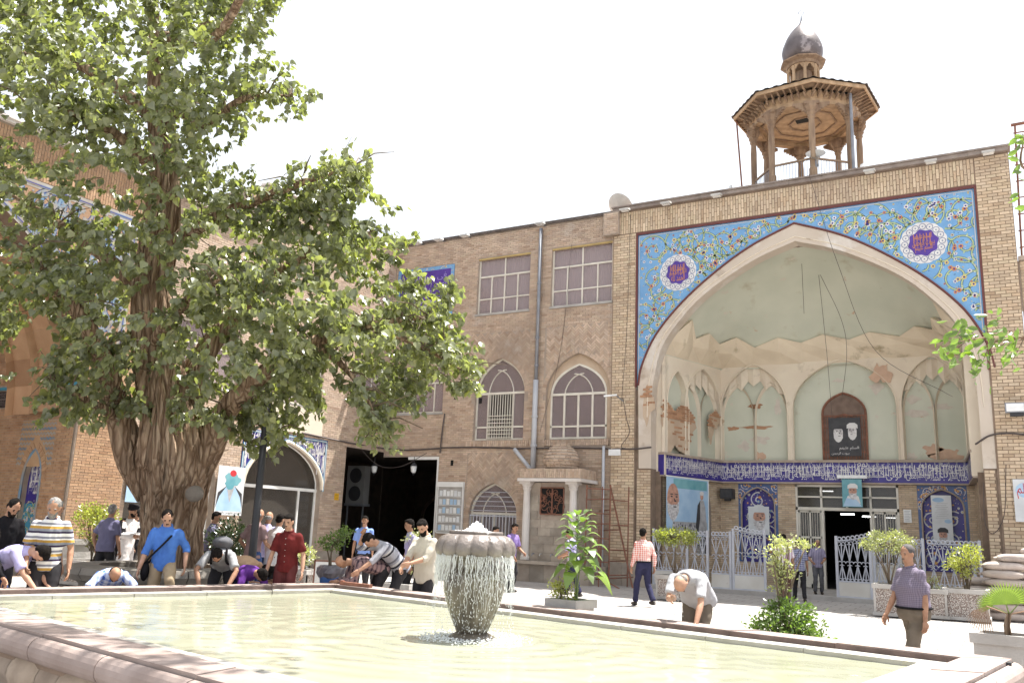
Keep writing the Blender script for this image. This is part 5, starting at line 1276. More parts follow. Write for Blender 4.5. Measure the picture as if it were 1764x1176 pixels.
def portrait(mb, Fw, c, s, n, skin=1, beard=2, hat=None, body=None, mono=False, turn=.0):
    """flat print of a bearded old man's head; s = half height"""
    if body is not None: mb.mi = body; mb.prism(Fw, [(c[0]-s*1.1, c[1]-s*1.9), (c[0]+s*1.1, c[1]-s*1.9), (c[0]+s*.85, c[1]-s*.75), (c[0]+s*.3, c[1]-s*.45), (c[0]-s*.3, c[1]-s*.45), (c[0]-s*.85, c[1]-s*.75)], n, n+.0005, back=False)
    mb.mi = skin; mb.prism(Fw, ov((c[0], c[1]), s*.62, s), n+.001, n+.0015, back=False)
    mb.mi = beard; mb.prism(Fw, [(c[0]-s*.6, c[1]-s*.05), (c[0]-s*.42, c[1]-s*.25), (c[0]-s*.2, c[1]-s*.3), (c[0]+turn*s, c[1]-s*.27), (c[0]+s*.25, c[1]-s*.3), (c[0]+s*.42, c[1]-s*.25), (c[0]+s*.6, c[1]-s*.05), (c[0]+s*.58, c[1]-s*.7), (c[0]+s*.3, c[1]-s*1.15), (c[0], c[1]-s*1.3), (c[0]-s*.3, c[1]-s*1.15), (c[0]-s*.58, c[1]-s*.7)], n+.002, n+.0025, back=False)
    mb.mi = 3
    for sg in (-1, 1): mb.prism(Fw, ov((c[0]+sg*s*.25+turn*s*.4, c[1]+s*.2), s*.12, s*.05, 8), n+.003, n+.0035, back=False); mb.prism(Fw, ov((c[0]+sg*s*.25+turn*s*.4, c[1]+s*.34), s*.17, s*.035, 8), n+.003, n+.0035, back=False)
    mb.prism(Fw, ov((c[0]+turn*s*.7, c[1]-s*.42), s*.2, s*.04, 8), n+.003, n+.0035, back=False)
    mb.prism(Fw, [(c[0]+turn*s*.5-s*.05, c[1]+s*.15), (c[0]+turn*s*.9+s*.12, c[1]-s*.1), (c[0]+turn*s*.5, c[1]-s*.12)], n+.003, n+.0035, back=False)
    if hat is not None: mb.mi = hat; mb.prism(Fw, [(c[0]-s*.78, c[1]+s*.45), (c[0]-s*.4, c[1]+s*.55), (c[0]+s*.4, c[1]+s*.55), (c[0]+s*.78, c[1]+s*.45), (c[0]+s*.75, c[1]+s*1.0), (c[0]+s*.35, c[1]+s*1.3), (c[0]-s*.35, c[1]+s*1.3), (c[0]-s*.75, c[1]+s*1.0)], n+.004, n+.0045, back=False)
def sheet(name, Fw, u0, u1, v0, v1, n, m, label, cat, rods=False, wav=.0):
    t = thing(name, label, cat, tuple(Fw.p((u0+u1)/2, v0, n)))
    mb = MB(); N = 10; vs = []
    for i in range(N+1):
        u = u0+(u1-u0)*i/N; vs += [Fw.p(u, v0+.02*math.sin(i*1.3)*wav, n-.012), Fw.p(u, v1, n-.012), Fw.p(u, v0+.02*math.sin(i*1.3)*wav, n), Fw.p(u, v1, n)]
    fs = []
    for i in range(N): a = 4*i; fs += [(a+2, a+6, a+7, a+3), (a, a+1, a+5, a+4), (a+1, a+3, a+7, a+5), (a, a+4, a+6, a+2)]
    fs += [(0, 2, 3, 1), (4*N, 4*N+1, 4*N+3, 4*N+2)]; mb.add(vs, fs); mb.build('panel', m, t)
    return t
PM = [m_poster, m_skinp, m_beardp, m_blackp, m_greyp, m_sky_p, m_tealp, m_redp, m_ltile]
# big banner on the left inner wall
n_ = .42
t = sheet('banner', LW, -.02, 2.3, 1.62, 3.44, n_, m_sky_p, 'large blue sky banner of a bearded man inside the portal on the left', 'banner')
mb = MB(); mb.mi = 6; mb.prism(LW, rect(.35, 2.2, 3.1, 3.4), n_+.001, n_+.0015); mb.mi = 4; mb.prism(LW, rect(.3, 2.2, 1.64, 2.05), n_+.001, n_+.0015)
portrait(mb, LW, (.32, 2.72), .52, n_+.003, turn=.25)
mb.mi = 4; mb.prism(LW, [(1.62, 1.66), (1.7, 2.6), (1.8, 2.78), (2.0, 2.78), (2.1, 2.55), (2.2, 1.66)], n_+.004, n_+.0045); mb.mi = 3; mb.prism(LW, [(1.55, 1.9), (1.66, 2.6), (1.8, 2.76), (1.8, 2.2), (1.68, 1.66)], n_+.005, n_+.0055)
mb.mi = 1; mb.prism(LW, ov((1.9, 2.9), .09, .12, 12), n_+.005, n_+.0055); mb.mi = 8; mb.prism(LW, ov((1.9, 3.0), .12, .07, 12), n_+.006, n_+.0065)
mb.build('print', PM, t, fix=False); mb = MB()
rnd.seed(77)
for k in range(60): mb.mi = rnd.choice((0, 1, 2)); c = (rnd.uniform(.35, 1.6), rnd.uniform(1.68, 2.0)); mb.prism(LW, ov(c, .03, .04, 6), n_+.003, n_+.0035, back=False)
mb.build('printed_crowd', [m_crowd, m_blackp, m_beardp], t, fix=False)
mb = MB(); mb.tube([LW.p(-.05, 3.46, n_), LW.p(2.33, 3.45, n_)], .02, 5); mb.build('top_rod', m_framew, t); mb = MB(); mb.fb(LW, 2.27, 2.31, 1.6, 3.44, n_+.001, n_+.01); mb.build('side_hem', m_framew, t)
# portrait in the left tiled niche
t = sheet('poster', K, -7.82, -7.12, 1.75, 2.68, .16, m_poster, 'portrait poster of a white bearded man on the left tiled niche', 'poster')
mb = MB(); portrait(mb, K, (-7.45, 2.30), .33, .162, hat=0, turn=.2); mb.build('print', PM, t, fix=False)
# poster in the right tiled niche
t = sheet('poster', K, -2.18, -1.62, 1.72, 3.14, .16, m_poster, 'tall pale blue text poster on the right tiled niche', 'poster')
mb = MB(); mb.mi = 5
mb.prism(K, ov((-1.98, 3.0), .16, .07), .161, .1615); mb.prism(K, ov((-1.74, 2.36), .1, .06), .161, .1615); mb.mi = 4
for k in range(9): mb.prism(K, rect(-2.08+.03*(k % 3), -1.72-.04*(k % 2), 2.45+k*.055, 2.46+k*.055), .161, .1615)
portrait(mb, K, (-1.9, 1.92), .19, .163, hat=3); mb.mi = 8
mb.build('print', PM, t, fix=False)
# hanging picture over the door
t = sheet('poster', K, -4.72, -4.12, 2.72, 3.60, .45, m_tealp, 'teal portrait poster of a man in a white turban hanging over the door', 'poster')
mb = MB(); portrait(mb, K, (-4.40, 3.20), .2, .452, hat=8, body=8, turn=-.2); mb.mi = 5; mb.prism(K, [(-4.7, 2.74), (-4.14, 2.74), (-4.3, 2.95), (-4.6, 3.0)], .4523, .453); mb.build('print', PM, t, fix=False)
mb = MB(); mb.box(-4.85, -3.95, YB-.5, YB-.28, 3.62, 3.72); props(mb.build('light_box', m_lampg), 'long white lamp box over the poster above the door', 'lamp')
t = sheet('picture', K, -5.12, -4.12, 4.36, 5.62, .12, m_blackp, 'dark picture of two white bearded faces in the upper arched niche', 'picture')
mb = MB(); portrait(mb, K, (-4.82, 5.12), .24, .122, skin=2, beard=8, hat=3, turn=.2); portrait(mb, K, (-4.38, 5.16), .22, .126, skin=2, beard=8, hat=8, turn=-.2)
mb.mi = 8; put_text(mb, K, 'السلم علیهم', -4.8, -4.2, 4.55, 4.68, .123); put_text(mb, K, 'بیوت الرحمن', -5.05, -4.5, 4.40, 4.50, .123); mb.build('print', PM, t, fix=False)
mb = MB(); p0 = onY(1556, 877, YB-.12); p1 = onY(1571, 900, YB-.12); mb.fb(K, p0.x, p1.x, p1.z, p0.z, .12, .14); t = mb.build('notice', m_framew); props(t, 'small white notice on the brick wall right of the door', 'notice')
mb = MB()
for k in range(7): mb.fb(K, p0.x+.03, p1.x-.03-.03*(k % 2), p1.z+.05+k*.05, p1.z+.065+k*.05, .141, .1415)
mb.build('print', m_greyp, t)
mb = MB(); p = onY(1254, 850, YB-.3); mb.box(p.x-.22, p.x+.2, YB-.5, YB-.12, p.z-.17, p.z+.17); t = mb.build('wall_speaker', m_black); props(t, 'black box loudspeaker high in the left corner of the portal', 'loudspeaker')
mb = MB(); mb.box(p.x-.18, p.x+.16, YB-.515, YB-.502, p.z-.13, p.z+.13); mb.build('grille', m_blackp, t); mb = MB(); mb.box(p.x-.1, p.x+.08, YB-.4, YB-.2, p.z-.25, p.z-.172); mb.build('bracket', m_black, t)
# right edge banner with red lettering
F2 = Fr((0, YF-.14, 0), (1, 0, 0), (0, -1, 0)); p0 = onY(1744, 825, YF-.14)
t = sheet('banner', F2, p0.x, p0.x+1.5, p0.z-1.08, p0.z, .02, m_poster, 'white banner with red lettering at the right edge', 'banner')
mb = MB(); mb.mi = 7; put_text(mb, F2, 'یوم السلم', p0.x+.08, p0.x+.9, p0.z-.5, p0.z-.1, .022); mb.mi = 5; mb.prism(F2, ov((p0.x+.3, p0.z-.28), .26, .2, 12), .0205, .021); mb.build('print', PM, t, fix=False)
# banner beside the tree: a man in blue robe
GY0, GY1 = onX(378, 800, XL+.1).y, onX(424, 804, XL+.1).y; gz1 = onX(400, 803, XL+.1).z; gz0 = onX(395, 887, XL+.1).z
t = sheet('banner', G, GY0, GY1, gz0, gz1, .1, m_poster, 'blue robed figure with a red flower on a banner beside the trunk', 'banner')
mb = MB(); gc = (GY0+GY1)/2; gh = gz1-gz0; mb.mi = 5; mb.prism(G, [(gc-.5, gz0+.12), (gc+.5, gz0+.12), (gc+.45, gz0+gh*.42), (gc+.15, gz0+gh*.58), (gc-.15, gz0+gh*.58), (gc-.45, gz0+gh*.42)], .1005, .101)
mb.mi = 3; mb.prism(G, [(gc-.52, gz0+.2), (gc-.47, gz0+gh*.45), (gc-.15, gz0+gh*.6), (gc-.4, gz0+gh*.38)], .1015, .102); mb.prism(G, [(gc+.52, gz0+.2), (gc+.4, gz0+gh*.38), (gc+.15, gz0+gh*.6), (gc+.47, gz0+gh*.45)], .1015, .102)
mb.mi = 4; mb.prism(G, [(gc-.16, gz0+gh*.6), (gc+.16, gz0+gh*.6), (gc, gz0+gh*.25)], .102, .1025); mb.mi = 6; mb.prism(G, blob((gc+.02, gz0+gh*.72), .3, .26, 24, 4, .2), .103, .1035); mb.mi = 7; mb.prism(G, ov((gc+.05, gz0+gh*.86), .13, .1, 10), .104, .1045)
mb.mi = 3; put_text(mb, G, 'السلم علیهم والارص', gc-.5, gc+.5, gz0+.02, gz0+.11, .1045); mb.build('print', PM, t, fix=False)
# blue banner behind the tree on its left
y0 = onX(222, 800, XL+.15).y; mb = MB(); mb.fb(G, y0+.05, y0+.45, 1.9, 3.4, .1, .12); props(mb.build('banner', m_sky_p), 'narrow blue banner left of the tree trunk beside the tiled arch', 'banner')
p = onX(580, 855, XL+.03); mb = MB(); mb.fb(G, p.y-.11, p.y+.11, p.z-.12, p.z+.12, .015, .03); t = props(mb.build('notice', mat('yellow_sign', (.75, .42, .02), None, .6, 3)), 'small yellow sign on the pier left of the passage', 'sign')
mb = MB(); put_text(mb, G, 'یوم السلم', p.y-.08, p.y+.08, p.z+.02, p.z+.08, .032); put_text(mb, G, 'الدین', p.y-.06, p.y+.07, p.z-.08, p.z-.02, .032); mb.build('print', m_blackp, t, fix=False)
# notice board right of the passage
p0, p1 = onY(755, 838, YF-.1), onY(793, 918, YF-.1)
t = thing('notice_board', 'grey glazed notice board full of paper slips right of the passage', 'notice board', ((p0.x+p1.x)/2, YF, p1.z))
mb = MB(); mb.fb(F, p0.x, p1.x, p1.z, p0.z, .02, .08); mb.build('board', m_conc, t); mb = MB(); mb.fb(F, p0.x-.03, p1.x+.03, p0.z, p0.z+.18, .01, .12); mb.build('header', m_framew, t)
for (a, b, c, d) in ((p0.x-.03, p0.x+.01, p1.z, p0.z), (p1.x-.01, p1.x+.03, p1.z, p0.z), (p0.x, p1.x, p1.z-.03, p1.z+.01)): mb = MB(); mb.fb(F, a, b, c, d, .02, .10); mb.build('frame', m_framew, t)
rnd.seed(12); rows_ = 5
for r_ in range(rows_):
    zz_ = p1.z+.08+r_*(p0.z-p1.z-.1)/rows_
    mb = MB(); mb.fb(F, p0.x+.03, p1.x-.03, zz_-.03, zz_-.015, .08, .11); mb.build('rail', m_framew, t)
    for k in range(6):
        u = p0.x+.07+k*(p1.x-p0.x-.12)/6; mb = MB(); mb.fb(F, u, u+.12, zz_, zz_+rnd.uniform(.15, .22), .08, .09); mb.build('paper', rnd.choice([m_poster, m_framew, m_lampg, m_framew, m_sky_p]), t)
# lanterns and air conditioner in the passage
for (x, y, lb) in ((646, 808, 'left white hanging lantern under the passage beam'), (714, 808, 'right white hanging lantern under the passage beam')):
    p = onY(x, y, YF-.0); p.y = YF-.05
    t = thing('hanging_lantern', lb, 'lantern', tuple(p), 'lanterns hanging in the passage mouth')
    mb = MB(); mb.lathe((p.x, p.y, 0), [(.05, p.z-.14), (.09, p.z-.1), (.12, p.z+.08), (.10, p.z+.12)], 8); mb.build('glass', m_lampg, t)
    mb = MB(); mb.lathe((p.x, p.y, 0), [(.13, p.z+.12), (.08, p.z+.2), (.02, p.z+.24)], 8); mb.lathe((p.x, p.y, 0), [(.01, p.z-.24), (.06, p.z-.15)], 8); mb.build('cap', m_black, t)
    mb = MB(); mb.tube([(p.x, p.y, p.z+.24), (p.x, p.y, 4.08)], .012, 4); mb.build('chain', m_black, t)
cable([onX(612, 762, XL), onY(650, 800, YF-.2), onY(690, 803, YF-.2), onY(735, 780, YF-.1)], .014, 'sagging wire across the mouth of the passage')
p = onY(612, 834, YF+1.2); acn = thing('air_conditioner', 'grey outdoor air conditioning unit with two fans inside the passage', 'air conditioner', (p.x, YF+1.2, p.z-.8))
mb = MB(); mb.box(p.x-.45, p.x+.45, YF+1.2, YF+1.55, p.z-.75, p.z+.75); mb.build('casing', mat('ac_grey', (.3, .3, .3), None, .5, 2), acn)
for dz in (-.36, .36):
    mb = MB(); FA = Fr((p.x, YF+1.2, p.z+dz), (1, 0, 0), (0, -1, 0)); mb.prism(FA, ov((0, 0), .3, .3, 20), .002, .02); fo = mb.build('fan_guard', m_blackp, acn)
mb = MB(); mb.box(p.x-.5, p.x+.5, YF+1.2, YF+1.6, p.z-.85, p.z-.752); mb.build('shelf', m_steel, acn)
mb = MB(); mb.bar((p.x-.4, YF+1.3, 0), (p.x-.4, YF+1.3, p.z-.85), .05); mb.build('leg', m_steel, acn); mb = MB(); mb.bar((p.x+.4, YF+1.3, 0), (p.x+.4, YF+1.3, p.z-.85), .05); mb.build('leg', m_steel, acn)

# ================================================================== GATES OF THE PORTAL
GYY = YF+.02
GF = Fr((0, GYY, 0), (1, 0, 0), (0, -1, 0))
def gate_panel(F_, u0, u1, z0, z1, label, curve=0, posts=(1, 1), group='grey wrought iron fence panels of the portal'):
    t = thing('iron_fence_panel', label, 'fence', tuple(F_.p((u0+u1)/2, z0, 0)), group)
    for s_, u in zip(posts, (u0+.03, u1-.03)):
        if s_: mb = MB(); mb.fb(F_, u-.035, u+.035, z0, z1+.02, -.03, .03); mb.build('post', m_gate, t)
    zl = z0+.42
    mb = MB(); mb.fb(F_, u0+.06, u1-.06, z0+.03, zl, -.012, .012); mb.build('base_panel', m_gatep, t)
    top = lambda u: z1-.12 + (curve*((1-((u-u0)/(u1-u0)))**1.6) if curve >= 0 else -curve*(((u-u0)/(u1-u0))**1.6))
    for z in (z0+.02, zl+.01): mb = MB(); mb.fb(F_, u0+.06, u1-.06, z-.02, z+.02, -.02, .02); mb.build('rail', m_gate, t)
    mb = MB(); N = 8; mb.tube([F_.p(u0+.06+(u1-u0-.12)*i/N, top(u0+(u1-u0)*i/N), 0) for i in range(N+1)], .016, 4); mb.build('rail', m_gate, t)
    n = max(2, round((u1-u0-.12)/.23)); w = (u1-u0-.12)/n; zm = zl+(top(u0)-zl)*.45
    mb = MB(); r = .015
    for k in range(n):
        a = u0+.06+k*w; b = a+w; c = (a+b)/2; zt = top(c)-.10
        for (p, q) in (((a, zl), (c, zm-.05)), ((b, zl), (c, zm-.05)), ((c, zl), (c, zm-.08)), ((a, zt), (c, zm+.06)), ((b, zt), (c, zm+.06)), ((c, zt), (c, zm+.08))): mb.tube([F_.p(*p, 0), F_.p(*q, 0)], r, 4, cap=False)
        for sg in (-1, 1):
            for (cz, rr_) in ((zm, .055), (zt+.02, .045), (zl+.05, .04)):
                cx_ = c+sg*w*.25; mb.tube([F_.p(cx_+sg*rr_*math.cos(x), cz+rr_*math.sin(x), 0.004) for x in [i*.7 for i in range(8)]], .012, 4, cap=False)
    mb.build('scrollwork', m_gate, t, kind='stuff')
    for k in range(max(2, round((u1-u0-.12)/.115))):                   # row of rings on the top
        m_ = max(2, round((u1-u0-.12)/.115)); c = u0+.06+(k+.5)*(u1-u0-.12)/m_; R_ = .05
        mb = MB(); mb.tube([F_.p(c+R_*math.cos(2*PI*i/10), top(c)+.05+R_*math.sin(2*PI*i/10), 0) for i in range(11)], .016, 4, cap=False); mb.build('ring', m_gate, t)
    return t
gate_panel(GF, -9.86, -8.72, .12, 1.78, 'left end panel of the grey iron fence behind the round topped shrub', posts=(1, 1))
gate_panel(GF, -8.70, -8.08, .12, 1.78, 'narrow grey iron fence panel between the shrub and the gate leaf', posts=(0, 1))
gate_panel(GF, -8.05, -7.38, .12, 1.78, 'grey iron fence panel just left of the tall curved gate leaf', posts=(0, 1))
gate_panel(Fr((-7.36, GYY, 0), (1, .12, 0), (.12, -1, 0)), 0, .97, .12, 1.86, 'left gate leaf with a curved top beside the white shirted visitors', curve=.14)
gate_panel(Fr((-4.42, GYY-.05, 0), (1, -.05, 0), (-.05, -1, 0)), 0, .95, .12, 1.76, 'right gate leaf rising to the right beside the dark doorway', curve=-.16)
gate_panel(GF, -3.45, -2.15, .12, 1.78, 'right fence panel behind the pale shrub and the walking man', posts=(1, 1))
gate_panel(GF, -2.13, -.80, .12, 1.78, 'last fence panel of the portal beside the sandbags', posts=(0, 1))
for i in range(6):                                                     # small rusty finials seen behind the leaf
    pass
# ================================================================== POOL
A0, B0, C0, D0 = Vector((-9.32, 10.92, 0)), Vector((-.10, 9.10, 0)), Vector((-1.0, 3.2, 0)), Vector((-11.05, 5.14, 0))
cen = (A0+B0+C0+D0)/4
def inq(k):
    """the pool's outline moved inwards by k metres"""
    Q = [A0, B0, C0, D0]; out = []
    for i in range(4):
        p, c, n = Q[i-1], Q[i], Q[(i+1) % 4]; d1 = (c-p).normalized(); d2 = (n-c).normalized(); n1 = Vector((d1.y, -d1.x, 0)); n2 = Vector((d2.y, -d2.x, 0))
        a = p+n1*k; b = c+n2*k; det = d1.x*d2.y-d1.y*d2.x; t = ((b.x-a.x)*d2.y-(b.y-a.y)*d2.x)/det; out.append(a+d1*t)
    return out
RZ = .65
pool = thing('pool', 'large raised stone ablution pool full of pale green water', 'pool', tuple(cen))
def sect(i, k0, k1, t0, t1):
    q0, q1 = inq(k0), inq(k1); a, b = q0[i], q0[(i+1) % 4]; c, d = q1[i], q1[(i+1) % 4]; return a.lerp(b, t0), a.lerp(b, t1), c.lerp(d, t1), c.lerp(d, t0)
m_rim = mat('rim_stone', (.32, .265, .245), (.24, .19, .17), .75, 2.5, bump=.3, tint=[(.9, .86, .84), (1.08, 1.04, 1.02), (1, .95, .92)], stain=[((.33, .26, .22), 1.6, .56, .72)])
m_riser = mat('shaded_wet_riser_stone', (.15, .10, .085), (.09, .06, .05), .6, 5, bump=.4)  # wet stone, its dark brown also paints in the shade on the riser
m_ledge = mat('ledge_stone', (.40, .38, .35), (.32, .30, .26), .6, 3, bump=.3, stain=[((.42, .38, .28), 2.5, .6, .75)])
m_wallst = mat('pool_wall_stone', (.40, .33, .27), (.28, .225, .18), .9, 3, bump=.6, bscale=14, tint=[(.85, .82, .8), (1.1, 1.06, 1), (.95, .9, .84)], stain=[((.16, .13, .11), 1.6, .56, .75)])
rnd.seed(17)
for i in range(4):
    a, b = inq(0)[i], inq(0)[(i+1) % 4]; n = max(3, round((b-a).length/1.15))
    for k in range(n):
        t0, t1 = k/n, (k+1)/n; g = .004/(b-a).length*2
        q = sect(i, 0, .34, t0+g, t1-g); dz = rnd.uniform(-.004, .004)
        mb = MB(); mb.ti = rnd.random(); zb, zt = .50, RZ+.015+dz
        mb.hexa([(p.x, p.y, zb) for p in q]+[(p.x, p.y, zt) for p in q]); mb.build('rim_stone', m_rim, pool)
        q = sect(i, .341, .352, t0+g*.3, t1-g*.3); mb = MB(); mb.ti = rnd.random(); mb.hexa([(p.x, p.y, .57) for p in q]+[(p.x, p.y, RZ+.008) for p in q]); mb.build('shaded_wet_riser', m_riser, pool)
        q = sect(i, .355, .62, t0+g, t1-g); mb = MB(); mb.ti = rnd.random(); mb.hexa([(p.x, p.y, .40) for p in q]+[(p.x, p.y, .612+rnd.uniform(-.003, .003)) for p in q]); mb.build('ledge_stone', m_ledge, pool)
        # rounded moulding outside the rim
        q0 = sect(i, 0, .1, t0+g, t1-g); d = (q0[1]-q0[0]); nrm = Vector((-d.y, d.x, 0)).normalized(); mb = MB(); mb.sm = True; vs = []
        for e in (q0[0], q0[1]):
            for j in range(9): an = -PI/2+PI*j/8*1.0; vs.append((e.x+nrm.x*(.015+.085*math.cos(an)), e.y+nrm.y*(.015+.085*math.cos(an)), RZ-.105+.095*math.sin(an)))
            vs.append((e.x, e.y, RZ-.01)); vs.append((e.x, e.y, RZ-.2))
        mb.ti = rnd.random(); mb.add(vs, [(j, j+1, j+12, j+11) for j in range(8)]+[tuple(range(11)), tuple(range(21, 10, -1))]); mb.build('roll_moulding', m_rim, pool, smooth=False)
    # carved wall blocks: broad swelling panels between narrow waisted ones
    t = 0.0; L_ = (b-a).length; k = 0
    while t < L_-.1:
        w = (.62 if k % 2 == 0 else .34)*rnd.uniform(.85, 1.15); w = min(w, L_-t); q0 = sect(i, .02, .1, (t+.004)/L_, (t+w-.004)/L_); d = (q0[1]-q0[0]); nrm = Vector((-d.y, d.x, 0)).normalized()
        mb = MB(); mb.ti = rnd.random(); vs = []; nz = 8; nx = 5; sw = .055 if k % 2 == 0 else -.02
        for jz in range(nz+1):
            for jx in range(nx+1):
                fx, fz = jx/nx, jz/nz; p = q0[0].lerp(q0[1], fx); bul = sw*(math.sin(PI*fx)**.5)*(.55+.45*math.cos(PI*(fz-.35)))+.03*math.cos(3*PI*fz)
                vs.append((p.x+nrm.x*bul, p.y+nrm.y*bul, .47*fz))
        base_ = len(vs)
        fs = [(jz*(nx+1)+jx, jz*(nx+1)+jx+1, (jz+1)*(nx+1)+jx+1, (jz+1)*(nx+1)+jx) for jz in range(nz) for jx in range(nx)]
        mb.add(vs, fs); o = mb.build('wall_stone', m_wallst, pool, smooth=True, fix=False); t += w; k += 1
    q = sect(i, .07, .62, 0, 1); mb = MB(); mb.hexa([(p.x, p.y, 0) for p in q]+[(p.x, p.y, .395) for p in q]); mb.build('core_wall', m_wallst, pool)
    q = sect(i, .02, .34, 0, 1); mb = MB(); mb.hexa([(p.x, p.y, .40) for p in q]+[(p.x, p.y, .498) for p in q]); mb.build('bed_course', m_mortarD, pool)
q = inq(.61); mb = MB(); mb.add([(p.x, p.y, .02) for p in q], [(0, 1, 2, 3)]); mb.build('basin_floor', m_ledge, pool)
# drain end in the corner
# water
def water_mat():
    m = bpy.data.materials.new('pool_water'); m.use_nodes = True; t = m.node_tree; L = t.links.new; b = t.nodes['Principled BSDF']
    b.inputs['Roughness'].default_value = .10; b.inputs['IOR'].default_value = 1.33; b.inputs['Specular IOR Level'].default_value = .5
    tc = nd(t, 'TexCoord'); n1 = nd(t, 'TexNoise'); n1.inputs['Scale'].default_value = .55; n1.inputs['Detail'].default_value = 4; L(tc.outputs['Object'], n1.inputs['Vector'])
    r = nd(t, 'ValToRGB'); r.color_ramp.elements[0].position = .3; r.color_ramp.elements[1].position = .7; r.color_ramp.elements[0].color = (.285, .29, .21, 1); r.color_ramp.elements[1].color = (.345, .35, .265, 1)
    L(n1.outputs[0], r.inputs[0]); L(r.outputs[0], b.inputs['Base Color'])
    return m
m_water = water_mat(); MATS['pool_water'] = m_water
FC = onZ(812, 1099, .57); FC.z = .57
q = inq(.61); N = 200; M_ = 150; co_ = np.zeros(((N+1)*(M_+1), 3)); idx = 0
nrng = np.random.default_rng(5); W = []
for _ in range(26):
    a = nrng.uniform(-.9, .9)+1.9; k = nrng.uniform(6, 26); W.append((math.cos(a)*k, math.sin(a)*k, nrng.uniform(0, 6.28), .005/k*nrng.uniform(.5, 1.3)))
U_, V_ = np.meshgrid(np.linspace(0, 1, N+1), np.linspace(0, 1, M_+1))
P4 = [np.array(p) for p in q]
P_ = (P4[0][None, None]*((1-U_)*(1-V_))[..., None] + P4[1][None, None]*(U_*(1-V_))[..., None] + P4[2][None, None]*(U_*V_)[..., None] + P4[3][None, None]*((1-U_)*V_)[..., None])
Z = np.zeros_like(U_)
for (kx_, ky_, ph_, am) in W: Z += am*np.sin(P_[..., 0]*kx_+P_[..., 1]*ky_+ph_)
rr = np.hypot(P_[..., 0]-FC.x, P_[..., 1]-FC.y); Z = Z*(1+1.2*np.exp(-rr/1.2)) + .006*np.sin(rr*21)*np.exp(-rr/1.6)
P_[..., 2] = .568+Z; me = bpy.data.meshes.new('water'); vs = P_.reshape(-1, 3)
ids = np.arange((N+1)*(M_+1)).reshape(M_+1, N+1); fs = np.stack([ids[:-1, :-1], ids[:-1, 1:], ids[1:, 1:], ids[1:, :-1]], -1).reshape(-1, 4)
me.from_pydata(vs.tolist(), [], fs.tolist()); me.polygons.foreach_set('use_smooth', [True]*len(fs)); me.materials.append(m_water)
o = bpy.data.objects.new('water', me); C.objects.link(o); o['kind'] = 'structure'
# normals must look up
if me.polygons[0].normal.z < 0: me.flip_normals()

# ================================================================== FOUNTAIN
fo = thing('fountain', 'carved grey stone urn fountain with a petalled bowl standing in the pool', 'fountain', tuple(FC))
m_urn = mat('wet_stone', (.17, .145, .11), (.085, .07, .055), .28, 5, bump=.5, bscale=30, stain=[((.22, .20, .10), 3, .55, .72)])
m_bowl = mat('bowl_stone', (.20, .17, .155), (.12, .10, .09), .35, 5, bump=.5, bscale=30, stain=[((.27, .24, .22), 3, .55, .7)])
sF = 190/1479.5*(FC-Vector((0, 0, EYE))).dot(FW)/1.0       # full height in metres
H_ = sF*.97; hz = lambda f: FC.z-.02+H_*f; rw = H_/190*72
mb = MB(); mb.sm = True; mb.lathe((FC.x, FC.y, 0), [(rw*.60, hz(-.4)), (rw*.60, hz(.0)), (rw*.56, hz(.035)), (rw*.40, hz(.075))], 40, flute=lambda a, j, z: 1+.06*math.cos(8*a)*(j < 3)); mb.build('foot', m_urn, fo)
mb = MB(); mb.sm = True; pf = [(.36, .07), (.38, .09), (.46, .16), (.56, .25), (.66, .36), (.72, .45), (.73, .52), (.69, .58), (.60, .63), (.52, .66), (.50, .70), (.56, .76), (.64, .80)]
mb.lathe((FC.x, FC.y, 0), [(rw*r, hz(z)) for r, z in pf], 84, flute=lambda a, j, z: 1+(.10*abs(math.cos(7*a))**.6-.05)*(1 if j < 9 else .3)); mb.build('urn', m_urn, fo)
mb = MB(); mb.sm = True; bp = [(.60, .765), (.84, .765), (.96, .775), (1.0, .81), (1.0, .85), (.96, .90), (.86, .945), (.74, .965), (.66, .97), (.655, .955), (.0001, .95)]
mb.lathe((FC.x, FC.y, 0), [(rw*r, hz(z)) for r, z in bp], 112, flute=lambda a, j, z: 1+(.12*abs(math.cos(7*a))**.4-.10)*(1 if 1 <= j <= 6 else 0)); mb.build('bowl', m_bowl, fo)
mb = MB(); mb.sm = True; mb.lathe((FC.x, FC.y, 0), [(rw*.60, hz(.965)), (rw*.66, hz(.966)), (rw*.685, hz(.975)), (rw*.685, hz(.99)), (rw*.66, hz(1.0)), (rw*.60, hz(1.0)), (rw*.58, hz(.985))], 48); mb.build('rim', m_bowl, fo)
def splash_mat(name, tr, rough=.15):
    m = bpy.data.materials.new(name); m.use_nodes = True; t = m.node_tree; b = t.nodes['Principled BSDF']; b.inputs['Base Color'].default_value = (.9, .92, .92, 1); b.inputs['Roughness'].default_value = rough
    a = nd(t, 'BsdfTransparent'); ms = nd(t, 'MixShader'); ms.inputs[0].default_value = tr; t.links.new(b.outputs[0], ms.inputs[1]); t.links.new(a.outputs[0], ms.inputs[2]); t.links.new(ms.outputs[0], t.nodes['Material Output'].inputs[0]); return m
m_spl = splash_mat('falling_water', .45); m_foam = splash_mat('foam', .25, .5)
r_ = random.Random(3); mb = MB(); mb.sm = True
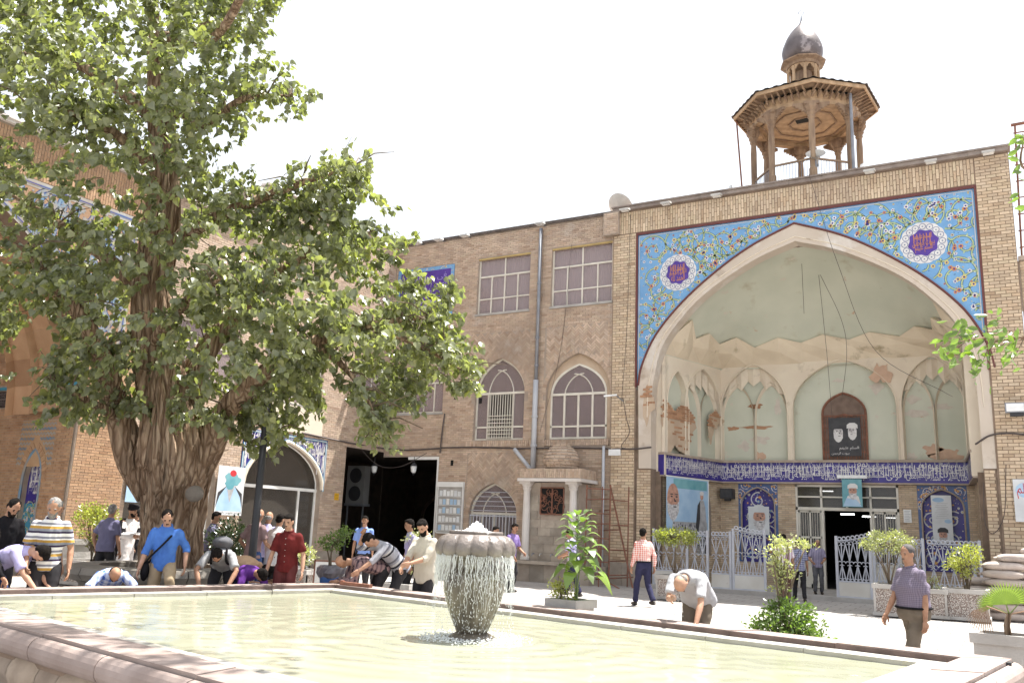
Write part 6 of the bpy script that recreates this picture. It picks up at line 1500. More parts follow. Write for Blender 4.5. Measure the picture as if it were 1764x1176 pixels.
for k in range(430):                                                  # strings of falling water round the bowl
    a = r_.uniform(0, 2*PI); R_ = rw*(.93+r_.uniform(-.01, .035)); z = hz(.785); x = FC.x+R_*math.cos(a); y = FC.y+R_*math.sin(a); th = r_.uniform(.0012, .0034)
    ln = r_.choice((.10, .18, .28, .42))*H_*r_.uniform(.8, 1.3); pts = []; rs = []
    n = max(4, int(ln/.02)); ph = r_.uniform(0, 6)
    for j in range(n+1): t = j/n; pts.append((x+.006*math.sin(ph+j*1.1)+.02*t*math.cos(a), y+.006*math.cos(ph*2+j*1.3)+.02*t*math.sin(a), z-ln*t)); rs.append(th*(1-.5*t)*(.6+.55*abs(math.sin(ph+j*1.7))))
    mb.tube(pts, rs, 4)
o = mb.build('water_strings', m_spl, fo, kind='stuff', fix=False)
mb = MB(); mb.sm = True
for k in range(850):
    a = r_.uniform(0, 2*PI); t = r_.random()**.75; R_ = rw*(.94+.10*t*r_.uniform(-.4, 1.2)); z = hz(.78)-t*H_*.77; s = r_.uniform(.0015, .0045)
    mb.ell((FC.x+R_*math.cos(a), FC.y+R_*math.sin(a), z), (s, s, s*r_.uniform(1, 3.6)), 5, 3)
for k in range(700):                                                  # runs down the urn
    a = r_.uniform(0, 2*PI); j = r_.randrange(1, 8); f = r_.random(); r0 = (pf[j][0]*(1-f)+pf[j+1][0]*f)*rw*1.04; z = hz(pf[j][1]*(1-f)+pf[j+1][1]*f); s = r_.uniform(.002, .005)
    mb.ell((FC.x+r0*math.cos(a), FC.y+r0*math.sin(a), z), (s, s, s*2.5), 5, 3)
mb.build('water_drops', m_spl, fo, kind='stuff', fix=False)
mb = MB(); mb.sm = True
for k in range(900):                                                  # foam where it lands
    a = r_.uniform(0, 2*PI); R_ = rw*r_.gauss(.98, .22); s = r_.uniform(.004, .012); mb.ell((FC.x+R_*math.cos(a), FC.y+R_*math.sin(a), .57+s*.4+abs(r_.gauss(0, .014))), (s, s, s*.6), 5, 3)
mb.build('foam', m_foam, fo, kind='stuff', fix=False)
mb = MB(); mb.sm = True
for k in range(260):                                                  # bubbling jet on the top
    a = r_.uniform(0, 2*PI); R_ = abs(r_.gauss(0, rw*.24)); h = .095*math.exp(-(R_/(rw*.22))**2); s = r_.uniform(.008, .02); mb.ell((FC.x+R_*math.cos(a), FC.y+R_*math.sin(a), hz(.985)+h*r_.uniform(.3, 1)), (s, s, s), 6, 4)
mb.ell((FC.x, FC.y, hz(.99)), (rw*.2, rw*.2, .06), 14, 8); mb.lathe((FC.x, FC.y, 0), [(rw*.58, hz(.975)), (rw*.3, hz(.992)), (.01, hz(1.0))], 20)
mb.build('jet', m_foam, fo, kind='stuff', fix=False)
# the floating orange ball
p = onZ(586, 1013, .57); mb = MB(); mb.sm = True; mb.ell((p.x, p.y, .61), (.07, .07, .07), 16, 10); props(mb.build('ball', mat('orange_ball', (.75, .42, .03), (.55, .33, .03), .5, 12)), 'orange ball floating at the far corner of the pool', 'ball')
mb = MB(); pz = inq(.3)[0]; cA = Vector((pz.x, pz.y, RZ)); mb.bar(cA+Vector((.1, .0, .04)), cA+Vector((.75, -.1, .04)), .07, .05); mb.bar(cA+Vector((.12, 0, .0)), cA+Vector((.12, 0, .08)), .05); o = mb.build('tap_pipe', m_rust); props(o, 'rusty water pipe on the far corner of the pool rim', 'pipe')
p = onZ(1738, 1142, RZ); mb = MB(); mb.box(p.x-.3, p.x+.02, p.y-.05, p.y+.06, RZ-.02, RZ+.012); props(mb.build('drain_grate', m_black), 'black drain grate on the right corner of the pool rim', 'drain')
# ================================================================== FOLIAGE TOOLS
def leafmat(name, c1, c2, tr=.42, rough=.30):
    return mat(name, c1, c2, rough, 1.2, spec=.8, translucent=tr, tint=[(.8, .8, .8), (1.0, 1.0, 1.0), (1.2, 1.2, 1.05), (.9, .9, 1.0), (1.35, 1.3, .8)])
m_leaf = leafmat('mulberry_leaf', (.26, .275, .165), (.16, .175, .11))
m_leafY = leafmat('yellow_leaf', (.36, .37, .11), (.24, .27, .08), .4)
m_leafD = leafmat('dark_leaf', (.035, .06, .022), (.025, .04, .018), .15)
m_leafG = leafmat('bright_leaf', (.17, .25, .07), (.11, .17, .05), .4)
m_leafP = leafmat('pale_leaf', (.42, .43, .25), (.29, .31, .17), .3)
def bark_mat():
    m = bpy.data.materials.new('bark'); m.use_nodes = True; t = m.node_tree; L = t.links.new; b = t.nodes['Principled BSDF']; b.inputs['Roughness'].default_value = .92; b.inputs['Specular IOR Level'].default_value = .2
    tc = nd(t, 'TexCoord'); mp = nd(t, 'Mapping'); mp.inputs['Scale'].default_value = (1, 1, .10); L(tc.outputs['Object'], mp.inputs[0])
    wn_ = nd(t, 'TexNoise'); wn_.inputs['Scale'].default_value = 2.5; wn_.inputs['Detail'].default_value = 5; L(mp.outputs[0], wn_.inputs['Vector'])
    mx = nd(t, 'Mix', data_type='RGBA', blend_type='LINEAR_LIGHT'); mx.inputs[0].default_value = .16; L(mp.outputs[0], mx.inputs[6]); L(wn_.outputs['Color'], mx.inputs[7])
    v = nd(t, 'TexVoronoi', feature='DISTANCE_TO_EDGE'); v.inputs['Scale'].default_value = 8.5; L(mx.outputs[2], v.inputs['Vector'])
    n2 = nd(t, 'TexNoise'); n2.inputs['Scale'].default_value = 7; n2.inputs['Detail'].default_value = 8; L(mp.outputs[0], n2.inputs['Vector'])
    r1 = nd(t, 'ValToRGB'); r1.color_ramp.elements[0].position = .32; r1.color_ramp.elements[1].position = .68; r1.color_ramp.elements[0].color = (.25, .17, .115, 1); r1.color_ramp.elements[1].color = (.52, .39, .28, 1); L(n2.outputs[0], r1.inputs[0])
    r2 = nd(t, 'ValToRGB'); r2.color_ramp.elements[0].position = .0; r2.color_ramp.elements[1].position = .22; r2.color_ramp.elements[0].color = (.46, .40, .36, 1); r2.color_ramp.elements[1].color = (1, 1, 1, 1); L(v.outputs['Distance'], r2.inputs[0])
    m2 = nd(t, 'Mix', data_type='RGBA', blend_type='MULTIPLY'); m2.inputs[0].default_value = 1; L(r1.outputs[0], m2.inputs[6]); L(r2.outputs[0], m2.inputs[7]); L(m2.outputs[2], b.inputs['Base Color'])
    ad = nd(t, 'Math', operation='MULTIPLY_ADD'); L(v.outputs['Distance'], ad.inputs[0]); ad.inputs[1].default_value = 2.5; L(n2.outputs[0], ad.inputs[2])
    bp = nd(t, 'Bump'); bp.inputs['Strength'].default_value = 1; bp.inputs['Distance'].default_value = .07; L(ad.outputs[0], bp.inputs['Height']); L(bp.outputs[0], b.inputs['Normal'])
    MATS['bark'] = m; return m
m_bark = bark_mat()
[setattr(n_.inputs['Distance'], 'default_value', .07) for n_ in m_bark.node_tree.nodes if n_.bl_idname == 'ShaderNodeBump']
m_twig = mat('twig', (.16, .12, .08), (.1, .075, .05), .9, 10)
m_soil = mat('soil', (.09, .065, .045), None, .95, 8, bump=.6)
HEART = [(0, 0, 0), (-.34, .02, .05), (-.5, .36, .10), (-.26, .74, .06), (0, 1.08, -.10), (.26, .74, .06), (.5, .36, .10), (.34, .02, .05)]
HF_ = [(0, 2, 1), (0, 3, 2), (0, 4, 3), (0, 5, 4), (0, 6, 5), (0, 7, 6)]
OVAL = [(0, 0, 0), (-.2, .3, .06), (-.22, .65, .05), (0, 1, -.06), (.22, .65, .05), (.2, .3, .06)]
OF_ = [(0, 3, 2, 1), (0, 5, 4, 3)]
def leaves(name, parent, m, pos, direc, size, shape='heart', seed=1, nsingle=0, kind='stuff', flat=0.0, group=None):
    """a mass of single leaves; pos: (n,3), direc: (n,3) pointing of the tips"""
    rg = np.random.default_rng(seed); n = len(pos); T = np.array(HEART if shape == 'heart' else OVAL); FT = HF_ if shape == 'heart' else OF_
    d = direc/np.linalg.norm(direc, axis=1, keepdims=True)
    r = rg.normal(size=(n, 3)); r[:, 2] += flat*3; s = np.cross(d, r); s /= np.linalg.norm(s, axis=1, keepdims=True)+1e-9; nn = np.cross(s, d)
    sz = size*rg.uniform(.6, 1.2, n) if np.isscalar(size) else size
    P = pos[:, None, :] + sz[:, None, None]*(T[None, :, 0, None]*s[:, None, :] + T[None, :, 1, None]*d[:, None, :] + T[None, :, 2, None]*nn[:, None, :])
    single = []
    if nsingle:
        sc = []
        for i in range(n):
            x, y, z = proj(pos[i]); sc.append(z if (0 < x < 1764 and 0 < y < 1176) else 1e6)
        single = list(np.argsort(sc)[:nsingle])
    mask = np.ones(n, bool); mask[single] = False
    Q = P[mask]; k = len(T); me = bpy.data.meshes.new(name)
    V = Q.reshape(-1, 3); nf = len(FT); fl = len(FT[0]); base = (np.arange(len(Q))*k)[:, None, None]; Fc = (base+np.array(FT)[None]).reshape(-1, fl)
    me.vertices.add(len(V)); me.vertices.foreach_set('co', V.astype(np.float32).ravel())
    me.loops.add(Fc.size); me.loops.foreach_set('vertex_index', Fc.astype(np.int32).ravel())
    me.polygons.add(len(Fc)); me.polygons.foreach_set('loop_start', (np.arange(len(Fc))*fl).astype(np.int32)); me.polygons.foreach_set('loop_total', np.full(len(Fc), fl, np.int32))
    me.polygons.foreach_set('use_smooth', np.ones(len(Fc), bool)); me.update(calc_edges=True)
    a = me.attributes.new('tint', 'FLOAT', 'FACE'); a.data.foreach_set('value', np.repeat(rg.random(len(Q)), nf).astype(np.float32))
    me.materials.append(m); o = bpy.data.objects.new(name, me); C.objects.link(o); adopt(o, parent)
    if kind: o['kind'] = kind
    if single:
        um = bpy.data.meshes.new('leaf'); um.from_pydata(T.tolist(), [], FT); um.materials.append(m); um.polygons.foreach_set('use_smooth', [True]*len(FT))
        off = LOC.get(parent.name, Vector())
        for i in single:
            l = bpy.data.objects.new('leaf', um); C.objects.link(l); W = Matrix.Identity(4)
            for c in range(3): W[c][0] = s[i][c]*sz[i]; W[c][1] = d[i][c]*sz[i]; W[c][2] = nn[i][c]*sz[i]; W[c][3] = pos[i][c]
            l.parent = parent; l.matrix_basis = Matrix.Translation(-off) @ W
    return o
def limb(mb, pts, rad, n=14, rough=.12, seed=0, seg=7):
    """a woody limb with ridged bark relief"""
    P = spline(pts, seg); k = len(pts)-1; R = []
    for i in range(len(P)):
        t = i/seg; j = min(int(t), k-1); f = t-j; R.append(rad[j]*(1-f)+rad[min(j+1, k)]*f)
    b = len(mb.v); mb.tube(P, R, n)
    for i in range(len(P)):
        for q in range(n):
            v = Vector(mb.v[b+i*n+q]); c = P[i]; d = v-c; a = 2*PI*q/n; w = noise.noise(Vector((math.cos(a)*2.2+seed, math.sin(a)*2.2, P[i].z*.55)))+.5*noise.noise(Vector((math.cos(a)*7+seed, math.sin(a)*7, P[i].z*1.1)))
            if n > 40: w += .36*(.5-2.2*abs(noise.noise(Vector((math.cos(a)*9+.6*noise.noise(P[i]*1.5), math.sin(a)*9, P[i].z*.9)))))+.12*noise.noise(Vector((math.cos(a)*26, math.sin(a)*26, P[i].z*2.5)))
            mb.v[b+i*n+q] = tuple(c+d*(1+rough*w*1.6))
# ================================================================== THE GREAT TREE
TD = 16.2
def T(x, y, dd=0): return at(x, y, TD+dd)
base_ = gnd(295, TD)
tree = thing('mulberry_tree', 'great old leafy tree with a massive ridged trunk beside the pool', 'tree', tuple(base_))
def T0(x, y, z): p = T(x, y); return Vector((p.x, p.y, z))
mb = MB(); mb.sm = True
b0 = gnd(295, TD)
limb(mb, [b0+Vector((0, 0, -.1)), T(294, 985), T(296, 920), T(300, 850), T(303, 780), T(290, 700), T(268, 600), T(262, 500), T(276, 400), T(284, 300), T(274, 190), T(268, 90), T(262, -40)],
     [.62, .56, .53, .58, .66, .48, .37, .32, .33, .26, .20, .13, .06], 132, .13, 1, 10)
trunk = mb.build('trunk', m_bark, tree, smooth=True)
BR = []
def branch(pts, rad, n=12):
    m2 = MB(); m2.sm = True; limb(m2, pts, rad, n, .12, len(BR)); m2.build('limb', m_bark, tree, smooth=True); BR.append([Vector(p) for p in spline(pts, 4)])
branch([T(262, 850), T(228, 790), T(208, 720), T(185, 640, -.5), T(150, 560, -.9), T(95, 490, -1.2), T(40, 430, -1.4)], [.30, .30, .24, .18, .14, .09, .04], 18)
branch([T(330, 835), T(362, 770), T(396, 700, -.3), T(460, 640, -.6), T(540, 590, -.8), T(640, 560, -.9), T(740, 545, -.9)], [.28, .27, .20, .15, .11, .07, .03], 18)
branch([T(300, 760), T(330, 650, .6), T(390, 560, 1.0), T(470, 480, 1.3), T(560, 420, 1.4), T(640, 400, 1.4)], [.35, .26, .18, .13, .08, .03])
branch([T(282, 430), T(350, 385, -.4), T(430, 350, -.8), T(520, 315, -1), T(610, 285, -1.1)], [.16, .13, .09, .06, .02])
branch([T(264, 520), T(190, 450, .4), T(100, 385, .8), T(10, 330, 1)], [.17, .13, .09, .03])
branch([T(277, 215), T(310, 190, -.3), T(350, 215, -.5), T(420, 170, -.8), T(500, 165, -1)], [.14, .12, .09, .06, .02])
branch([T(275, 215), T(200, 150, .5), T(120, 105, .9), T(40, 95, 1.1), T(-30, 90, 1.2)], [.14, .12, .09, .06, .02])
branch([T(276, 300), T(210, 240, -.8), T(140, 200, -1.5), T(60, 190, -1.9)], [.12, .09, .06, .02])
branch([T(270, 100), T(340, 50, .3), T(430, 20, .5)], [.09, .06, .02])
branch([T(262, 600), T(300, 540, -1.3), T(350, 500, -2), T(380, 480, -2.4)], [.14, .10, .07, .02])
branch([T(540, 590, -.8), T(600, 640, -1), T(640, 700, -1.2), T(655, 740, -1.2)], [.07, .05, .03, .015])
branch([T(640, 560, -.9), T(730, 600, -1), T(800, 640, -1)], [.06, .04, .015])
branch([T(208, 720), T(150, 690, -1), T(90, 660, -1.5)], [.12, .07, .02])
branch([T(390, 560, 1), T(420, 640, .5), T(440, 720, .2), T(470, 740, 0)], [.1, .07, .05, .02])
mb = MB(); c_ = T(335, 850, -.66); ax = -FH; q_ = RT; mb.ell(c_+Vector((0, 0, 0)), (.22, .10, .15), 14, 8); mb.build('cut_scar', mat('grey_scar', (.22, .19, .16), None, .9, 6, bump=.5), tree)
crown = [(-80, -60), (490, -60), (492, 10), (508, 60), (480, 110), (548, 152), (500, 182), (440, 185), (474, 250), (445, 290), (480, 330), (560, 272), (642, 262), (628, 318), (668, 335), (642, 372), (706, 388), (714, 450), (802, 482), (784, 560), (822, 600), (850, 650), (800, 690), (735, 660), (742, 705), (655, 705), (676, 740), (640, 768), (600, 745), (560, 700), (520, 722), (470, 765), (425, 790), (392, 755), (330, 752), (220, 708), (150, 722), (70, 692), (30, 650), (-80, 690)]
sparse = [(60, 395, 80, .8), (190, 335, 60, .72), (300, 345, 26, .9), (25, 630, 62, .93), (60, 585, 40, .8), (60, 665, 42, .85), (650, 430, 46, .45), (225, 590, 40, .5), (235, 480, 38, .5), (270, 420, 34, .55), (20, 215, 26, .85), (195, 240, 22, .8), (455, 230, 40, .6), (500, 55, 26, .7), (440, 100, 40, .4), (740, 500, 40, .4), (690, 600, 40, .35), (560, 680, 45, .5), (505, 720, 40, .45), (615, 715, 25, .3), (320, 220, 26, .6), (250, 640, 50, .3), (600, 620, 45, .35), (275, 545, 25, .5), (100, 560, 40, .6), (60, 300, 45, .35)]
def dist_edge(x, y):
    best = 1e9; n = len(crown)
    for i in range(n):
        ax_, ay = crown[i]; bx, by = crown[(i+1) % n]; dx, dy = bx-ax_, by-ay; t = max(0, min(1, ((x-ax_)*dx+(y-ay)*dy)/(dx*dx+dy*dy))); best = min(best, math.hypot(x-ax_-t*dx, y-ay-t*dy))
    return best
r_ = random.Random(42); CL = []; tries = 0
while len(CL) < 2300 and tries < 90000:
    tries += 1; x, y = r_.uniform(-80, 850), r_.uniform(-60, 790)
    if not inside(crown, x, y): continue
    de = dist_edge(x, y)
    if x < 0 or y < 0: de = max(de, 60)
    if de < 9: continue
    th = min(2.7, .35+de/85*1.5)
    u = r_.uniform(-1, 1); dd = th*u
    if r_.random() > .45+.55*abs(u): continue
    if any((x-a)**2+(y-b)**2 < c*c and r_.random() < d*1.05 for a, b, c, d in sparse): continue
    p = T(x, y, dd)
    if noise.noise(p*.95)+.35*noise.noise(p*2.6) < -.12: continue
    CL.append((p, x, y))
for B_ in BR:                                                         # leaves close to the outer half of every limb
    for i in range(len(B_)//2, len(B_)):
        x, y, z_ = proj(B_[i])
        for _ in range(4):
            p = B_[i]+Vector((r_.gauss(0, .22), r_.gauss(0, .22), r_.gauss(.05, .2))); CL.append((p, x, y))
cc = T(300, 430)
pos, dr_ = [], []; tw = MB()
for (p, x, y) in CL:
    out = (p-cc); out.z *= .5; out = out.normalized() if out.length > .1 else Vector((0, 0, 1))
    ax = (out + Vector((r_.gauss(0, .5), r_.gauss(0, .5), r_.gauss(-.15, .4)))).normalized(); L_ = r_.uniform(.3, .55); s0 = p-ax*L_*.4
    if r_.random() < .35: tw.tube([s0, p, s0+ax*L_], [.009, .006, .003], 3, cap=False)
    k = r_.randint(11, 18)
    for i in range(k):
        t = (i+.3)/k; q = s0+ax*L_*t+Vector((r_.gauss(0, .035), r_.gauss(0, .035), r_.gauss(-.03, .04)))
        pos.append(q); side = Vector((r_.gauss(0, 1), r_.gauss(0, 1), 0)); dr_.append(ax*.35+side*.55+Vector((0, 0, -.75+r_.gauss(0, .35))))
tw.build('twigs', m_twig, tree, kind='stuff', fix=False)
tips = MB()
for bi, B_ in enumerate(BR):                                          # small side shoots tie the leaf sprays to the limbs
    for i in range(2, len(B_), 2):
        c = min(CL, key=lambda c: (c[0]-B_[i]).length + (0 if r_.random() < .5 else .5))
        d = (c[0]-B_[i]); tips.tube([B_[i], B_[i]+d*.5+Vector((0, 0, .12)), c[0]], [.03, .018, .008], 4, cap=False)
        for kk in range(3):
            e = B_[i]+Vector((r_.gauss(0, .35), r_.gauss(0, .35), r_.gauss(.1, .25))); tips.tube([B_[i], B_[i].lerp(e, .5)+Vector((0, 0, .1)), e], [.022, .014, .006], 4, cap=False)
tips.build('branchlets', m_twig, tree, kind='stuff', fix=False)
pos = np.array([tuple(p) for p in pos]); dr_ = np.array([tuple(p) for p in dr_])
leaves('foliage', tree, m_leaf, pos, dr_, .128, 'heart', 3, 300, flat=.35)
# round stone kerb with a rounded lip about the trunk
kc_ = gnd(288, TD-.1); m_kerb = mat('kerb_stone', (.27, .245, .22), (.18, .165, .15), .9, 3, bump=.5, tint=[(.85, .84, .82), (1.08, 1.05, 1)])  # darker stone: the shade of the tree is put into its colour
kb = thing('tree_kerb', 'round grey stone kerb ringing the foot of the great tree', 'kerb', tuple(kc_))
for k in range(16):
    a0, a1 = 2*PI*k/16+.006, 2*PI*(k+1)/16-.006; mb = MB(); mb.sm = True; vs = []; nA = 4
    pr3 = [(1.34, 0), (1.34, .36), (1.40, .42), (1.56, .46), (1.64, .56), (1.60, .67), (1.4, .70), (1.05, .69), (1.05, 0)]
    for j in range(nA+1):
        a = a0+(a1-a0)*j/nA
        for r, z in pr3: vs.append((kc_.x+r*math.cos(a), kc_.y+r*math.sin(a), z))
    n9 = len(pr3); fs = [(j*n9+i, j*n9+(i+1) % n9, (j+1)*n9+(i+1) % n9, (j+1)*n9+i) for j in range(nA) for i in range(n9)]+[tuple(range(n9)), tuple(range(nA*n9+n9-1, nA*n9-1, -1))]
    mb.ti = rnd.random(); mb.add(vs, fs); mb.build('kerb_stone', m_kerb, kb, smooth=False)
mb = MB(); mb.lathe((kc_.x, kc_.y, 0), [(1.05, .1), (1.05, .55)], 24); mb.build('soil', m_soil, kb)

# a high bough of the same tree over the near side of the pool, above the picture: it throws the dappled shade on the near rim
hb = [T(268, 60), Vector((-11.2, 8.8, 9.6)), Vector((-9.0, 8.0, 10.6)), Vector((-6.6, 7.6, 11.2)), Vector((-3.6, 7.2, 11.6))]
branch(hb, [.10, .08, .07, .05, .02], 12)
r2_ = random.Random(5); ps, ds = [], []
for k in range(620):
    t = r2_.random(); c = Vector((-9.8, 8.1, 11.0)).lerp(Vector((-2.6, 7.0, 11.8)), t)+Vector((r2_.gauss(0, .5), r2_.gauss(0, .55), r2_.gauss(0, .4)))
    if noise.noise(c*1.3) < .02 or proj(c)[1] > -25: continue
    for i in range(14): ps.append(tuple(c+Vector((r2_.gauss(0, .13), r2_.gauss(0, .13), r2_.gauss(0, .1))))); ds.append((r2_.gauss(0, .6), r2_.gauss(0, .6), -.8))
leaves('high_foliage', tree, m_leaf, np.array(ps), np.array(ds), .125, 'heart', 9)
# ---- branch of another tree entering from the right
tr2 = thing('street_tree', 'tree beyond the right edge with one leafy branch reaching into view', 'tree', (3.2, 6.6, 0))
mb = MB(); mb.sm = True; e = at(1764, 582, 6.3); tb = Vector((3.3, 6.9, 0)); limb(mb, [tb, tb+Vector((.05, 0, 2)), tb+Vector((0, .1, 3.6)), tb+Vector((.2, .1, 6.5))], [.18, .15, .12, .05], 14, .1, 5); mb.build('trunk', m_bark, tr2, smooth=True)
mb = MB(); mb.sm = True; limb(mb, [tb+Vector((0, .05, 2.6)), (tb+Vector((0, 0, 2.9))).lerp(e, .5)+Vector((0, 0, .3)), e, at(1700, 582, 6.2), at(1640, 590, 6.1)], [.06, .04, .014, .009, .004], 7, .05, 3); mb.build('limb', m_bark, tr2, smooth=True)
mb = MB(); mb.sm = True; e2 = at(1790, 300, 6.4); limb(mb, [tb+Vector((0, .05, 3.4)), (tb+Vector((0, 0, 4))).lerp(e2, .6), e2, at(1762, 230, 6.4)], [.05, .03, .012, .004], 7, .05, 6); mb.build('limb', m_bark, tr2, smooth=True)
r_ = random.Random(8); ps, ds = [], []; tw = MB()
sprays = [(1740, 590), (1715, 585), (1690, 570), (1680, 600), (1660, 575), (1650, 600), (1635, 590), (1690, 630), (1665, 560), (1720, 600), (1745, 620), (1700, 610), (1625, 610), (1640, 565), (1755, 575), (1710, 555)]
for (x, y) in sprays:
    p = at(x, y, 6.2+r_.uniform(-.25, .25)); w = at(x+18, 584, 6.2); tw.tube([w, p], [.004, .002], 3, cap=False)
    for k in range(9): ps.append(tuple(p+Vector((r_.gauss(0, .055), r_.gauss(0, .055), r_.gauss(0, .05))))); ds.append((r_.gauss(-.5, .7), r_.gauss(0, .7), r_.gauss(-.5, .5)))
for (x, y) in ((1762, 235), (1759, 285), (1761, 335), (1758, 350), (1768, 250), (1775, 300), (1780, 350), (1757, 240)):
    p = at(x, y, 6.4)
    for k in range(3): ps.append(tuple(p+Vector((r_.gauss(0, .03), 0, r_.gauss(0, .03))))); ds.append((r_.gauss(-.5, .6), r_.gauss(0, .5), r_.gauss(-.3, .5)))
tw.build('twigs', m_twig, tr2, kind='stuff', fix=False)
leaves('foliage', tr2, m_leafG, np.array(ps), np.array(ds), .092, 'oval', 5, 160)

# ================================================================== PLANTERS AND SHRUBS
def pebble_mat():
    m = bpy.data.materials.new('pebble_dash'); m.use_nodes = True; t = m.node_tree; L = t.links.new; b = t.nodes['Principled BSDF']; b.inputs['Roughness'].default_value = .9
    tc = nd(t, 'TexCoord'); v = nd(t, 'TexVoronoi'); v.inputs['Scale'].default_value = 34; L(tc.outputs['Object'], v.inputs['Vector']); r = nd(t, 'ValToRGB')
    r.color_ramp.elements[0].position = .28; r.color_ramp.elements[1].position = .56; r.color_ramp.elements[0].color = (.62, .57, .53, 1); r.color_ramp.elements[1].color = (.26, .21, .185, 1)
    L(v.outputs['Distance'], r.inputs[0]); L(r.outputs[0], b.inputs['Base Color']); bp = nd(t, 'Bump'); bp.invert = True; bp.inputs['Strength'].default_value = 1; bp.inputs['Distance'].default_value = .03; L(v.outputs['Distance'], bp.inputs['Height']); L(bp.outputs[0], b.inputs['Normal']); return m
m_peb = pebble_mat(); MATS['pebble_dash'] = m_peb
def planter(p, w, d, h, label, rot=0, m=None, group='pebble dashed concrete planters', plain=False):
    t = thing('planter', label, 'planter', tuple(p), group); c, s = math.cos(rot), math.sin(rot); f = Fr((p.x, p.y, p.z), (c, s, 0), (s, -c, 0))
    def bx(name, u0, u1, n0, n1, z0, z1, m): mb = MB(); mb.fb(f, u0, u1, z0, z1, n0, n1); return mb.build(name, m, t)
    bx('base', -w/2, w/2, -d/2, d/2, .03, .10, m_conc); bx('box', -w/2+.03, w/2-.03, -d/2+.03, d/2-.03, .10, h-.1, m_conc if plain else m_peb)
    for a, b, c2, d2 in ((-w/2, w/2, d/2-.07, d/2), (-w/2, w/2, -d/2, -d/2+.07), (-w/2, -w/2+.07, -d/2+.07, d/2-.07), (w/2-.07, w/2, -d/2+.07, d/2-.07)): bx('lip', a, b, c2, d2, h-.1, h, m_conc)
    if not plain:
        for a in (-1, 1):
            for b in (-1, 1): mb = MB(); u, n = a*(w/2-.03), b*(d/2-.03); mb.fb(f, min(u, u-a*.05), max(u, u-a*.05), .10, h-.1, min(n+b*.012, n-b*.05), max(n+b*.012, n-b*.05)); mb.build('corner_post', m_conc, t)
    bx('soil', -w/2+.07, w/2-.07, -d/2+.07, d/2-.07, h-.12, h-.05, m_soil)
    for a in (-1, 1): bx('foot', a*(w/2-.18)-.05, a*(w/2-.18)+.05, -d/2+.1, d/2-.1, 0, .03, m_mortarD)
    return t
def shrub(name, p, label, blobs, m, n=700, size=.055, stems=3, seed=1, shape='oval', dense=1, h0=0, cat='shrub', nsingle=60, wood=None, up=.2):
    """stems rising from p and leaf blobs [(dx along the picture, dz, rx, rz)]"""
    t = thing(name, label, cat, tuple(p)); r = random.Random(seed); ps, ds = [], []
    tot = sum(a[2]*a[3] for a in blobs); tips = []
    for (dx, dz, rx, rz_) in blobs:
        k = int(n*rx*rz_/tot); c = p+RT*dx+Vector((0, 0, dz)); tips.append(c); tips_ = max(2, k//14)
        for _ in range(tips_):
            v = Vector((r.gauss(0, 1), r.gauss(0, 1), r.gauss(0, 1))).normalized()*r.uniform(.45, 1.05); q = c+Vector((v.x*rx, v.y*rx, v.z*rz_)); tips.append(q)
            for _ in range(14):
                o = q+Vector((r.gauss(0, .04), r.gauss(0, .04), r.gauss(0, .035)))*max(1, size/.055); ps.append(tuple(o)); d = v*.7+Vector((r.gauss(0, .6), r.gauss(0, .6), r.gauss(up, .5))); ds.append(tuple(d))
    top = p+Vector((0, 0, min(b[1]-b[3]*.4 for b in blobs)))
    for k in range(stems):
        mb = MB(); mb.sm = True; o = Vector((r.gauss(0, .03), r.gauss(0, .03), 0)); tgt = blobs[k % len(blobs)]; e = p+RT*(tgt[0]+r.gauss(0, tgt[2]*.3))+Vector((0, r.gauss(0, .05), tgt[1]))
        mb.tube(spline([p+o, p.lerp(e, .45)+o+Vector((r.gauss(0, .03), r.gauss(0, .03), 0)), e], 4), [.02-.0014*i for i in range(9)], 6); mb.build('stem', wood or m_twig, t, smooth=True)
    mb = MB()
    for q in tips[::3]: mb.tube([top+Vector((r.gauss(0, .03), r.gauss(0, .03), .05)), top.lerp(q, .5)+Vector((0, 0, .04)), q], [.007, .005, .003], 3, cap=False)
    if mb.f: mb.build('twigs', m_twig, t, kind='stuff', fix=False)
    leaves('foliage', t, m, np.array(ps), np.array(ds), size, shape, seed, nsingle); return t
def px(x, dep, z=0): return gnd(x, dep, z)
yw = YAW*0
# right row
P1 = px(1540, 19.9); planter(P1, .95, .85, .72, 'pebbled planter of the pale shrub, left of the right row')
P2 = px(1597, 19.9); planter(P2, .80, .85, .66, 'pebbled planter with a low grey plant, middle of the right row')
P3 = px(1659, 19.6); planter(P3, .93, .85, .70, 'pebbled planter next to the sandbags, right end of the row')
shrub('pale_shrub', P1+Vector((-.12, 0, .66)), 'pale silvery shrub with a broad crown in the right planter row', [(0, .98, .52, .28), (-.38, .94, .26, .18), (.38, .92, .26, .2)], m_leafP, 2300, .06, 5, 3)
shrub('low_plant', P2+Vector((.05, 0, .6)), 'low grey green plant in the middle planter of the right row', [(0, .16, .22, .14)], m_leafP, 260, .045, 2, 4, nsingle=20)
shrub('yellow_shrub', P3+Vector((0, 0, .64)), 'upright yellow green shrub in the planter beside the sandbags', [(0, .72, .34, .26), (-.22, .58, .18, .18), (.18, .86, .2, .16), (.0, .42, .16, .14)], m_leafY, 1300, .065, 5, 5)
P4 = px(1163, 22.2); planter(P4, .82, .8, .62, 'pebbled planter in front of the left fence panel')
shrub('round_shrub', P4+Vector((0, 0, .56)), 'yellow green shrub with a flat round crown before the left fence', [(0, 1.02, .46, .22), (-.32, 1.02, .26, .15), (.34, 1.0, .24, .17)], m_leafY, 1900, .065, 4, 6)
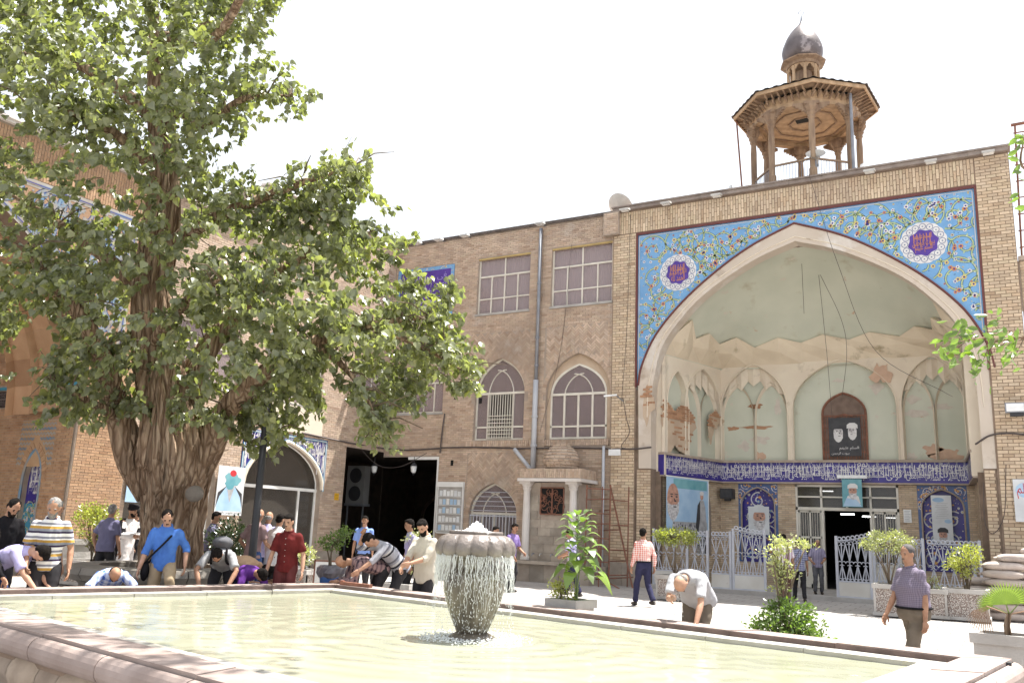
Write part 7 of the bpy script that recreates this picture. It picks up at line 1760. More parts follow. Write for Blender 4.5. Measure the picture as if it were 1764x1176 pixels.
# left side
P5 = px(180, 19.3); planter(P5, 1.75, .9, .55, 'long low pebbled planter on the left behind the walking man')
P6 = px(144, 20.4); planter(P6, .9, .8, .95, 'tall plain grey concrete planter under the yellow bush', plain=True)
shrub('yellow_bush', P5+Vector((-.25, 0, .5)), 'bright yellow green bush left of the walking man', [(0, .75, .42, .42), (-.15, 1.05, .32, .25), (.2, .95, .3, .3), (.25, .3, .18, .25)], m_leafY, 2100, .075, 4, 7)
P7 = px(207, 19.4); planter(P7, .55, .5, .98, 'slim white concrete planter between the walking man and the cleric', plain=True)
P8 = px(400, 17.6); planter(P8, .8, .7, .5, 'pebbled planter of the dark bush beside the trunk')
shrub('dark_bush', P8+Vector((0, 0, .45)), 'dense dark green round bush right of the trunk', [(0, .62, .42, .48)], m_leafD, 2300, .075, 4, 8, up=0)
P9 = px(533, 18.4); planter(P9, .55, .5, .60, 'pebbled planter behind the man in maroon')
shrub('white_flower_bush', P9+Vector((0, 0, .5)), 'small pale bush behind the man in maroon', [(-.05, .42, .24, .26)], m_leafP, 420, .06, 3, 9, nsingle=20)
P10 = px(556, 15.3); planter(P10, .32, .4, .36, 'small pebbled block planter left of the blue pot')
pb_ = px(579, 14.7); mb = MB(); mb.box(pb_.x-.27, pb_.x+.27, pb_.y-.25, pb_.y+.25, 0, .34); props(mb.build('concrete_block', m_conc), 'square concrete block under the blue flower pot', 'block'); pb_.z = .34; t = thing('flower_pot', 'blue plastic pot wrapped in grey film at the far pool corner', 'pot', tuple(pb_))
mb = MB(); mb.lathe(pb_, [(.17, 0), (.19, .25), (.215, .44), (.20, .44), (.17, .2), (.02, .2)], 20); mb.build('pot', mat('blue_plastic', (.03, .12, .36), None, .4, 3), t, smooth=True)
mb = MB(); mb.lathe(pb_, [(.205, .34), (.25, .42), (.24, .5), (.20, .54), (.15, .50), (.02, .46)], 22, flute=lambda a, j, z: 1+.08*math.sin(5*a+j)+.05*math.sin(11*a)); mb.build('plastic_film', mat('grey_film', (.10, .09, .10), (.2, .18, .2), .3, 6), t)
shrub('potted_shrub', pb_+Vector((0, 0, .47)), 'small leafy tree with a bare stem in the blue pot', [(0, .50, .20, .12), (-.15, .43, .12, .09), (.15, .60, .13, .09), (.04, .38, .09, .06)], m_leafG, 900, .05, 2, 10)
P11 = px(700, 16.5); planter(P11, .75, .6, .52, 'low pebbled planter behind the man in the beige shirt')
P12 = px(716, 17.0); shrub('pale_plant', P11+Vector((.15, .2, .46)), 'pale yellow plant behind the man in the beige shirt', [(0, .85, .22, .2), (.05, .4, .15, .2)], m_leafP, 460, .06, 3, 12, nsingle=20)
# white framed board by the passage
p = px(583, 17.2); f = Fr(p, (1, 0, 0), (0, -1, 0)); f = Fr(p, RT, -FH); t = thing('white_board', 'white panel in a dark metal frame standing behind the blue pot', 'board', tuple(p))
mb = MB(); mb.fb(f, -.38, .38, .28, .82, -.01, .01); mb.build('panel', m_framew, t)
for (a, b, c, d) in ((-.41, .41, .82, .85), (-.41, .41, .24, .27), (-.41, -.38, 0, .85), (.38, .41, 0, .85)): mb = MB(); mb.fb(f, a, b, c, d, -.015, .015); mb.build('frame', m_rust, t)
# planters behind the pool rim
PR = onZ(985, 1046, .66); q = PR+FH*.16; q.z = 0
planter(q, .50, .46, .755, 'tall narrow grey planter of the sunflower just behind the pool rim', rot=-.19, plain=True)
sf = thing('sunflower_plant', 'tall broad leaved sunflower plant in the grey planter behind the pool rim', 'plant', (q.x, q.y, .70))
r_ = random.Random(4); b_ = Vector((q.x+.06, q.y, .70))
for k, (x1, y1, hgt) in enumerate(((.02, 0, 1.12), (.11, .02, .72))):
    mb = MB(); mb.sm = True; st = spline([b_+Vector((.02*k, 0, 0)), b_+Vector((x1*.4, 0, hgt*.5)), b_+Vector((x1, y1, hgt))], 5); mb.tube(st, [.014-.0008*i for i in range(len(st))], 7); mb.build('stem', mat('green_stem', (.16, .22, .08), None, .5, 4), sf, smooth=True)
def bigleaf(c, d, L_, w_=.62, droop=.5, m=m_leafG):
    d = Vector(d).normalized(); s = d.cross(Vector((0, 0, 1))).normalized(); mb = MB(); mb.sm = True; vs = []; N = 7
    for i in range(N+1):
        t = i/N; w = w_*L_*math.sin(PI*min(1, t*.93+.07))**.8*(1-.35*t)*.62; p = c+d*L_*t+Vector((0, 0, .12*L_*math.sin(t*PI)-droop*L_*t*t))
        vs += [p-s*w+Vector((0, 0, .18*w)), p, p+s*w+Vector((0, 0, .18*w))]
    mb.add(vs, [(3*i, 3*i+1, 3*i+4, 3*i+3) for i in range(N)]+[(3*i+1, 3*i+2, 3*i+5, 3*i+4) for i in range(N)]); mb.ti = .3; return mb.build('leaf', m, sf, fix=False)
for k in range(46):
    t = k/45; h = .30+.80*t; a = k*2.4; L_ = .30-.14*t; c = b_+Vector((.02+.10*(k % 3 == 0)*(h < .7), 0, h)); el = .1+.9*t
    mb = MB(); d = Vector((math.cos(a), math.sin(a), .35)); mb.tube([c, c+d*.10], .005, 4); mb.build('leaf_stalk', MATS['green_stem'], sf)
    bigleaf(c+d*.10, (math.cos(a), math.sin(a), el*.6), L_, droop=.75-.5*t)
shrub('small_bush', Vector((q.x-.10, q.y-.02, .70)), 'small yellow flowered bush at the foot of the sunflower', [(0, .16, .15, .15)], m_leafY, 420, .04, 3, 14, nsingle=30)
PR = onZ(1740, 1110, .66); q = PR+FH*.02; q.z = 0; q += RT*.12
planter(q, .85, .50, .76, 'tall grey planter of the fan palm at the right end of the pool', rot=-.12, plain=True)
fp = thing('fan_palm', 'small fan palm with a bright fan and dry hanging leaves', 'palm', (q.x-.08, q.y, .70)); b_ = Vector((q.x-.10, q.y, .70))
mb = MB(); mb.sm = True; mb.tube([b_, b_+Vector((-.01, 0, .14)), b_+Vector((.02, 0, .26))], [.035, .03, .022], 8); mb.build('trunk', m_bark, fp, smooth=True)
def fan(c, dirv, R_, n, m, spread=2.5, droop=.0, name='fan_leaf', width=.018):
    mb = MB(); d0 = Vector(dirv).normalized(); s = d0.cross(Vector((0, 1, 0.001))).normalized(); u = d0; nn = s.cross(u)
    mb.tube([b_+Vector((.02, 0, .25)), c], .006, 4)
    for k in range(n):
        a = -spread/2+spread*k/(n-1); dd = (u*math.cos(a)+s*math.sin(a)).normalized(); sd_ = nn.cross(dd).normalized(); L_ = R_*(1-.12*abs(a)/spread*2); e = c+dd*L_+Vector((0, 0, -droop*L_)); m1 = c+dd*L_*.55+Vector((0, 0, -droop*L_*.3)); 
        mb.add([c, m1-sd_*width, e, m1+sd_*width, m1+nn*width*.5], [(0, 1, 4), (1, 2, 4), (2, 3, 4), (3, 0, 4)])
    return mb.build(name, m, fp, fix=False)
m_fan = leafmat('fan_green', (.19, .26, .06), (.13, .19, .05), .4)
TB = b_+Vector((.02, 0, .27))
fan(TB+Vector((-.02, -.05, .08)), (-.12, -.25, 1), .25, 24, m_fan, 3.0, width=.011); fan(TB+Vector((.10, .05, .10)), (.5, .1, .8), .22, 18, m_fan, 2.6, width=.010); fan(TB+Vector((-.14, 0, .05)), (-.8, .1, .3), .17, 12, m_fan, 1.8, width=.009)
m_dry = mat('dry_palm', (.36, .24, .15), (.25, .15, .1), .9, 6)
fan(TB+Vector((-.20, -.04, .05)), (-.5, -.1, -.8), .26, 14, m_dry, 1.6, .5, 'dry_leaf', .005); fan(TB+Vector((.18, -.06, .04)), (.5, -.1, -.8), .24, 10, m_dry, 1.4, .5, 'dry_leaf', .005)
PR = px(1352, 10.6); planter(PR, .62, .45, .42, 'low grey planter of the leafy bush behind the right pool rim', rot=-.15, plain=True)
shrub('leafy_bush', PR+Vector((0, 0, .60)), 'broad green bush with pale leaves spilling over behind the right pool rim', [(0, .0, .36, .26), (-.20, -.12, .25, .22), (.24, -.14, .28, .2), (.02, .14, .24, .14)], m_leafG, 3600, .055, 4, 15, nsingle=120, up=0)
shrub('young_citrus_tree', PR+Vector((-.08, .1, .62)), 'thin young tree with pale leaf tufts rising out of the leafy bush', [(.0, .68, .14, .10), (.10, .94, .17, .06), (-.10, .86, .12, .08), (.32, .90, .16, .03), (.03, .55, .10, .08), (-.02, .42, .08, .07)], m_leafP, 900, .05, 4, 16, nsingle=60)

# ---- lamp post
lp0 = gnd(441, 15.6); lp1 = Vector((lp0.x, lp0.y, 4.6))
lp = thing('lamp_post', 'dark tapered lamp post right of the great tree', 'lamp post', tuple(lp0))
mb = MB(); mb.sm = True; mb.tube([lp0, lp0+Vector((0, 0, 1.2)), lp1], [.085, .07, .06], 12); mb.build('pole', m_black, lp, smooth=True)
mb = MB(); mb.lathe(lp0, [(.14, 0), (.14, .1), (.10, .2), (.09, .3)], 12); mb.build('base', m_black, lp)
mb = MB(); mb.lathe(lp1, [(.06, 0), (.14, .08), (.16, .35), (.10, .42), (.02, .5)], 12); mb.build('lantern', m_lampg, lp)

# ---- sandbags
m_bag = mat('woven_sack', (.52, .46, .42), (.42, .36, .33), .9, 5, bump=.5, bscale=60, tint=[(.8, .78, .76), (1.05, 1.02, 1), (.93, .9, .88)], stain=[((.33, .27, .24), 2, .6, .8)])
def sack(p, w, d, h, rot, label, seed):
    r = random.Random(seed); mb = MB(); mb.sm = True; n, m = 20, 12; vs = []
    for j in range(m+1):
        ph = -PI/2+PI*j/m
        for k in range(n):
            a = 2*PI*k/n; ca, sa = math.cos(a), math.sin(a); se = lambda v, e: math.copysign(abs(v)**e, v)
            x = w/2*se(math.cos(ph), .55)*se(ca, .55); y = d/2*se(math.cos(ph), .55)*se(sa, .6); z = h/2*se(math.sin(ph), .8)
            z *= 1-.25*(abs(x)/(w/2))**3; nzv = noise.noise(Vector((x*5+seed, y*5, z*6))); vs.append((x+.02*nzv, y+.025*nzv, z+.018*noise.noise(Vector((x*9, y*9+seed, 3)))))
    fs = [(j*n+k, j*n+(k+1) % n, (j+1)*n+(k+1) % n, (j+1)*n+k) for j in range(m) for k in range(n)]
    c, s = math.cos(rot), math.sin(rot); vs = [(p.x+c*x-s*y, p.y+s*x+c*y, p.z+h/2+z) for x, y, z in vs]
    mb.ti = r.random(); mb.add(vs, fs); o = mb.build('sandbag', m_bag); props(o, label, 'sandbag', 'sandbags stacked right of the portal')
    m2 = MB(); m2.ti = mb.ti
    for sg in (-1, 1): e = Vector((p.x+c*sg*w*.5, p.y+s*sg*w*.5, p.z+h*.45)); g = Vector((c*sg, s*sg, 0)); m2 = MB(); m2.ell(e+g*.01, (.05, .05, .035), 8, 5); m2.build('tied_end', m_bag, o)
    return o
ordn = ['bottom', 'second', 'third', 'fourth', 'fifth', 'sixth', 'seventh']
sk = random.Random(9); B1 = px(1728, 20.0); k = 0
for r_i in range(7):
    sack(Vector((B1.x+sk.uniform(-.05, .05), B1.y+sk.uniform(-.04, .04), .185*r_i)), .92, .5, .205, sk.uniform(-.1, .1), f'{ordn[r_i]} sandbag from the ground in the front stack', k); k += 1
for r_i in range(7):
    sack(Vector((B1.x+.98+sk.uniform(-.05, .05), B1.y+.1, .19*r_i)), .92, .5, .21, sk.uniform(-.1, .1), f'{ordn[r_i]} sandbag from the ground in the stack cut by the right edge', k); k += 1
for r_i in range(5):
    sack(Vector((B1.x-.45+sk.uniform(-.04, .04), B1.y+.75, .18*r_i)), .85, .5, .2, sk.uniform(-.2, .2), f'{ordn[r_i]} sandbag from the ground in the dark stack behind the planter', k); k += 1
sack(Vector((B1.x+.25, B1.y+.1, 1.30)), .85, .5, .2, .25, 'sandbag lying across the top of the front stack', 70)
sack(Vector((B1.x+.75, B1.y+.2, 1.45)), .8, .5, .22, -.35, 'topmost sandbag tilted at the right edge', 71)
sack(Vector((B1.x+.15, B1.y+.65, .90)), .85, .5, .2, -.2, 'sandbag sunk behind the top of the front stack', 72)
# ================================================================== PEOPLE
def bake(mb, voxel, smooth=3):
    """close a set of overlapping solids into one continuous skin"""
    me = bpy.data.meshes.new('tmp'); me.from_pydata(mb.v, [], mb.f)
    import bmesh
    bm = bmesh.new(); bm.from_mesh(me)
    bmesh.ops.recalc_face_normals(bm, faces=bm.faces); bm.to_mesh(me); bm.free()
    o = bpy.data.objects.new('tmp', me); C.objects.link(o)
    m = o.modifiers.new('r', 'REMESH'); m.mode = 'VOXEL'; m.voxel_size = voxel; m.use_smooth_shade = True
    if smooth: s = o.modifiers.new('s', 'SMOOTH'); s.factor = .5; s.iterations = smooth
    dg = bpy.context.evaluated_depsgraph_get(); dg.update()
    ev = bpy.data.meshes.new_from_object(o.evaluated_get(dg)); bpy.data.objects.remove(o); bpy.data.meshes.remove(me)
    n = len(ev.vertices); V = np.empty(n*3); ev.vertices.foreach_get('co', V); V = V.reshape(-1, 3)
    F_ = [tuple(p.vertices) for p in ev.polygons]; Nn = np.empty(n*3); ev.vertices.foreach_get('normal', Nn); Nn = Nn.reshape(-1, 3); bpy.data.meshes.remove(ev)
    return V, F_, Nn
def loft(mb, rings, n=16):
    """rings: (centre, X axis, Y axis, rx, ry)"""
    vs = []; fs = []
    for (c, X, Y, rx, ry) in rings:
        for k in range(n): a = 2*PI*k/n; vs.append(c+X*(rx*math.cos(a))+Y*(ry*math.sin(a)))
    m = len(rings)
    for j in range(m-1):
        for k in range(n): fs.append((j*n+k, j*n+(k+1) % n, (j+1)*n+(k+1) % n, (j+1)*n+k))
    fs += [tuple(range(n-1, -1, -1)), tuple((m-1)*n+k for k in range(n))]; mb.add(vs, fs)
def ik(a, t, l1, l2, hint):
    a, t = Vector(a), Vector(t); d = t-a; L_ = min(d.length, (l1+l2)*.995); L_ = max(L_, abs(l1-l2)+.02); d = d.normalized(); t = a+d*L_
    x = (l1*l1-l2*l2+L_*L_)/(2*L_); h = math.sqrt(max(0, l1*l1-x*x)); hv = Vector(hint); hv = (hv-d*hv.dot(d)); hv = hv.normalized() if hv.length > 1e-4 else Vector((1, 0, 0))
    return a+d*x+hv*h, t
X_ = Vector((1, 0, 0))
def person(label, x, dep, H=1.74, face=0, lean=3, curl=4, head=8, yaw=0, hip=(0, .93), hands=(None, None), feet=(None, None), top=None, pants=None, skin=None,
           hair='full', hairm=None, beard=None, sleeve='short', shoes=None, z0=0, fat=1.0, hem=.10, detail=1, group=None, loc=None, robe=None, elbow=((-.5, -.8, -.3), (.5, -.8, -.3)), knee=(0, 1, 0), extras=None):
    s = H/1.75; p0 = loc.copy() if loc is not None else gnd(x, dep); p0.z = z0
    f = math.radians(face); fw = Vector((-FH.x*math.cos(f)+RT.x*math.sin(f), -FH.y*math.cos(f)+RT.y*math.sin(f), 0)).normalized(); rt = Vector((fw.y, -fw.x, 0))
    W = lambda v: p0+(rt*v[0]+fw*v[1]+Vector((0, 0, v[2])))*s
    skin = skin or m_skin; hairm = hairm or m_hair; pants = pants or m_trs; top = top or m_trs
    t = thing('person', label, 'person', tuple(p0), group)
    th, t2, t3 = math.radians(lean), math.radians(lean+curl), math.radians(lean+curl+head)
    D = lambda a: Vector((0, math.sin(a), math.cos(a))); Fd_ = lambda a: Vector((0, math.cos(a), -math.sin(a)))
    Hc = Vector((0, hip[0], hip[1])); wst = Hc+D(th)*.14; ch = Hc+D(th)*.30; Nk = ch+D(t2)*.22; sh = [Nk-D(t2)*.078+X_*sg*.152 for sg in (-1, 1)]
    hb = Nk+D((t2+t3)/2)*.058; hc = hb+D(t3)*.108; hf = Fd_(t3)
    y_ = math.radians(yaw); hx = X_*math.cos(y_)-hf*math.sin(y_); hf2 = hf*math.cos(y_)+X_*math.sin(y_); hz_ = D(t3)
    HP = lambda a, b, c: hc+hx*a+hf2*b+hz_*c; ax = (hx, hf2, hz_)
    # arms and legs
    arms = []
    for i, sg in enumerate((-1, 1)):
        hd = hands[i]
        if hd is None: hd = (sg*.235, sh[i].y+.05+.02*sg, sh[i].z-.55)
        e, w = ik(sh[i]+X_*sg*.01, hd, .285, .255, elbow[i]); arms.append((sh[i]+X_*sg*.01, e, w))
    legs = []
    for i, sg in enumerate((-1, 1)):
        ft = feet[i] or (sg*.10, 0, .075); hp_ = Hc+X_*sg*.085-D(th)*.03; k, a = ik(hp_, ft, .43, .42, knee); legs.append((hp_, k, a))
    # --- the body: head, neck, torso, arms in one skin
    mb = MB(); fa = fat
    mb.ell(hc+hz_*.012-hf2*.006, (.073, .090, .098), 16, 12, ax); mb.ell(HP(0, .022, -.062), (.053, .058, .062), 14, 10, ax)
    mb.ell(HP(0, .088, -.018), (.012, .018, .026), 8, 6, ax); mb.ell(HP(0, .096, -.032), (.016, .013, .011), 8, 6, ax)
    for sg in (-1, 1): mb.ell(HP(sg*.074, -.004, -.01), (.011, .02, .031), 8, 6, ax)
    mb.ell(HP(0, .078, .018), (.052, .014, .012), 10, 6, ax); mb.ell(HP(0, .078, -.068), (.022, .012, .012), 8, 6, ax)
    loft(mb, [(Nk-D(t2)*.03, X_, Fd_(t2), .062, .06), (hb, X_, Fd_((t2+t3)/2), .053, .056), (hc-hz_*.05, hx, hf2, .05, .055)])
    loft(mb, [(Hc-D(th)*.02, X_, Fd_(th), .14*fa, .095*fa), (wst, X_, Fd_(th), .125*fa, .085*fa), (ch, X_, Fd_(th), .15*fa, .10*fa), (Nk-D(t2)*.08, X_, Fd_(t2), .145, .07), (Nk, X_, Fd_(t2), .06, .055)])
    vox = .0125 if detail >= 1 else .018
    for (a, e, w) in arms:
        d = (w-e).normalized(); mb.tube([a, a.lerp(e, .5), e, e.lerp(w, .3), w, w+d*.02], [.048, .043, .036, .040, .027, .026], 10); mb.ell(a, (.05, .05, .05), 10, 7); mb.ell(e, (.037, .037, .037), 10, 7)
    V, Fs, Nn = bake(mb, vox, 2)
    out = MB(); out.sm = True; out.add([Vector(v) for v in V], Fs)
    for i, ((a, e, w), sg) in enumerate(zip(arms, (-1, 1))):            # hands with a palm, four fingers and a thumb
        d = (w-e).normalized(); side = Vector((-sg*1.0, 0, 0)) if abs(d.x) < .8 else Vector((0, 0, -1)); nrm = (side-d*side.dot(d)).normalized(); wid = d.cross(nrm)*sg
        pm = w+d*.045; out.ell(pm, (.040, .015, .050), 10, 7, (wid, nrm, d))
        for q in range(4):
            b = w+d*.078+wid*(-.027+.018*q); L_ = (.062, .072, .068, .052)[q]; c1 = b+d*L_*.5+nrm*.006; c2 = c1+d*L_*.32+nrm*L_*.28; c3 = c2+d*L_*.1+nrm*L_*.26
            out.tube([b-d*.02, b, c1, c2, c3], [.0095, .0095, .0088, .008, .006], 6)
        b = w+d*.025-wid*.030; out.tube([b, b-wid*.022+d*.028+nrm*.008, b-wid*.026+d*.055+nrm*.018], [.012, .0105, .008], 6)
    def put(mbx, name, m, V=None, st=False, parent=t, fix=False):
        vs = [W(Vector(v)) for v in mbx.v]; b2 = MB(); b2.v = [tuple(v) for v in vs]; b2.f = mbx.f; b2.m = mbx.m; b2.t = mbx.t; b2.smooth = [True]*len(mbx.f)
        o = b2.build(name, m, parent, fix=fix, smooth=True)
        if st:
            arr = np.zeros((len(mbx.v), 3), np.float32)
            A = np.array([tuple(v) for v in mbx.v]); dd = np.array(tuple(D(t2*.5+th*.5))); arr[:, 0] = A[:, 0]+.5; arr[:, 1] = (A-np.array(tuple(Hc))) @ dd + 1
            at_ = o.data.attributes.new('st', 'FLOAT_VECTOR', 'POINT'); at_.data.foreach_set('vector', arr.ravel())
        return o
    put(out, 'body', skin)
    def cloth_part(build, name, m, vox=.016, wr=.011, sc=8, st=False):
        mb = MB(); build(mb); V, Fs, Nn = bake(mb, vox, 2); sd = len(label)*1.3
        for i in range(len(V)):
            v = Vector(V[i])*sc; w_ = noise.noise(Vector((v.x*.7+sd, v.y, v.z*1.1)))+.6*(.5-abs(noise.noise(Vector((v.x*2.1, v.y*2.1+sd, v.z*1.4))))*2); V[i] += Nn[i]*w_*wr
        o = MB(); o.add([Vector(v) for v in V], Fs); return put(o, name, m, st=st)
    # --- shirt
    def shirt(mb):
        k = 1.0*fa; hm = Hc-D(th)*hem
        loft(mb, ([(hm, X_, Fd_(th), .182*k, .132*k), (Hc, X_, Fd_(th), .178*k, .130*k)] if hem > 0 else [(Hc-D(th)*hem, X_, Fd_(th), .176*k, .128*k)])+[(wst, X_, Fd_(th), .162*k, .120*k), (ch, X_, Fd_(th), .182*k, .130*k), (ch.lerp(Nk, .5), X_, Fd_(t2), .176, .116), (Nk-D(t2)*.075, X_, Fd_(t2), .158, .096), (Nk-D(t2)*.03, X_, Fd_(t2), .118, .082), (Nk-D(t2)*.0, X_, Fd_(t2), .080, .072), (Nk+D(t2)*.025, X_, Fd_(t2), .066, .064)])
        for (a, e, w) in arms:
            mb.ell(a, (.064, .066, .064), 12, 8)
            if sleeve == 'short': en = a.lerp(e, .82); mb.tube([a, a.lerp(e, .5), en], [.063, .064, .066], 12)
            elif sleeve == 'rolled': mb.tube([a, a.lerp(e, .6), e, e.lerp(w, .22)], [.068, .060, .055, .056], 12); mb.ell(e, (.056, .056, .056), 10, 7)
            else: mb.tube([a, a.lerp(e, .6), e, e.lerp(w, .5), w.lerp(e, .06)], [.068, .060, .053, .048, .040], 12); mb.ell(e, (.054, .054, .054), 10, 7)
    if robe is None: cloth_part(shirt, 'shirt', top, st=True)
    # --- trousers
    def trs(mb):
        loft(mb, [(Hc-D(th)*.10, X_, Fd_(th*.6), .150*fa, .112*fa), (Hc-D(th)*.02, X_, Fd_(th*.8), .170*fa, .122*fa), (Hc+D(th)*.06, X_, Fd_(th), .160*fa, .115*fa)])
        for (h_, k, a) in legs:
            mb.ell(h_, (.098, .098, .098), 12, 8); mb.tube([h_, h_.lerp(k, .5), k, k.lerp(a, .4), a.lerp(k, .05)], [.096, .086, .068, .066, .060], 12); mb.ell(k, (.069, .069, .069), 10, 7)
    if robe is None: cloth_part(trs, 'trousers', pants, wr=.012, sc=6)
    else:
        def rb(mb):
            loft(mb, [(Vector((0, hip[0]*.3, .03)), X_, Fd_(0), .25, .19), (Vector((0, hip[0]*.6, .5)), X_, Fd_(0), .21, .16), (Hc, X_, Fd_(th), .185, .14), (ch, X_, Fd_(th), .20, .145), (ch.lerp(Nk, .6), X_, Fd_(t2), .20, .12), (Nk, X_, Fd_(t2), .085, .075)])
            for (a, e, w) in arms: mb.tube([a, e, w], [.08, .075, .08], 10)
        cloth_part(rb, 'robe', robe, wr=.012, sc=5)
        def cloak(mb):
            B_ = lambda c, o_: c-Vector((0, o_, 0))
            loft(mb, [(Vector((0, -.12, .06)), X_, Fd_(0), .30, .19), (Vector((0, -.12, .6)), X_, Fd_(0), .26, .17), (B_(ch, .10), X_, Fd_(th), .245, .15), (B_(ch.lerp(Nk, .7), .08), X_, Fd_(t2), .225, .125), (B_(Nk, .05), X_, Fd_(t2), .10, .07)])
            for (a, e, w) in arms: mb.tube([a-Vector((0, .03, 0)), a.lerp(e, .5)-Vector((0, .03, 0)), e-Vector((0, .02, .04))], [.095, .10, .11], 10)
        cloth_part(cloak, 'cloak', top, wr=.012, sc=5)
    # --- shoes
    for (h_, k, a), sg in zip(legs, (-1, 1)):
        mb = MB(); c = Vector((a.x, a.y+.05, max(.04, a.z-.035))); mb.ell(c, (.048, .132, .042), 12, 8); mb.ell(c+Vector((0, -.05, .02)), (.044, .06, .045), 10, 7); put(mb, 'shoe', shoes or m_shoe)
    # --- hair, beard, eyes
    if hair in ('full', 'short'):
        mb = MB(); mb.ell(HP(0, -.020, .030), (.080, .088, .088), 18, 12, ax); mb.ell(HP(0, -.045, -.02), (.074, .056, .062), 14, 10, ax)
        if hair == 'full': mb.ell(HP(0, .030, .082), (.062, .050, .030), 12, 8, ax)
        for i in range(len(mb.v)): v = Vector(mb.v[i]); mb.v[i] = tuple(v+(v-hc).normalized()*.009*noise.noise(v*38))
        put(mb, 'hair', hairm)
    elif hair == 'bald':
        mb = MB(); mb.ell(HP(0, -.040, -.018), (.078, .062, .052), 16, 10, ax); put(mb, 'hair', hairm)
    elif hair == 'turban':
        mb = MB()
        for k in range(5): a_ = k*.5-1; mb.tube([HP(.078*math.cos(q), .09*math.sin(q)-.01, .055+.03*math.sin(q*1+a_)+.012*k) for q in [i*2*PI/16 for i in range(17)]], .028, 7)
        mb.ell(HP(0, -.01, .08), (.075, .085, .05), 14, 8, ax); put(mb, 'turban', m_blackcl)
    if beard:
        mb = MB(); L_ = {'short': 1, 'full': 1.35}[beard]; mb.ell(HP(0, .044, -.090), (.050, .046, .045*L_), 14, 9, ax); mb.ell(HP(0, .030, -.065), (.060, .045, .045), 14, 9, ax); mb.ell(HP(0, .094, -.050), (.026, .010, .007), 10, 6, ax); put(mb, 'beard', hairm)
    elif detail >= 1 and hair != 'bald': mb = MB(); mb.ell(HP(0, .094, -.049), (.024, .009, .006), 10, 6, ax); put(mb, 'moustache', hairm)
    for sg in (-1, 1):
        mb = MB(); mb.ell(HP(sg*.030, .078, .002), (.011, .008, .006), 8, 6, ax); put(mb, 'eye', m_eye)
        mb = MB(); mb.ell(HP(sg*.031, .083, .022), (.018, .007, .005), 8, 5, ax); put(mb, 'eyebrow', hairm)
    # belt
    if extras:
        for e in extras:
            if e == 'strap_bag':
                mb = MB(); a = ch-X_*.12+Vector((0, -.02, .165)); b = Hc+X_*.20+Vector((0, .0, .0)); m1 = ch+Vector((0, .165, .03)); m2 = ch+Vector((0, -.17, .03))
                mb.tube(spline([a, m1-X_*.04, b+Vector((0, .13, .05)), b], 5), .016, 6); mb.tube(spline([a, m2, b], 5), .016, 6); put(mb, 'bag_strap', m_blackcl)
                mb = MB(); mb.ell(b+Vector((.04, .02, -.12)), (.06, .13, .14), 14, 10); put(mb, 'shoulder_bag', m_blackcl); mb = MB(); mb.ell(b+Vector((.075, .02, -.05)), (.035, .10, .05), 12, 8); put(mb, 'bag_flap', m_redcl)
            if e == 'backpack':
                mb = MB(); c = ch.lerp(Nk, .2)-Fd_(t2)*.19; mb.ell(c, (.15, .10, .20), 16, 12, (X_, Fd_(t2), D(t2))); put(mb, 'backpack', m_greycl); mb = MB()
                for sg in (-1, 1): mb2 = MB(); mb2.tube(spline([Nk+X_*sg*.10-Fd_(t2)*.1, Nk+X_*sg*.11+Fd_(t2)*.09-D(t2)*.02, ch+X_*sg*.14+Fd_(t2)*.11, wst+X_*sg*.16], 5), .018, 6); put(mb2, 'backpack_strap', m_blackcl)
            if e == 'belt':
                mb = MB(); mb.tube([Hc+D(th)*.045+X_*.176*fa*math.cos(q)+Fd_(th)*.130*fa*math.sin(q) for q in [i*2*PI/20 for i in range(21)]], .014, 5); put(mb, 'belt', m_blackcl)
            if e == 'collar':
                mb = MB(); mb.tube([Nk+D(t2)*(.015+.018*math.cos(q+PI))+X_*.070*math.sin(q)+Fd_(t2)*.062*math.cos(q) for q in [i*2*PI/18+.25 for i in range(18)]], .014, 5); put(mb, 'collar', top)
            if e == 'watch':
                a, el, w = arms[1]; mb = MB(); mb.lathe((0, 0, 0), [(.031, -.01), (.031, .01)], 12); d = (w-el).normalized(); q = d.to_track_quat('Z', 'Y'); mb.v = [tuple(q @ Vector(v)+w-d*.01) for v in mb.v]; put(mb, 'watch', m_lamp)
            if e == 'papers':
                a, el, w = arms[1]; mb = MB(); c = w+Vector((0, .06, .04)); mb.hexa([c+Vector(q) for q in ((-.1, -.07, 0), (.1, -.07, 0), (.1, .07, .03), (-.1, .07, .03), (-.1, -.07, .006), (.1, -.07, .006), (.1, .07, .036), (-.1, .07, .036))]); put(mb, 'papers', m_poster)
            if e == 'buttons':
                for k in range(5): mb = MB(); c = Hc.lerp(Nk, .15+.17*k)+Fd_(t2)*.133; mb.ell(c, (.006, .004, .006), 6, 4); put(mb, 'button', m_lamp)
    return t
m_eye = mat('eye', (.03, .02, .015), None, .3, 5); m_shoe = mat('shoe_leather', (.03, .022, .018), None, .5, 6)
m_trs = mat('dark_trousers', (.035, .033, .036), (.025, .024, .027), .9, 8, spec=.12); m_navyt = mat('navy_trousers', (.035, .035, .075), (.025, .025, .055), .9, 8, spec=.12)
m_jeans = mat('jeans', (.05, .085, .21), (.035, .06, .15), .9, 10, spec=.12); m_khaki = mat('khaki_trousers', (.34, .26, .17), (.28, .21, .135), .9, 8, spec=.12); m_olive = mat('olive_trousers', (.17, .14, .11), (.135, .11, .085), .9, 8, spec=.12)
m_blackcl = mat('black_cloth', (.016, .014, .016), (.010, .010, .012), .92, 8, spec=.12); m_redcl = mat('red_cloth', (.32, .03, .03), None, .9, 8, spec=.12); m_greycl = mat('grey_cloth', (.12, .12, .13), (.08, .08, .09), .9, 8, spec=.12)
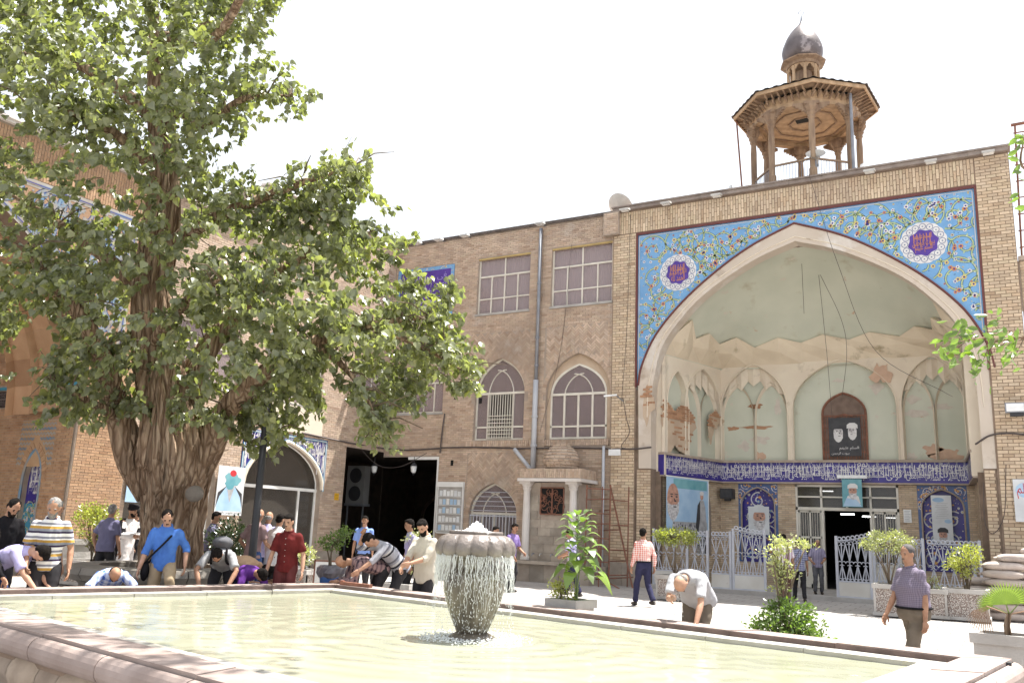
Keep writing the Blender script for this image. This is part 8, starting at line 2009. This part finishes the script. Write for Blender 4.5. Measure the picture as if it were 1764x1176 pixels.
m_lilac = mat('lilac_shirt', (.40, .37, .60), (.35, .32, .53), .9, 6, spec=.12); m_greysh = mat('grey_shirt', (.34, .34, .35), (.27, .27, .28), .9, 6, spec=.12); m_slate = mat('slate_shirt', (.17, .16, .26), (.13, .125, .20), .9, 6, spec=.12)
m_bluesh = mat('blue_shirt', (.08, .20, .56), (.06, .15, .45), .88, 6, spec=.12); m_purple = mat('purple_shirt', (.14, .045, .26), (.10, .03, .2), .88, 6, spec=.12); m_maroonsh = mat('maroon_shirt', (.13, .02, .02), (.085, .014, .014), .9, 6, spec=.12)
m_maront = mat('maroon_trousers', (.12, .035, .035), (.085, .025, .025), .9, 6, spec=.12); m_whitesh = mat('white_shirt', (.66, .63, .62), (.58, .55, .55), .9, 6, spec=.12); m_beige = mat('beige_shirt', (.50, .46, .39), (.43, .39, .33), .9, 6, spec=.12)
m_tansh = mat('tan_shirt', (.52, .34, .22), (.44, .28, .18), .9, 6, spec=.12); m_ltblue = mat('light_blue_shirt', (.22, .33, .68), (.18, .27, .58), .9, 6, spec=.12); m_rose = mat('rose_shirt', (.28, .19, .19), (.22, .15, .15), .9, 6, spec=.12)
m_violet = mat('violet_shirt', (.25, .18, .42), (.2, .14, .34), .9, 6, spec=.12); m_greyblue = mat('pale_grey_shirt', (.42, .42, .44), (.35, .35, .37), .9, 5, spec=.12)
c_polo = cloth('polo_stripes', 'stripe', [(0, (.70, .69, .68)), (.22, (.03, .02, .05)), (.36, (.22, .23, .27)), (.55, (.42, .25, .06)), (.74, (.7, .69, .68)), (.84, (.2, .2, .24))], .165)
c_plb = cloth('blue_plaid', 'check', ((.55, .62, .80), (.06, .14, .50)), .085); c_red = cloth('red_check', 'check', ((.72, .60, .56), (.55, .09, .06)), .045)
c_swt = cloth('sweater_stripes', 'stripe', [(0, (.33, .33, .37)), (.45, (.03, .03, .04)), (.58, (.5, .5, .52)), (.72, (.28, .29, .34)), (.86, (.13, .13, .16))], .24)
c_pld = cloth('dark_plaid', 'check', ((.30, .20, .20), (.045, .03, .045)), .07); c_vst = cloth('white_vstripe', 'vstripe', [(0, (.68, .65, .66)), (.6, (.35, .2, .3))], .07)
c_pl3 = cloth('navy_plaid', 'check', ((.35, .36, .46), (.06, .06, .16)), .06); c_vs2 = cloth('lilac_vstripe', 'vstripe', [(0, (.34, .31, .42)), (.55, (.18, .16, .25))], .05)
c_man = cloth('violet_grey_check', 'check', ((.21, .18, .235), (.12, .10, .145)), .022)
skl = m_skinl
# ---- along the far left rim
person('man in a black shirt at the far left looking down', 12, 11.9, 1.80, face=55, lean=8, head=30, top=m_blackcl, pants=m_blackcl, sleeve='long', beard='short', hair='short')
person('man cut by the left edge, only his dark head and arm showing', -46, 10.6, 1.72, face=70, lean=42, curl=12, head=18, hip=(-.15, .88), hands=((-.15, .62, .66), (.15, .62, .62)), top=m_blackcl, sleeve='long')
person('young man in a lilac t-shirt and jeans bending over the pool', 30, 10.85, 1.74, face=82, lean=62, curl=14, head=22, hip=(-.22, .90), hands=((-.14, .52, .64), (.14, .56, .60)), feet=((-.12, -.08, .075), (.12, -.28, .075)), top=m_lilac, pants=m_jeans, skin=skl)
person('man in a white, black and mustard striped polo shirt', 93, 11.0, 1.80, face=25, lean=3, head=24, yaw=8, hands=((-.26, .06, .86), (.20, .22, .92)), top=c_polo, pants=m_trs, hair='short', hairm=m_hairg, beard='short', extras=['collar'], fat=.94)
person('white shirted man half hidden behind the striped polo man', 90, 12.2, 1.78, face=150, lean=2, top=m_whitesh, hairm=m_hairg, hair='short')
person('grey haired man in a slate t-shirt walking away on the left', 190, 17.0, 1.79, face=162, lean=2, head=2, yaw=-15, feet=((-.10, -.20, .09), (.10, .22, .075)), hands=((-.24, .02, .88), (.25, .10, .84)), top=m_slate, pants=m_trs, hair='short', hairm=m_hairg, fat=1.08)
person('cleric in a black turban and white robe under a black cloak', 224, 18.6, 1.80, face=70, lean=2, head=8, hands=((-.15, .28, 1.08), (.15, .30, 1.10)), top=m_blackcl, robe=m_whitesh, hair='turban', beard='short', extras=['papers'])
person('dark dressed man at the shopfront just left of the trunk', 240, 19.6, 1.74, face=-60, top=m_blackcl, pants=m_trs, sleeve='long', detail=0)
person('balding man in a blue and white plaid shirt crouching at the rim', 205, 12.0, 1.70, face=32, lean=58, curl=20, head=8, hip=(-.25, .60), hands=((-.25, .50, .62), (.25, .50, .62)), feet=((-.16, 0, .075), (.16, -.15, .075)), top=c_plb, hair='bald', sleeve='short', beard='short', fat=1.05)
person('young man in a bright blue shirt with a black shoulder bag', 292, 12.55, 1.74, face=14, lean=8, curl=8, head=24, yaw=-10, hands=((-.30, .05, .90), (.31, .14, .82)), feet=((-.28, .40, .30), (.12, 0, .075)), top=m_bluesh, pants=m_khaki, sleeve='rolled', hair='short', skin=skl, extras=['strap_bag', 'collar'], fat=.98)
person('man in a grey t-shirt with a backpack bending to the water', 388, 13.0, 1.76, face=8, lean=66, curl=16, head=10, hip=(-.32, .90), hands=((-.20, .36, .62), (.20, .36, .62)), feet=((-.18, -.25, .075), (.18, -.2, .075)), top=m_greysh, pants=m_trs, hair='short', beard='short', extras=['backpack'], fat=1.12, elbow=((-1, 0, .3), (1, 0, .3)))
person('man in a purple shirt bending low beside the grey t-shirt', 436, 13.3, 1.70, face=50, lean=76, curl=12, head=10, hip=(-.3, .74), hands=((-.12, .42, .60), (.16, .44, .60)), feet=((-.14, -.30, .075), (.14, -.1, .075)), top=m_purple, pants=m_navyt, sleeve='long')
person('man in a tan shirt bent double behind the purple shirt', 432, 14.1, 1.74, face=75, lean=88, curl=14, head=8, hip=(-.3, .88), hands=((-.12, .40, .62), (.16, .44, .60)), top=m_tansh, pants=m_trs)
person('dark haired man kneeling low with his head at the rim', 452, 13.2, 1.66, face=60, lean=70, curl=16, head=12, hip=(-.35, .46), hands=((-.2, .44, .60), (.2, .44, .60)), feet=((-.14, -.5, .075), (.14, -.2, .075)), top=m_whitesh, pants=m_greycl, beard='short', skin=skl)
person('young man in a maroon polo shirt and maroon trousers standing', 501, 13.4, 1.72, face=-4, lean=3, head=14, yaw=8, hands=((-.28, .08, .86), (.29, .10, .80)), top=m_maroonsh, pants=m_maront, skin=skl, extras=['collar', 'buttons'], fat=.98)
person('man in a rose shirt and jeans behind the lamp post', 441, 16.6, 1.82, face=150, top=m_rose, pants=m_jeans, hair='bald', hairm=m_hairg, hands=((-.22, .1, .95), (.22, .25, 1.0)))
person('bald man in a white shirt standing right of the lamp post', 460, 17.6, 1.78, face=165, top=m_lilac, pants=m_jeans, hair='bald', hairm=m_hairg, sleeve='long')
person('dark haired man in a long white shirt with his back turned', 478, 16.8, 1.74, face=155, lean=4, top=m_whitesh, pants=m_trs, sleeve='long', hem=.2, fat=1.1)
person('dark shirted man partly hidden by the dark bush', 366, 18.0, 1.74, face=100, top=m_slate, pants=m_trs, detail=0)
person('young man in a light blue shirt standing in the passage', 629, 21.5, 1.80, face=0, lean=1, head=3, top=m_ltblue, pants=m_trs, hair='full', detail=1)
person('dark seated figure in the mouth of the passage', 655, 22.4, 1.60, face=-30, lean=12, hip=(-.1, .55), feet=((-.12, .3, .075), (.12, .3, .075)), top=m_blackcl, pants=m_trs, sleeve='long', detail=0)
# ---- around the far corner and along the right rim
person('bent man in a dark plaid shirt washing at the corner tap', 634, 13.9, 1.72, face=-62, lean=74, curl=10, head=6, hip=(-.28, .90), hands=((-.12, .46, .70), (.14, .44, .68)), feet=((-.12, -.1, .075), (.12, -.35, .075)), top=c_pld, pants=m_trs, hair='bald', sleeve='long', extras=['watch'])
person('young man in a grey striped sweater bending with a hand to his hair', 672, 13.9, 1.78, face=-58, lean=46, curl=12, head=12, hip=(-.22, .93), hands=((-.13, .62, .78), (.06, .42, 1.40)), feet=((-.12, .05, .075), (.12, -.3, .075)), top=c_swt, pants=m_trs, sleeve='rolled', elbow=((-.5, -.6, -.3), (.3, .9, -.2)), skin=skl)
person('bearded man in a beige shirt rubbing his forearms', 738, 13.0, 1.74, face=-32, lean=5, head=28, yaw=-10, hands=((-.03, .42, 1.06), (.10, .46, .98)), top=m_beige, pants=m_trs, beard='full', sleeve='rolled', skin=skl, hem=.16, fat=1.12, extras=['collar', 'buttons'])
person('lilac shirted man behind the man in beige', 712, 16.8, 1.74, face=-70, top=m_lilac, pants=m_trs, detail=0)
person('man with a ruddy face seen over the fountain', 850, 22.5, 1.68, face=60, top=m_slate, pants=m_trs, detail=0)
person('young man in a violet shirt at the kiosk counter', 881, 22.6, 1.78, face=50, lean=6, hands=((-.15, .32, .98), (.25, .32, .9)), top=m_violet, pants=m_trs, detail=1)
person('man in a lilac blue shirt seen behind the sunflower', 990, 22.0, 1.70, face=-120, lean=10, hip=(0, .93), hands=((-.2, .3, 1.0), (.2, .3, 1.0)), feet=((-.1, -.25, .075), (.1, .25, .075)), top=m_lilac, pants=m_navyt, detail=1)
person('man in a red checked shirt walking past the portal', 1109, 19.9, 1.77, face=-158, lean=2, curl=2, head=-4, yaw=50, hands=((-.24, .12, .84), (.25, -.05, .86)), feet=((-.09, .20, .075), (.08, -.30, .13)), top=c_red, pants=m_navyt, sleeve='long', hair='short', beard=None, hem=-.045, extras=['belt'], fat=1.02)
bald = person('bald old man in a pale grey shirt splashing water on his face', 1192, 10.15, 1.74, face=-30, lean=54, curl=26, head=34, hip=(-.20, .92), hands=((-.20, .50, .64), (.05, .60, .93)), feet=((-.13, .0, .075), (.13, -.22, .075)), top=m_greyblue, pants=m_olive, hair='bald', hairm=m_hairg, skin=skl, fat=1.2, elbow=((-.6, -.3, .2), (.4, -.3, -.8)), extras=['collar'])
person('visitor in a white striped shirt entering through the gate', 1350, 22.2, 1.78, face=170, lean=2, feet=((-.10, -.22, .075), (.10, .2, .075)), z0=.0, top=c_vst, pants=mat('brown_trousers', (.14, .07, .05), None, .9, 6), hair='full', sleeve='short')
person('visitor in a navy plaid shirt just right of the white shirt', 1375, 23.6, 1.66, face=160, z0=.0, feet=((-.14, .1, .075), (.14, -.2, .075)), top=c_pl3, pants=m_trs)
person('older man in a striped shirt leaning beside the open door', 1407, 25.0, 1.58, face=-10, z0=.12, hands=((-.12, .30, 1.02), (.20, .26, 1.0)), top=c_vs2, pants=m_greycl, hairm=m_hairg, hair='short')
person('moustached man in a violet grey shirt walking left on the right side', 1568, 10.0, 1.63, face=-72, lean=2, curl=3, head=4, yaw=-8, hands=((-.24, .06, .80), (.20, .24, .88)), feet=((-.09, .22, .075), (.09, -.20, .075)), top=c_man, pants=m_olive, hair='short', hairm=mat('salt_hair', (.09, .08, .08), (.04, .035, .035), .8, 30), sleeve='short', fat=1.35, hem=-.045, extras=['collar', 'belt'], elbow=((-.3, -.9, -.3), (.3, -.9, -.3)))
P = onY(686, 712, YF+.25)
person('man in a white shirt leaning at the open upstairs window', 0, 0, 1.72, face=20, lean=12, head=10, hands=((-.2, .3, 1.0), (.2, .3, 1.0)), top=m_whitesh, loc=Vector((P.x, YF+.45, 0)), z0=4.75, detail=0)
# water dripping from the old man's face and hands
r_ = random.Random(2); c = at(1163, 1022, 9.9); mb = MB()
for k in range(90): f_ = r_.random(); s_ = r_.uniform(.002, .005); mb.ell((c.x+r_.gauss(0, .018+.03*f_), c.y+r_.gauss(0, .02), c.z-f_*(c.z-.58)), (s_, s_, s_*2.4), 5, 3)
for k in range(60): s_ = r_.uniform(.003, .008); mb.ell((c.x+r_.gauss(0, .10), c.y+r_.gauss(0, .08), .585+abs(r_.gauss(0, .02))), (s_, s_, s_), 5, 3)
o = mb.build('splashing_water', m_spl, fix=False, kind='stuff'); o['label'] = 'water drops falling from the hand of the old man'
